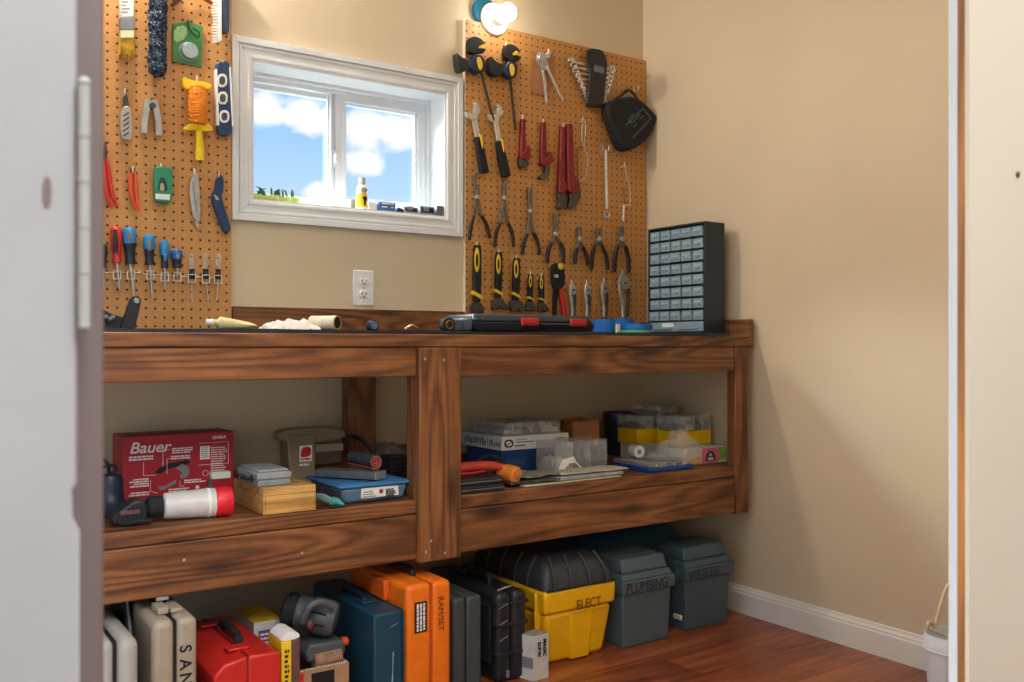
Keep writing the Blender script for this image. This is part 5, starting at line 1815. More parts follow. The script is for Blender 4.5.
t = thing('folding_knife', 'teal handled folding tool on the shelf between wooden box and blue tub', 'folding tool', (xat(328, 2.21), 2.21, SH))
pa, pb = Vector((xat(315.5, 2.29), 2.29, SH + .018)), Vector((xat(332, 2.215), 2.215, SH + .014))
m_ = MB().tube([pa, (pa + pb) / 2 + Vector((0, 0, .002)), pb], [.009, .012, .010], 10, .55)
m_.build('handle', mat('pale_teal', (132, 168, 162), .5), t, 0)
pc = Vector((xat(344, 2.195), 2.195, SH + .006))
MB().tube([pb + (pc - pb) * .02 + Vector((0, 0, .002)), (pb + pc) / 2 + Vector((0, 0, .004)), pc], [.0110, .009, .003], 10, .55).build('grip', mat('teal', (30, 140, 136), .45), t)
MB().tube([Vector((xat(331, 2.20), 2.20, SH + .004)), Vector((xat(345, 2.188), 2.192, SH + .003))], [.004, .0025], 8).build('blade', 'matblack', t)

t = thing('ribbed_block', 'black ribbed block at the back, beside the centre post', 'block', (xat(402, 2.5), 2.5, SH))
xa, xb = xat(391, 2.5), xat(413, 2.5)
zt = zat(402, 457, 2.5)
MB().frustum((xa, 2.5, SH + .0004), (xb, 2.6, zt), (xa + .004, 2.506, 0), (xb - .002, 2.594, 0)).build('body', mat('charger_black', (30, 34, 44), .45), t, .005)
m_ = MB()
for k in range(4):
    z = SH + .03 + k * .013
    m_.box((xa + .003, 2.497, z), (xb - .003, 2.5035, z + .004))
m_.build('ribs', 'matblack', t, .0006)

t = thing('folded_tarp', 'grey brown bundled cloth behind the ribbed black block', 'cloth bundle', (xat(392, 2.66), 2.66, SH))
xa, xb = xat(372, 2.66), xat(424, 2.66)
m_ = MB()
NX, NY = 30, 16
zt = zat(390, 437, 2.66) - SH
grid = []
for i in range(NX):
    row = []
    for j in range(NY):
        u, v = i / (NX - 1), j / (NY - 1)
        e = min(1, math.sin(PI * min(max(u, .001), .999)) * 1.7) ** .6 * min(1, math.sin(PI * min(max(v, .001), .999)) * 1.6) ** .5
        h = zt * e * (1 - .42 * u) * (.95 + .22 * noise.noise(Vector((u * 5, v * 4, 9)))) + .007 * noise.noise(Vector((u * 12, v * 7, 2)))
        row.append(m_.bm.verts.new((xa + (xb - xa) * u, 2.60 + .085 * v, SH + .0008 + max(0, h))))
    grid.append(row)
for i in range(NX - 1):
    for j in range(NY - 1):
        m_.bm.faces.new((grid[i][j], grid[i + 1][j], grid[i + 1][j + 1], grid[i][j + 1]))
ba = [m_.bm.verts.new((r[0].co.x, r[0].co.y, SH + .0004)) for r in grid]
bb_ = [m_.bm.verts.new((r[-1].co.x, r[-1].co.y, SH + .0004)) for r in grid]
for i in range(NX - 1):
    m_.bm.faces.new((ba[i], ba[i + 1], bb_[i + 1], bb_[i]))
m_.build('cloth', mat('drab_cloth', (128, 116, 100), .9, bmp=.3), t)

# ================================================================== lower shelf, right bay
def flat_case(name, label, cat, x0, x1, y0, y1, z0, z1, m, edge, group=None):
    t = thing(name, label, cat, ((x0 + x1) / 2, (y0 + y1) / 2, z0), 0, group)
    zm = z0 + (z1 - z0) * .5
    MB().box((x0, y0, z0 + .0003), (x1, y1, zm - .0005)).build('bottom_shell', m, t, .0025)
    MB().box((x0, y0, zm + .0005), (x1, y1, z1)).build('lid', m, t, .0025)
    MB().box((x1 - .0005, y0 + .004, zm - .001), (x1 + .0012, y1 - .004, zm + .001)).box((x0 + .004, y0 - .0012, zm - .001), (x1 - .004, y0 - .0003, zm + .001)).build('seam_strip', edge, t)
    return t


dk = mat('case_charcoal', (38, 36, 38), .45)
flat_case('flat_case', 'flat black case at the shelf edge, lower of the two by the centre post', 'case', 1.325, 1.472, 2.196, 2.36, SH, SH + .020, dk, 'greygrip', 'flat black cases')
flat_case('flat_case', 'flat black case at the shelf edge, upper of the two by the centre post', 'case', 1.325, 1.468, 2.200, 2.36, SH + .0206, SH + .040, dk, 'greygrip', 'flat black cases')
zc = SH + .0436
t = thing('oscillating_tool', 'red and orange power tool lying on the flat black cases', 'power tool', (1.43, 2.27, zc))
hd = (xat(514.5, 2.235), 2.235)
MB().lathe([(.0001, 0), (.020, 0), (.0255, .005), (.0265, .04), (.022, .062), (.0001, .064)], (hd[0], hd[1] - .014, SH + .034), (-.30, 1, .10), 22).build('orange_head', mat('tool_orange', (232, 134, 58), .45), t)
m_ = MB().tube(chaikin([(hd[0] - .026, 2.262, zc + .012), (hd[0] - .06, 2.275, zc + .018), (hd[0] - .11, 2.285, zc + .019), (1.335, 2.29, zc + .013)], 2, False), [.0118] * 3 + [.0145] * 5 + [.016] * 2 + [.012] * 2, 14)
m_.build('body', mat('tool_red', (190, 62, 48), .45), t)
m_ = MB().tube(chaikin([(1.345, 2.262, zc + .004), (1.40, 2.250, zc + .004), (1.44, 2.252, zc + .007)], 2, False), .0036, 8)
m_.build('red_lever', 'redgrip', t)
t = thing('cable_coil', 'small coil of dark cable lying behind the red and orange tool', 'cable', (xat(488, 2.40), 2.40, SH))
m_ = MB()
for k in range(4):
    m_.torus((xat(487 + k * 1.5, 2.395), 2.395, SH + .046 + .003 * k), .034 - k * .003, .0032, (.25, 1, .5 + .1 * k), 26, 6)
m_.build('coil', mat('dark_green_cable', (44, 52, 50), .6), t)

# white carton over blue box, clear organizer on top
Y0 = 2.45
x0, x1 = 1.632, 1.900
zb0, zb1, zb2 = SH, .6125, .657
t = thing('blue_carton', 'dark blue carton under the white printed carton', 'box', ((x0 + x1) / 2, Y0 + .13, zb0))
MB().box((x0 + .004, Y0 + .006, zb0 + .0004), (x1 - .05, Y0 + .22, zb1)).build('carton', mat('carton_navy', (28, 58, 112), .5), t, .0015)
MB().box((x0 + .02, Y0 + .0050, zb0 + .02), (x0 + .10, Y0 + .0058, zb0 + .05)).build('faded_panel', mat('navy_panel', (44, 76, 132), .5), t)
t = thing('white_carton', 'white carton with a dark square emblem, on the blue carton', 'box', ((x0 + x1) / 2, Y0 + .12, zb1))
MB().box((x0, Y0, zb1 + .0005), (x1, Y0 + .245, zb2)).build('carton', mat('carton_white', (214, 214, 210), .6, var=.05), t, .0015)
L = Vector(t.location)
cx_, cz_ = x0 + .027, (zb1 + zb2) / 2
MB().prism(chaikin([(cx_ - .017, cz_ - .013), (cx_ + .017, cz_ - .013), (cx_ + .017, cz_ + .013), (cx_ - .017, cz_ + .013)], 2), Y0 - .0008, Y0 - .0001).build('emblem', 'ink', t, smooth=False)
MB().prism(chaikin([(cx_ - .011, cz_ - .008), (cx_ + .011, cz_ - .008), (cx_ + .011, cz_ + .008), (cx_ - .011, cz_ + .008)], 3), Y0 - .0012, Y0 - .0007).build('emblem_ring', 'label', t, smooth=False)
MB().tube([(cx_ - .010, Y0 - .0012, cz_ - .006), (cx_ + .010, Y0 - .0012, cz_ + .006)], .0014, 6).build('emblem_bar', 'ink', t)
lines(t, x0 + .058, zb2 - .010, .05, 1, .01, Y0, .003, m='greygrip', seed=41)
lines(t, x0 + .058, zb2 - .018, .075, 1, .01, Y0, .0032, m='ink', seed=42)
lines(t, x0 + .05, zb2 - .029, .06, 1, .01, Y0, .0036, m='ink', seed=43)
lines(t, x1 - .05, zb2 - .012, .040, 1, .01, Y0, .005, m='redink', seed=44)
m_ = MB()
rn = random.Random(5)
for k in range(16):
    y = Y0 + .01 + k * .014
    m_.box((x0 - .0007, y, zb1 + .008 + rn.random() * .006), (x0 - .0001, y + rn.uniform(.005, .011), zb2 - .010 - rn.random() * .01))
m_.build('side_printing', 'greygrip', t, smooth=False)


def organizer(name, label, x0, x1, y0, y1, z0, z1, nx, base=None, basef=0.0, group=None):
    """shallow clear box with dividers and little parts inside"""
    t = thing(name, label, 'organizer', ((x0 + x1) / 2, (y0 + y1) / 2, z0), 0, group)
    zb = z0 + (z1 - z0) * basef
    if base:
        MB().box((x0, y0, z0 + .0004), (x1, y1, zb - .0004)).build('base_tray', base, t, .003)
    th = .0022
    m_ = MB()
    m_.box((x0, y0, zb + .0004), (x1, y0 + th, z1 - .003)).box((x0, y1 - th, zb + .0004), (x1, y1, z1 - .003))
    m_.box((x0, y0 + th, zb + .0004), (x0 + th, y1 - th, z1 - .003)).box((x1 - th, y0 + th, zb + .0004), (x1, y1 - th, z1 - .003))
    m_.build('clear_walls', 'clear', t, smooth=False)
    MB().box((x0 - .002, y0 - .002, z1 - .0028), (x1 + .002, y1 + .002, z1)).build('clear_lid', 'clear_lt', t, .001)
    m_ = MB()
    for k in range(1, nx):
        x = x0 + (x1 - x0) * k / nx
        m_.box((x - .0012, y0 + th + .0005, zb + .001), (x + .0012, y1 - th - .0005, z1 - .004))
    m_.build('dividers', M.setdefault('divider', mat('divider_plastic', (214, 216, 214), .4, alpha=.7)), t, smooth=False)
    rn = random.Random(int(x0 * 1000))
    cols = [(170, 166, 158), (54, 56, 62), (206, 200, 188), (100, 84, 66)]
    mats_ = [mat('small_parts', c, .5, var=.4, scale=160) for c in cols]
    for k in range(nx):
        xa_ = x0 + (x1 - x0) * k / nx + .004
        xb_ = x0 + (x1 - x0) * (k + 1) / nx - .004
        h = (z1 - zb) * rn.uniform(.45, .85)
        m_ = MB()
        gx, gy = 7, 9
        g = [[m_.bm.verts.new((xa_ + (xb_ - xa_) * i / (gx - 1), y0 + .005 + (y1 - y0 - .010) * j / (gy - 1), zb + .002 + (h * rn.uniform(.55, 1) if 0 < i < gx - 1 and 0 < j < gy - 1 else h * .5))) for j in range(gy)] for i in range(gx)]
        f_ = [[m_.bm.verts.new((v.co.x, v.co.y, zb + .0012)) for v in r_] for r_ in g]
        for i in range(gx - 1):
            for j in range(gy - 1):
                m_.bm.faces.new((g[i][j], g[i + 1][j], g[i + 1][j + 1], g[i][j + 1]))
        for i in range(gx - 1):
            for j in (0, gy - 1):
                m_.bm.faces.new((f_[i][j], f_[i + 1][j], g[i + 1][j], g[i][j]))
        for j in range(gy - 1):
            for i in (0, gx - 1):
                m_.bm.faces.new((f_[i][j], f_[i][j + 1], g[i][j + 1], g[i][j]))
        o = m_.build('contents', mats_[rn.randrange(4)], t, smooth=False)
        o['kind'] = 'stuff'
    for fx in (.25, .75):
        x = x0 + (x1 - x0) * fx
        MB().box((x - .010, y0 - .0045, z1 - .016), (x + .010, y0 - .0022, z1 - .001)).build('latch', 'clear_lt', t, .0006)
    return t


organizer('parts_organizer', 'wide clear organizer lying on the white printed carton', 1.665, 1.895, 2.49, 2.68, .6576, .697, 6, group='clear parts organizers')
organizer('parts_organizer', 'smoky clear organizer standing before the cardboard box', 1.752, 1.962, 2.325, 2.43, SH, .6435, 3, group='clear parts organizers')

t = thing('cardboard_box', 'open brown cardboard box tilted beside the dark blue canister', 'box', (xat(587, 2.53), 2.55, SH))
xa, xb = xat(574.4, 2.53), xat(600.5, 2.53)
zt = zat(575, 422, 2.53)
rt = Matrix.Rotation(R(-3), 3, 'Y')
pv = (xa, 2.53, SH)
m_ = MB()
for a_, b_ in (((xa, 2.53, SH + .004), (xb, 2.534, zt)), ((xa, 2.646, SH + .004), (xb, 2.65, zt)), ((xa, 2.5342, SH + .004), (xa + .004, 2.6458, zt)), ((xb - .004, 2.5342, SH + .004), (xb, 2.6458, zt)), ((xa + .0042, 2.5342, SH + .004), (xb - .0042, 2.6458, SH + .008))):
    m_.box(a_, b_, rt, pv)
m_.build('carton', 'kraft', t, .0008)
MB().prism([(xa - .03, zt - .004), (xa - .0005, zt - .0005), (xa - .0005, zt + .002), (xa - .03, zt - .001)], 2.54, 2.64).build('flap', mat('kraft_dark', (120, 76, 48), .8), t)

yc_ = 2.682
t = thing('canister', 'dark blue plastic canister at the back of the right shelf bay', 'canister', (xat(618.5, yc_), yc_, SH))
ch = zat(618, 412, yc_) - SH
MB().lathe([(.0001, .0004), (.050, .0004), (.053, .004), (.058, ch - .008), (.061, ch - .006), (.061, ch), (.056, ch), (.052, .012), (.0001, .010)], (xat(618.5, yc_), yc_, SH), (0, 0, 1), 36).build('body', mat('canister_blue', (24, 48, 66), .35), t)
m_ = MB()
for k in range(3):
    th = R(-112 + k * 8)
    m_.box((xat(618.5, yc_) + .0595 * math.cos(th) - .0015, yc_ + .0595 * math.sin(th) - .0015, SH + .012), (xat(618.5, yc_) + .0595 * math.cos(th) + .0015, yc_ + .0595 * math.sin(th) + .0015, SH + ch - .012))
m_.build('ribs', 'navy', t)

# papers and flat things at the shelf edge
def sheet(name, label, cat, px0, px1, y0, y1, z0, th, rz, m, wav=.002, group=None, extra=None):
    """slightly wavy flat thing"""
    x0, x1 = xat(px0, y0), xat(px1, y0)
    c = Vector(((x0 + x1) / 2, (y0 + y1) / 2, z0))
    t = thing(name, label, cat, c, R(rz), group)
    w_, d_ = (x1 - x0) / 2, (y1 - y0) / 2
    m_ = MB()
    N, K = 14, 8
    top, bot = [], []
    for i in range(N + 1):
        for lst, dz in ((top, th), (bot, 0)):
            lst.append([m_.bm.verts.new((-w_ + 2 * w_ * i / N, -d_ + 2 * d_ * j / K, .0004 + dz + wav * (1 + noise.noise(Vector((i * .35 + px0, j * .3, z0 * 40)))) )) for j in range(K + 1)])
    for i in range(N):
        for j in range(K):
            m_.bm.faces.new((top[i][j], top[i + 1][j], top[i + 1][j + 1], top[i][j + 1]))
            m_.bm.faces.new((bot[i][j], bot[i][j + 1], bot[i + 1][j + 1], bot[i + 1][j]))
        for j in (0, K):
            m_.bm.faces.new((top[i][j], top[i + 1][j], bot[i + 1][j], bot[i][j]))
    for j in range(K):
        for i in (0, N):
            m_.bm.faces.new((top[i][j], top[i][j + 1], bot[i][j + 1], bot[i][j]))
    m_.build('sheet', m, t, world=False)
    if extra:
        extra(t, w_, d_, th + wav * 1.6)
    return t


gp = 'papers and pads at the shelf edge'
sheet('cardboard_pad', 'cream cardboard sheet lowest in the pile at the shelf edge', 'cardboard', 524, 622, 2.206, 2.40, SH, .004, 1.5, mat('cream_card', (214, 196, 158), .8), .0006, gp)
sheet('magazine', 'dark glossy booklet in the pile left of the pale pads', 'booklet', 512, 560, 2.215, 2.30, SH + .0062, .008, -4, mat('dark_booklet', (66, 70, 70), .35, var=.5, scale=24), .0022, gp)
sheet('paper_pad', 'grey white paper pad in the middle of the pile at the shelf edge', 'paper', 556, 624, 2.214, 2.312, SH + .0065, .009, 2, mat('grey_paper', (168, 174, 178), .6, var=.2, scale=18), .001, gp)
sheet('plastic_sleeve', 'crumpled greenish plastic sleeve on top of the dark booklet', 'plastic sleeve', 515, 561, 2.222, 2.312, SH + .0195, .005, 3, mat('drab_sleeve', (132, 130, 108), .3, var=.5, scale=30), .006, gp)
sheet('instruction_leaflet', 'pale creased leaflet on the grey white pad', 'leaflet', 562, 628, 2.222, 2.314, SH + .0180, .003, -2, mat('beige_leaflet', (206, 196, 174), .7, var=.2, scale=26), .003, gp)
t = thing('price_card', 'bent white card propped on the pile before the smoky organizer', 'card', (xat(569, 2.25), 2.25, SH + .03))
m_ = MB()
pq = [(xat(559, 2.25), SH + .036), (xat(562.5, 2.25), SH + .064), (xat(574, 2.25), SH + .071), (xat(577, 2.25), SH + .050), (xat(570, 2.25), SH + .052), (xat(564, 2.25), SH + .034)]
m_.prism(pq, 2.250, 2.2515)
m_.build('card', 'label', t, smooth=False)
MB().tube([(xat(572, 2.248), 2.248, SH + .066), (xat(581, 2.246), 2.246, SH + .036)], .0022, 6).build('strip', 'label', t)

# blue tray of parts
t = organizer('parts_tray', 'flat blue based parts tray with clear lid at the shelf edge', 2.055, 2.255, 2.225, 2.40, SH, .567, 5, mat('tray_blue', (20, 74, 154), .4), .52)
t = thing('white_spool', 'small white roll lying at the back of the blue parts tray', 'spool', (xat(638, 2.36), 2.36, .567))
p0 = Vector((xat(633, 2.39), 2.39, .5675 + .021))
p1 = Vector((xat(639.5, 2.345), 2.345, .5675 + .021))
MB().tube([p0, p1], .021, 22).build('roll', 'white', t, .002)
d = (p1 - p0).normalized()
MB().cyl(p1 + d * .0001, p1 + d * .0012, .008, seg=16).build('core', 'greygrip', t)

# label box with organizers on it
Y0 = 2.285
x0, x1 = xat(684, Y0), xat(727, Y0)
zl = .5925
t = thing('label_carton', 'white cardboard box with pink and green label beside the end post', 'box', ((x0 + x1) / 2, Y0 + .17, SH))
MB().box((x0, Y0, SH + .0004), (x1, Y0 + .33, zl)).build('carton', mat('box_offwhite', (206, 200, 186), .6, var=.06), t, .0015)
xa, xb = xat(702, Y0), xat(718.5, Y0)
MB().box((xa, Y0 - .0007, SH + .003), (xb, Y0 - .0001, zl - .002)).build('pink_panel', mat('pink_print', (222, 110, 140), .6), t)
MB().box((xb + .0005, Y0 - .0007, SH + .010), (x1 - .001, Y0 - .0001, zl - .002)).build('green_panel', mat('green_print', (130, 180, 60), .6, var=.3, scale=60), t)
cx_ = (xa + xb) / 2
hd_ = [(cx_ + .024 * math.cos(k * PI / 14), SH + .010 + .034 * math.sin(k * PI / 14)) for k in range(15)]
MB().prism(hd_, Y0 - .0012, Y0 - .0006).build('dark_arch', 'ink', t, smooth=False)
MB().box((cx_ - .014, Y0 - .0016, SH + .013), (cx_ + .014, Y0 - .0011, SH + .021)).build('white_band', 'label', t)
MB().prism([(cx_ - .009, SH + .026), (cx_ + .009, SH + .026), (cx_ + .005, SH + .036), (cx_ - .005, SH + .036)], Y0 - .0016, Y0 - .0011).build('pale_patch', mat('pale_green_print', (190, 210, 150), .6), t, smooth=False)
MB().box((x0 + .012, Y0 - .0007, SH + .004), (xa - .002, Y0 - .0001, SH + .026)).build('warm_print', mat('warm_print', (224, 176, 120), .6, var=.4, scale=80), t)
yel = mat('organizer_yellow', (240, 196, 10), .4)
Yo = 2.36
organizer('parts_organizer', 'yellow based organizer with clear lid at the front of the label box', xat(678.5, Yo), xat(711, Yo), Yo, 2.47, zl + .0003, zat(690, 416, Yo), 4, yel, .50, 'clear parts organizers')
xo0, xo1 = xat(650, 2.52), xat(690, 2.52)
t = organizer('parts_organizer', 'yellow based organizer behind the crumpled clear bag', xat(635, 2.50) + .012, xat(671, 2.50), 2.50, 2.61, zl + .0003, zat(655, 415, 2.50), 4, yel, .52, 'clear parts organizers')
zz = zat(655, 415, 2.50)
organizer('parts_organizer', 'clear lidded organizer topmost at the back right of the shelf', xat(648, 2.52), xat(676, 2.52), 2.505, 2.605, zz + .0004, zat(660, 406, 2.52), 3, group='clear parts organizers')

# crumpled clear bag
t = thing('plastic_bag', 'crumpled clear plastic bag on the blue tray and label box', 'bag', (xat(668, 2.36), 2.35, .568))
m_ = MB()
NX, NY = 40, 26
xa, xb = xat(645, 2.33), xat(689, 2.33)
grid = []
for i in range(NX):
    row = []
    for j in range(NY):
        u, v = i / (NX - 1), j / (NY - 1)
        e = math.sin(PI * u) ** .7 * math.sin(PI * v) ** .6
        n1 = noise.noise(Vector((u * 7 + 3, v * 5, .3)))
        n2 = noise.noise(Vector((u * 16, v * 12, 5.1)))
        h = .072 * e * (.80 + .40 * n1) + .012 * n2 * e
        zbase = .5685 + min(1, max(0, (u - .46) * 9)) * .027
        row.append(m_.bm.verts.new((xa + (xb - xa) * u + .010 * n2, 2.245 + .105 * v + .010 * n1, zbase + max(.001, h))))
    grid.append(row)
for i in range(NX - 1):
    for j in range(NY - 1):
        m_.bm.faces.new((grid[i][j], grid[i + 1][j], grid[i + 1][j + 1], grid[i][j + 1]))
bagm, nt, b = new_mat('thin_film')
b.inputs['Base Color'].default_value = (.86, .87, .87, 1)
b.inputs['Roughness'].default_value = .18
b.inputs['Alpha'].default_value = .22
b.inputs['Specular IOR Level'].default_value = 1.0
m_.build('film', bagm, t)

# ================================================================== cases and boxes on the floor
def case(name, label, pxl, pxr, ytop, Yf, ln, col, group=None, seam=.5, handle=True, bev=.012, cat='case', rough=.45, ribs=(), lat=(), topw=1.0, seamcol='ink', worn=None, hh=.028):
    """hard case standing on its long edge, one narrow end towards us; local coords: x across, y into the wall, z up"""
    x0, x1 = xat(pxl, Yf), xat(pxr, Yf)
    h = zat((pxl + pxr) / 2, ytop, Yf)
    w = x1 - x0
    t = thing(name, label, cat, ((x0 + x1) / 2, Yf, 0), 0, group)
    m = mat(name + '_shell', col, rough, var=.08, scale=18, bmp=.08, worn=worn)
    xs = -w / 2 + w * seam
    for nm, a, b in (('shell', -w / 2, xs - .0008), ('lid', xs + .0008, w / 2)):
        MB().box((a, 0, .0006), (b, ln, h)).build(nm, m, t, bev, 4, world=False)
    MB().box((xs - .003, .004, .006), (xs + .003, ln - .004, h - .004)).build('seam', seamcol, t, world=False)
    if handle:
        y0, y1 = ln * .30, ln * .66
        m_ = MB().tube(chaikin([(xs, y0, h - .004), (xs, y0, h + hh), (xs, y1, h + hh), (xs, y1, h - .004)], 2, False), .0085, 10)
        m_.build('handle', 'black', t, world=False)
    for (zz, hh_) in ribs:
        m_ = MB().box((-w / 2 - .0025, -.0028, zz * h), (w / 2 + .0025, ln * .98, zz * h + hh_))
        m_.build('rib', m, t, .002, world=False)
    for (yy, c) in lat:
        m_ = MB().box((xs - w * .22, yy * ln, h + .0003), (xs + w * .22, yy * ln + .035, h + .007))
        m_.build('latch', c, t, .002, world=False)
    return t, w, h, m


# leftmost grey case
t, w, h, m = case('hard_case', 'light grey hard case leftmost on the floor under the bench', 97, 140, 640, 2.08, .36, (172, 172, 164), bev=.030, seam=.42, handle=False)
MB().box((-w * .36, -.0014, .01), (-w * .20, -.0002, .05)).build('sticker', 'label', t, world=False)
# dark flat case and upright rods between
t = thing('flat_panel_case', 'thin black portfolio leaning between the light grey and the beige case', 'case', (.43, 2.2, 0))
xa = xat(139, 2.12)
MB().prismx([(2.12, .0006), (2.47, .0006), (2.47, .36), (2.30, .36)], xa + .004, xa + .020).build('panel', 'matblack', t, .003)
MB().tube([(xa + .012, 2.117, .004), (xa + .012, 2.297, .358)], .0030, 8).build('edge_strip', 'greygrip', t)
t = thing('level_case', 'black upright tube case behind the light grey case', 'case', (xat(120, 2.5), 2.5, 0))
MB().box((xat(108, 2.5), 2.48, .0006), (xat(116, 2.5), 2.56, .37)).build('case_body', 'black', t, .004)
MB().tube([(xat(124, 2.55), 2.55, .0006), (xat(124, 2.55), 2.55, .37)], .014, 16).build('tube', mat('grey_tube', (84, 86, 92), .5), t)

# beige SAND case
t, w, h, m = case('sander_case', 'beige hard case marked SAND in black letters', 152.5, 198, 619.5, 2.10, .38, (164, 152, 132), bev=.016, seam=.50, handle=False)
MB().box((-.026, .05, h + .0004), (-.002, .11, h + .016)).build('latch', m, t, .003, world=False)
MB().box((.002, .05, h + .0004), (.030, .13, h + .010)).build('latch', m, t, .003, world=False)
hb_ = MB().tube(chaikin([(0, .12, h - .002), (0, .12, h + .024), (0, .27, h + .024), (0, .27, h - .002)], 1, False), .010, 10, .7)
hb_.build('handle', 'matblack', t, world=False)
MB().box((-.014, .108, h + .018), (.012, .116, h + .026)).build('handle_tag', 'label', t, world=False)
for k, ch_ in enumerate('SAND'):
    text('lettering', ch_, t, Vector((w * .10, -.0004, h - .060 - k * .0305)), .036, 'ink', down=True, bold=.0006, xs=1.0)

# red case lying with sloped top
Yf = 2.10
x0, x1 = xat(214, Yf), xat(281, Yf)
h = zat(245, 657, Yf)
w = x1 - x0
t = thing('red_case', 'bright red hard case with sloped top and black handle', 'case', ((x0 + x1) / 2, Yf, 0))
rm = mat('case_red', (196, 40, 34), .38, var=.06, scale=14, bmp=.05)
for nm, a, b, s in (('shell', -w / 2, -.0008, -1), ('lid', .0008, w / 2, 1)):
    if s < 0:
        pts = [(a, .0006), (b, .0006), (b, h), (a + .022, h - .010), (a, h - .034)]
    else:
        pts = [(a, .0006), (b, .0006), (b, h - .012), (b - .008, h - .002), (a, h)]
    MB().prism(pts, 0, .36).build(nm, rm, t, .006, 3, world=False)
MB().box((-.0026, .003, .006), (.0026, .355, h + .0006)).build('seam', mat('seam_red', (120, 20, 20), .5), t, world=False)
m_ = MB().tube(chaikin([(.010, .10, h - .004), (.010, .10, h + .024), (.010, .24, h + .024), (.010, .24, h - .004)], 1, False), .0105, 10, .7)
m_.build('handle', 'matblack', t, world=False)
for y in (.05, .27):
    MB().box((-.030, y, h + .0006), (.020, y + .035, h + .007)).build('latch', rm, t, .002, world=False)
# raised logo on the sloped side
MB().box((-w / 2 - .0012, .05, h * .45), (-w / 2 - .0002, .20, h * .62)).build('name_strip', mat('strip_dark_red', (120, 26, 26), .5), t, world=False)

# yellow white carton, pipe wrapped card, router
Y0 = 2.34
t = thing('sandpaper_carton', 'yellow and white printed carton standing behind the red case', 'box', (xat(270, Y0), Y0 + .07, 0), R(0))
x0, x1 = xat(254, Y0), xat(281, Y0)
zt = zat(262, 622, Y0)
MB().box((x0, Y0, .0006), (x1, Y0 + .16, zt)).build('carton', mat('carton_pale', (196, 190, 190), .6, var=.1), t, .0015)
MB().box((x0 - .0005, Y0 - .0006, zt + .0001), (x1 + .0005, Y0 + .16, zt + .0010)).build('yellow_top', 'yellow', t)
MB().box((x0 + .012, Y0 - .0008, zt - .060), (x1 - .008, Y0 - .0001, zt - .022)).build('purple_print', mat('purple_print', (88, 70, 120), .6), t)
lines(t, x0 + .016, zt - .030, .06, 3, .011, Y0 - .0008, .005, seed=61)
Y1 = 2.13
t = thing('abrasive_box', 'narrow yellow and brown box with torn pale top next to the red case', 'box', (xat(290, Y1), Y1 + .03, 0))
x0, x1 = xat(281.5, Y1), xat(300, Y1)
xm = x0 + (x1 - x0) * .55
zt = zat(290, 641, Y1)
MB().box((x0, Y1, .0006), (xm - .0003, Y1 + .09, zt)).build('yellow_side', 'yellow', t, .002)
MB().box((xm, Y1, .0006), (x1, Y1 + .09, zt)).build('brown_side', mat('maroon_brown', (98, 66, 60), .6), t, .002)
MB().prism(chaikin([(x0 - .002, zt + .0004), (x1 + .001, zt + .0004), (x1, zt + .014), (xm, zt + .022), (x0 + .006, zt + .012)], 1), Y1 + .004, Y1 + .085).build('torn_flap', 'label', t, .001)
lines(t, x0 + .008, zt - .02, xm - x0 - .014, 7, .012, Y1, .007, m='ink', seed=62)

Yr = 2.175
t = thing('corrugated_box', 'open cardboard box with corrugated rim holding a dark power tool', 'box', (xat(316, Yr), Yr + .08, 0))
x0, x1 = xat(296, Yr), xat(349, Yr)
zt = zat(320, 668, Yr)
m_ = MB()
for a_, b_ in (((x0, Yr, .0006), (x1, Yr + .005, zt)), ((x0, Yr + .165, .0006), (x1, Yr + .17, zt)), ((x0, Yr + .0052, .0006), (x0 + .005, Yr + .1648, zt)), ((x1 - .005, Yr + .0052, .0006), (x1, Yr + .1648, zt)), ((x0 + .0052, Yr + .0052, .0006), (x1 - .0052, Yr + .1648, .006))):
    m_.box(a_, b_)
m_.build('carton', mat('kraft_box', (170, 130, 92), .8, var=.08), t, .0006)
m_ = MB()
n_ = int((x1 - x0) / .006)
for k in range(n_):
    m_.box((x0 + k * .006 + .001, Yr + .0005, zt + .0001), (x0 + k * .006 + .0032, Yr + .0045, zt + .0036))
m_.build('corrugation', 'label', t, smooth=False)
MB().box((x0 + .004, Yr - .0008, .02), (x0 + .02, Yr - .0001, zt - .004)).build('red_print', 'redink', t)
MB().box((x0 + .040, Yr - .0010, .02), (x1 - .04, Yr - .0001, zt - .010)).build('window_print', 'ink', t)

# dark router / sander standing in the box
Yt = 2.235
t = thing('power_tool', 'dark grey power tool with round motor standing in the corrugated box', 'power tool', (xat(312, Yt), Yt, 0))
gm1 = mat('tool_grey', (78, 84, 86), .45, var=.12)
zA = zat(312, 640, Yt)
xa, xb = xat(301, Yt), xat(342, Yt)
MB().prism([(xa + .004, zt + .008), (xb - .012, zt + .008), (xb - .003, zA - .034), (xb - .010, zA - .004), (xa + .010, zA), (xa - .002, zA - .020)], Yt - .035, Yt + .06).build('lower_housing', gm1, t, .006)
p0, p1 = at(296, 611, Yt + .05), at(337, 620, Yt - .01)
d = p1 - p0
MB().lathe([(.0001, 0), (.036, 0), (.042, .006), (.042, d.length * .35), (.046, d.length * .4), (.046, d.length * .85), (.040, d.length * .97), (.028, d.length), (.0001, d.length)], p0, d, 26).build('motor', gm1, t)
MB().lathe([(.0001, -.034), (.030, -.034), (.043, -.026), (.046, -.010), (.041, -.0005), (.0001, -.0005)], p0, d, 24).build('dust_cap', 'matblack', t)
m_ = MB()
un = d.normalized()
a_, b_ = perp(un)
for k in range(10):
    th = k * 2 * PI / 10
    q = p0 + d * .6 + (a_ * math.cos(th) + b_ * math.sin(th)) * .046
    m_.tube([q - un * .02, q + un * .02], .0032, 6)
m_.build('vents', 'matblack', t)
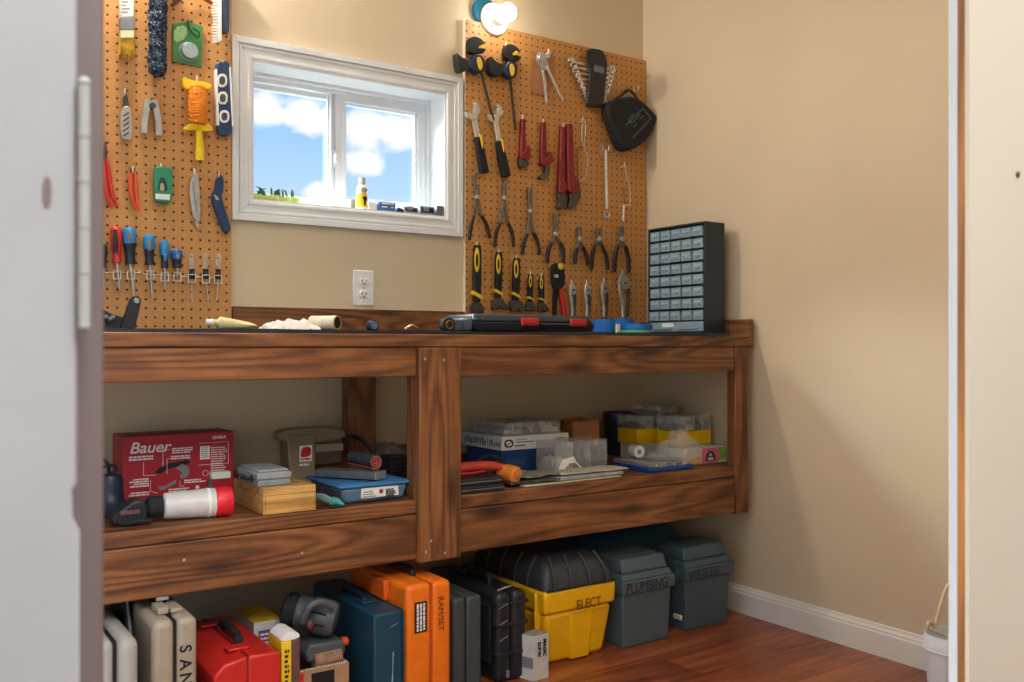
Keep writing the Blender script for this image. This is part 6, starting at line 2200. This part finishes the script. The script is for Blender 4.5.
m_ = MB().tube(chaikin([at(303, 622, Yt - .03), at(308, 606, Yt - .05), at(322, 601, Yt - .05), at(334, 607, Yt - .05)], 2, False), .010, 10)
m_.build('handle', gm1, t)
MB().ball(at(310, 625, Yt - .045), .014, 14, (.7, .7, 1)).build('trigger', mat('maroon_trigger', (92, 50, 48), .5), t)
q = at(346, 641, Yt)
MB().cyl(Vector((xb - .003, Yt, q.z)), Vector((xb + .014, Yt, q.z)), .013, .011, 16).build('orange_knob', 'orange_red', t)
MB().tube([at(313, 661, Yt - .030), at(340, 655, Yt - .030)], [.019, .019], 18).build('sanding_roller', mat('worn_belt', (150, 112, 88), .8, var=.35, scale=60), t)

# teal case
t, w, h, m = case('teal_case', 'dark teal steel case with scratched front, left of the orange case', 374, 404.6, 612.5, 2.12, .40, (22, 66, 84), bev=.007, seam=.94, handle=False, seamcol='navy', worn=None)
m_ = MB().tube(chaikin([(-w * .1, .13, h - .003), (-w * .1, .13, h + .014), (-w * .1, .26, h + .014), (-w * .1, .26, h - .003)], 2, False), .007, 10)
m_.build('handle', 'navy', t, world=False)
MB().box((-w * .30, .10, h + .0004), (w * .20, .16, h + .006)).build('latch', m, t, .002, world=False)
m_ = MB()
for a_, b_, r_ in (((w * .12, h * .62), (w * .10, h * .40), .0016), ((w * .10, h * .40), (w * .06, h * .15), .0024), ((w * .05, h * .86), (w * .30, h * .89), .0008), ((w * .14, h * .30), (w * .09, h * .22), .0016)):
    m_.tube([(a_[0], -.0006, a_[1]), (b_[0], -.0006, b_[1])], [r_, r_ * .5], 5)
m_.build('scratches', mat('paint_scratch', (140, 178, 190), .6), t, world=False)

# orange RAM SET case
t, w, h, m = case('orange_case', 'orange plastic case with brown hand lettering and a black warning label', 407, 451.5, 583, 2.12, .36, (240, 118, 18), bev=.014, seam=.56, handle=True, seamcol=mat('seam_orange', (196, 84, 12), .5), hh=.012)
MB().box((-w * .34, -.0010, h - .125), (-w * .06, -.0002, h - .045)).build('warning_label', 'ink', t, .0004, world=False)
m_ = MB()
rn = random.Random(77)
for k in range(3):
    x = -w * .29 + k * w * .07
    z = h - .050
    while z > h - .118:
        l = rn.uniform(.004, .014)
        m_.box((x, -.0015, max(z - l, h - .121)), (x + w * .045, -.0009, z))
        z -= l + .002
m_.build('printing', 'whiteink', t, smooth=False, world=False)
text('lettering', 'RAM/SET', t, Vector((w * .20, -.0004, h - .040)), .0235, mat('brown_marker', (84, 36, 16), .7), down=True, bold=0.0)
MB().box((-w / 2 - .016, .10, h - .058), (-w / 2 - .0004, .19, h - .004)).build('side_latch', mat('latch_orange', (232, 100, 30), .4), t, .004, world=False)

# dark grey case
t, w, h, m = case('grey_case', 'dark grey plastic case between the orange case and the black case', 453.5, 482, 597, 2.165, .34, (66, 74, 78), bev=.010, seam=.44, handle=False)

# black toolcase with ribs
t, w, h, m = case('black_case', 'rugged black case with ribs standing before the yellow toolbox', 497, 527.5, 592, 2.16, .40, (34, 37, 42), bev=.018, seam=.5, handle=True, rough=.4, ribs=((.30, .010), (.62, .010), (.86, .008)))
t2x = -w / 2
MB().box((t2x - .006, .03, h * .2), (t2x - .0006, .38, h * .86)).build('side_panel', 'matblack', t, .003, world=False)
m_ = MB()
for zz in (.48, .66, .84):
    m_.tube([(-w * .44, -.0026, zz * h), (-w * .18, -.0032, zz * h + .010)], .0015, 6)
m_.build('scuffs', 'greygrip', t, world=False)
MB().box((-w * .22, -.0035, h * .06), (-w * .12, -.0019, h * .14)).build('foot_mark', 'greygrip', t, world=False)
MB().tube(chaikin([(-w * .3, .03, h + .002), (-w * .2, .012, h + .012), (w * .1, .02, h + .012), (w * .25, .05, h + .003)], 1, False), .0025, 6).build('wire_clip', 'wire', t, world=False)

# small white carton with writing
Yc = 2.122
t = thing('small_carton', 'small white carton with black handwriting between black case and yellow toolbox', 'box', (xat(537, Yc), Yc, 0), 0)
x0, x1 = xat(533.5, Yc), xat(549.5, Yc)
zt = zat(540, 637, Yc) + .004
w_ = x1 - x0
cm = mat('aged_white_carton', (204, 202, 196), .6, var=.1, scale=30)
lx0 = x0 - .004
m_ = MB()
m_.prismz([(x0 - .0165, Yc + .05), (x0, Yc), (x1, Yc + .004), (x1 - .010, Yc + .056)], .0006, zt)
m_.build('carton', cm, t, .001)
m_ = MB()
m_.prismz([(x0 - .0160, Yc + .048), (x0 + .001, Yc + .002), (x1 - .001, Yc + .006), (x1 - .011, Yc + .053)], zt + .0001, zt + .0014)
m_.build('crumpled_top', mat('silver_wrap', (170, 172, 174), .3, .3, var=.3, scale=80), t)
L = Vector(t.location)
text('lettering', 'MAGIC', t, Vector((x1 - .021, Yc + .0008, zt - .012)) - L, .0155, 'ink', down=True, bold=.0005)
text('lettering', 'D.P.W', t, Vector((x1 - .041, Yc - .0008, zt - .018)) - L, .0155, 'ink', down=True, bold=.0005)
MB().prismz([(x0 - .0172, Yc + .049), (x0 - .0008, Yc + .0008), (x0 - .0004, Yc + .001), (x0 - .0160, Yc + .0495)], .035, .066).build('grey_print', 'greygrip', t, smooth=False)


# yellow toolbox with charcoal lid
Yf = 2.19
x0, x1 = 1.607, 1.882
w = x1 - x0
ln = .42
t = thing('yellow_toolbox', 'yellow toolbox with dark domed lid marked ELECT', 'toolbox', ((x0 + x1) / 2, Yf, 0))
ym_ = mat('toolbox_yellow', (250, 190, 22), .4, var=.05, scale=9)
hb = .222
zr_ = hb - .068
MB().frustum((-w / 2 + .030, .022, .0006), (w / 2 - .030, ln - .014, zr_), (-w / 2 + .009, .004, 0), (w / 2 - .009, ln - .004, 0)).build('body', ym_, t, .016, 4, world=False)
MB().frustum((-w / 2 + .003, -.002, zr_ + .0005), (w / 2 - .003, ln + .002, hb), (-w / 2, -.005, 0), (w / 2, ln + .005, 0)).build('rim_band', ym_, t, .010, 4, world=False)
m_ = MB()
m_.frustum((-.030, .010, .004), (.040, .030, zr_ - .002), (-.036, -.001, 0), (.046, .02, 0))
m_.build('moulded_rib', ym_, t, .003, world=False)
for k in range(4):
    y = .04 + k * .11
    MB().box((-w / 2 - .006, y - .006, .02), (-w / 2 + .012, y + .006, hb - .01)).build('side_rib', ym_, t, .003, world=False)
gl_ = mat('toolbox_charcoal', (56, 58, 62), .5, var=.12, bmp=.15)
rg = []
for k in range(7):
    f = k / 6
    z = hb + .001 + f * .088
    ins = .004 + .034 * f ** 2.2 + (.018 if k == 6 else 0)
    insy = .003 + .050 * f ** 2.0 + (.02 if k == 6 else 0)
    a, b, c, d_ = -w / 2 + ins, w / 2 - ins, insy - .004, ln - insy
    rc = .022
    ring = []
    for cx_, cy_, s in ((b - rc, c + rc, -90), (b - rc, d_ - rc, 0), (a + rc, d_ - rc, 90), (a + rc, c + rc, 180)):
        for q in range(5):
            th = R(s + q * 22.5)
            ring.append((cx_ + rc * math.cos(th), cy_ + rc * math.sin(th), z))
    rg.append(ring)
MB().rings(rg).build('domed_lid', gl_, t, world=False)


def lid_rib(x, y, ax):
    m_ = MB()
    pts = []
    for k in range(7):
        f = k / 6
        z = hb + .003 + f * .086
        if ax == 'f':
            pts.append((x * (1 - .14 * f ** 2), -.003 + .050 * f ** 2.0 , z))
        else:
            pts.append((-w / 2 + .003 + .034 * f ** 2.2, y, z))
    m_.tube(pts, .005, 8, 1)
    return m_.build('lid_rib', gl_, t, world=False)


for x in (-.10, -.035, .035, .10):
    lid_rib(x, 0, 'f')
for y in (.09, .16, .24, .32):
    lid_rib(0, y, 's')
m_ = MB().tube([(-w / 2 + .008, -.0045, hb + .003), (w / 2 - .008, -.0045, hb + .003)], .0032, 6)
m_.build('gasket', 'matblack', t, world=False)
MB().box((-.020, -.0062, hb - .004), (.035, -.0055, hb - .0005)).build('latch_lip', ym_, t, world=False)
text('lettering', 'ELECT', t, Vector((-.020, -.0046, hb - .066)), .040, mat('brown_pen', (120, 74, 14), .7), bold=.0002, xs=.86)
MB().box((-.03, -.0046, hb - .074), (.098, -.0022, hb - .068)).build('moulded_ledge', ym_, t, .001, world=False)


def grey_toolbox(name, label, x0, x1, Yf, ln, body, wrd, size):
    w = x1 - x0
    t = thing(name, label, 'toolbox', ((x0 + x1) / 2, Yf, 0), 0, 'grey lidded toolboxes')
    m = mat(name + '_grey', body, .45, var=.07, scale=12, bmp=.06)
    hz = .200
    MB().frustum((-w / 2 + .006, .006, .0006), (w / 2 - .006, ln - .006, hz - .030), (-w / 2, 0, 0), (w / 2, ln, 0)).build('body', m, t, .005, 3, world=False)
    MB().box((-w / 2 - .006, -.008, hz - .0295), (w / 2 + .012, ln + .004, hz + .010)).build('lid_skirt', m, t, .004, 3, world=False)
    MB().frustum((-w / 2 - .002, -.004, hz + .0104), (w / 2 + .006, ln, hz + .030), (-w / 2 + .004, .006, 0), (w / 2 - .002, ln - .01, 0)).build('lid_step', m, t, .004, 3, world=False)
    MB().frustum((-w / 2 + .006, .010, hz + .0304), (w / 2 - .006, ln - .014, hz + .074), (-w / 2 + .012, .022, 0), (w / 2 - .012, ln - .03, 0)).build('lid_top', m, t, .006, 3, world=False)
    MB().box((-w / 2 + .02, .05, hz + .0744), (w / 2 - .02, ln - .06, hz + .078)).build('lid_ridge', m, t, .002, world=False)
    for y in (.03, ln - .07):
        MB().box((-w / 2 - .012, y, hz - .04), (-w / 2 - .0062, y + .05, hz + .012)).build('latch', m, t, .002, world=False)
    MB().tube([(w / 2 + .016, .02, hz - .028), (w / 2 + .016, .02, hz + .008)], .006, 8).build('hinge', m, t, world=False)
    text('lettering', wrd, t, Vector((-w / 2 + .006, -.0084, hz - .026)), size, mat('faded_marker', (26, 34, 38), .7), bold=0.0, xs=.80)
    return t


grey_toolbox('grey_toolbox', 'grey toolbox hand marked PLUMBING next to the yellow toolbox', 1.911, 2.116, 2.188, .19, (82, 100, 108), 'PLUMBING', .046)
t = grey_toolbox('grey_toolbox', 'grey toolbox furthest right on the floor by the skirting', 2.198, 2.410, 2.205, .18, (70, 90, 100), 'WIRELESS', .043)
w = 2.410 - 2.198
MB().box((-w / 2 - .0030, .020, .035), (-w / 2 + .006, .055, .050)).build('white_sticker', 'label', t, .001, world=False)

# long dark blue tote behind
Y0 = 2.44
t = thing('long_tote', 'large dark blue rounded tote lying behind the grey toolboxes', 'tote', (2.1, Y0 + .08, 0))
xa, xb = max(1.91, xat(578, Y0)), xat(688, Y0)
zt = zat(640, 527, Y0)
bm_ = mat('tote_blue', (34, 80, 112), .35)
rg = []
for x, s in ((xa, .3), (xa + .01, .72), (xa + .035, .93), (xa + .07, 1), (xb - .07, 1), (xb - .03, .92), (xb - .008, .7), (xb, .3)):
    ring = []
    for k in range(24):
        th = 2 * PI * k / 24
        c_, s_ = math.cos(th), math.sin(th)
        cc = math.copysign(abs(c_) ** .7, c_)
        ss = math.copysign(abs(s_) ** .7, s_)
        hh = (zt - .001) / 2
        ring.append((x, Y0 + .14 + .14 * cc * s, .001 + hh + hh * ss * s))
    rg.append(ring)
MB().rings(rg).build('shell', bm_, t)
MB().tube([(xa + .02, Y0 + .004, zt * .60), (xb - .02, Y0 + .004, zt * .60)], .006, 8).build('seam', 'navy', t)
MB().box((xa + .10, Y0 + .09, zt + .0006), (xa + .13, Y0 + .19, zt + .004)).build('strap', 'greygrip', t, .002)

# bucket with a rope, by the doorway on the right
bx, by = 0, 0
Zb = 2.30
px_, pt = 952, (952 - 512) / FOC
bpos = Vector((Zb * SN + pt * Zb * CS, Zb * CS - pt * Zb * SN, 0))
bh = EYE - (634 - HYP) / FOC * Zb
R1 = 26.5 / FOC * Zb
t = thing('bucket', 'white plastic bucket with a rope, partly behind the door edge', 'bucket', bpos)
MB().lathe([(.0001, .0008), (R1 * .78, .0008), (R1 * .80, .004), (R1 * .92, bh - .035), (R1 * .99, bh - .034), (R1 * 1.0, bh - .010), (R1 * .96, bh - .006), (R1 * .96, bh), (R1 * .91, bh), (R1 * .91, bh - .02), (R1 * .76, .008), (.0001, .006)], (0, 0, 0), (0, 0, 1), 40).build('pail', mat('pail_white', (222, 226, 230), .35, var=.03), t, world=False)
MB().torus((0, 0, bh - .036), R1 * .965, .0028, (0, 0, 1), 36, 6).build('band', 'white', t, world=False)
rope = thing('rope', 'cream rope coming out of the white bucket up to the door edge', 'rope', bpos + Vector((0, 0, bh)))


def bpt(px, py, dz=0):
    tt = (px - 512) / FOC
    zc = Zb + dz
    return Vector((zc * SN + tt * zc * CS, zc * CS - tt * zc * SN, EYE - (py - HYP) / FOC * zc))


m_ = MB()
pts = chaikin([bpt(946, 636, .0), bpt(934, 631, -.02), bpt(927, 628, -.03), bpt(928, 622, -.03), bpt(933, 622, -.02), bpt(934, 629, .0), bpt(937, 618, .0), bpt(943, 596, 0), bpt(949, 583, 0), bpt(956, 581, .01), bpt(962, 590, .02), bpt(966, 612, .03)], 3, False)
m_.tube(pts, .0042, 8)
a_ = m_.build('strand', 'rope', rope)

# ================================================================== light, sky, camera
def area(name, loc, size, power, col, rot=(0, 0, 0), sy=None):
    l = bpy.data.lights.new(name, 'AREA')
    l.shape = 'RECTANGLE'
    l.size = size
    l.size_y = sy or size
    l.energy = power
    l.color = col
    o = bpy.data.objects.new(name, l)
    C.objects.link(o)
    o.location = loc
    o.rotation_euler = rot
    return o


area('hall_fill_light', (.35, -.55, HC - .02), .9, HALL, (1, .97, .94), sy=1.2)  # added soft fill under the hall ceiling, no fixture there
area('room_fill_light', (1.15, 1.35, HC - .02), .8, ROOM, (1, .95, .88))  # added weak overhead fill for the room, not a fixture
l = bpy.data.lights.new('upper_wall_lamp', 'POINT')
l.energy = LAMP2
l.shadow_soft_size = .03
l.color = (1, .93, .82)
o = bpy.data.objects.new('upper_wall_lamp', l)
C.objects.link(o)
o.location = (.53, YB - .13, 2.36)

s = bpy.data.lights.new('daylight', 'SUN')
s.energy = SUN
s.angle = R(48)
s.color = (.93, .97, 1.0)
o = bpy.data.objects.new('daylight', s)
C.objects.link(o)
d = Vector((.62, -1.0, -.98)).normalized()
o.rotation_euler = d.to_track_quat('-Z', 'Y').to_euler()

wd = bpy.data.worlds.new('sky')
bpy.context.scene.world = wd
wd.use_nodes = True
nt = wd.node_tree
bg = nt.nodes['Background']
tc = nt.nodes.new('ShaderNodeTexCoord')
sep = nt.nodes.new('ShaderNodeSeparateXYZ')
nt.links.new(tc.outputs['Generated'], sep.inputs[0])
sky = ramp(nt, [(.0, rgb((226, 238, 250))), (.14, rgb((190, 220, 248))), (.28, rgb((128, 186, 242))), (.7, rgb((60, 120, 210)))], sep.outputs[2])
mp = nt.nodes.new('ShaderNodeMapping')
mp.inputs['Scale'].default_value = (34, 34, 52)
nt.links.new(tc.outputs['Generated'], mp.inputs[0])
n = tex_noise(nt, mp.outputs[0], 1.0, 5, 0.55, 0.3)
CLOUDS = [(19.2, 13.8, 2.6), (21.6, 13.7, 2.4), (22.5, 13.4, 2.2), (25.5, 13.0, 3.0), (27.1, 12.9, 2.8), (25.0, 10.9, 2.0), (22.7, 9.2, 1.6), (-30, 14, 9), (-60, 22, 12), (75, 16, 10), (110, 20, 14), (-100, 30, 16), (160, 25, 14), (-150, 18, 12), (40, 38, 12)]
cl = None
for az, el, rad in CLOUDS:
    d = Vector((math.sin(R(az)) * math.cos(R(el)), math.cos(R(az)) * math.cos(R(el)), math.sin(R(el))))
    sb = nt.nodes.new('ShaderNodeVectorMath')
    sb.operation = 'SUBTRACT'
    sb.inputs[1].default_value = d
    nt.links.new(tc.outputs['Generated'], sb.inputs[0])
    mu = nt.nodes.new('ShaderNodeVectorMath')
    mu.operation = 'MULTIPLY'
    mu.inputs[1].default_value = (1, 1, 1.6)
    nt.links.new(sb.outputs[0], mu.inputs[0])
    ln = nt.nodes.new('ShaderNodeVectorMath')
    ln.operation = 'LENGTH'
    nt.links.new(mu.outputs[0], ln.inputs[0])
    q = nt.nodes.new('ShaderNodeMapRange')
    q.inputs[1].default_value = 0
    q.inputs[2].default_value = R(rad)
    q.inputs[3].default_value = 1
    q.inputs[4].default_value = 0
    nt.links.new(ln.outputs['Value'], q.inputs[0])
    if cl is None:
        cl = q.outputs[0]
    else:
        mx = nt.nodes.new('ShaderNodeMath')
        mx.operation = 'MAXIMUM'
        nt.links.new(cl, mx.inputs[0])
        nt.links.new(q.outputs[0], mx.inputs[1])
        cl = mx.outputs[0]
ad = nt.nodes.new('ShaderNodeMath')
ad.operation = 'MULTIPLY_ADD'
ad.inputs[1].default_value = 0.9
nt.links.new(n, ad.inputs[0])
nt.links.new(cl, ad.inputs[2])
cf = ramp(nt, [(.70, (0, 0, 0, 1)), (1.0, (1, 1, 1, 1))], None or ad.outputs[0])
col = mixc(nt, cf, sky, rgb((248, 250, 252)))
nt.links.new(col, bg.inputs[0])
bg.inputs[1].default_value = SKY

cam = bpy.data.cameras.new('camera')
cam.sensor_width = 36
cam.lens = FOC / 1024 * 36
cam.shift_y = 4 / 1024
cam.clip_start = .05
cam.dof.use_dof = True
cam.dof.focus_distance = 2.7
cam.dof.aperture_fstop = 12
co = bpy.data.objects.new('camera', cam)
C.objects.link(co)
co.location = (0, 0, EYE)
co.rotation_euler = (R(90), 0, -YAW)
sc_ = bpy.context.scene
sc_.camera = co
sc_.view_settings.view_transform = 'Standard'
sc_.view_settings.look = 'None'
sc_.view_settings.gamma = 1
sc_.view_settings.exposure = EXPO
sc_.view_settings.use_curve_mapping = False
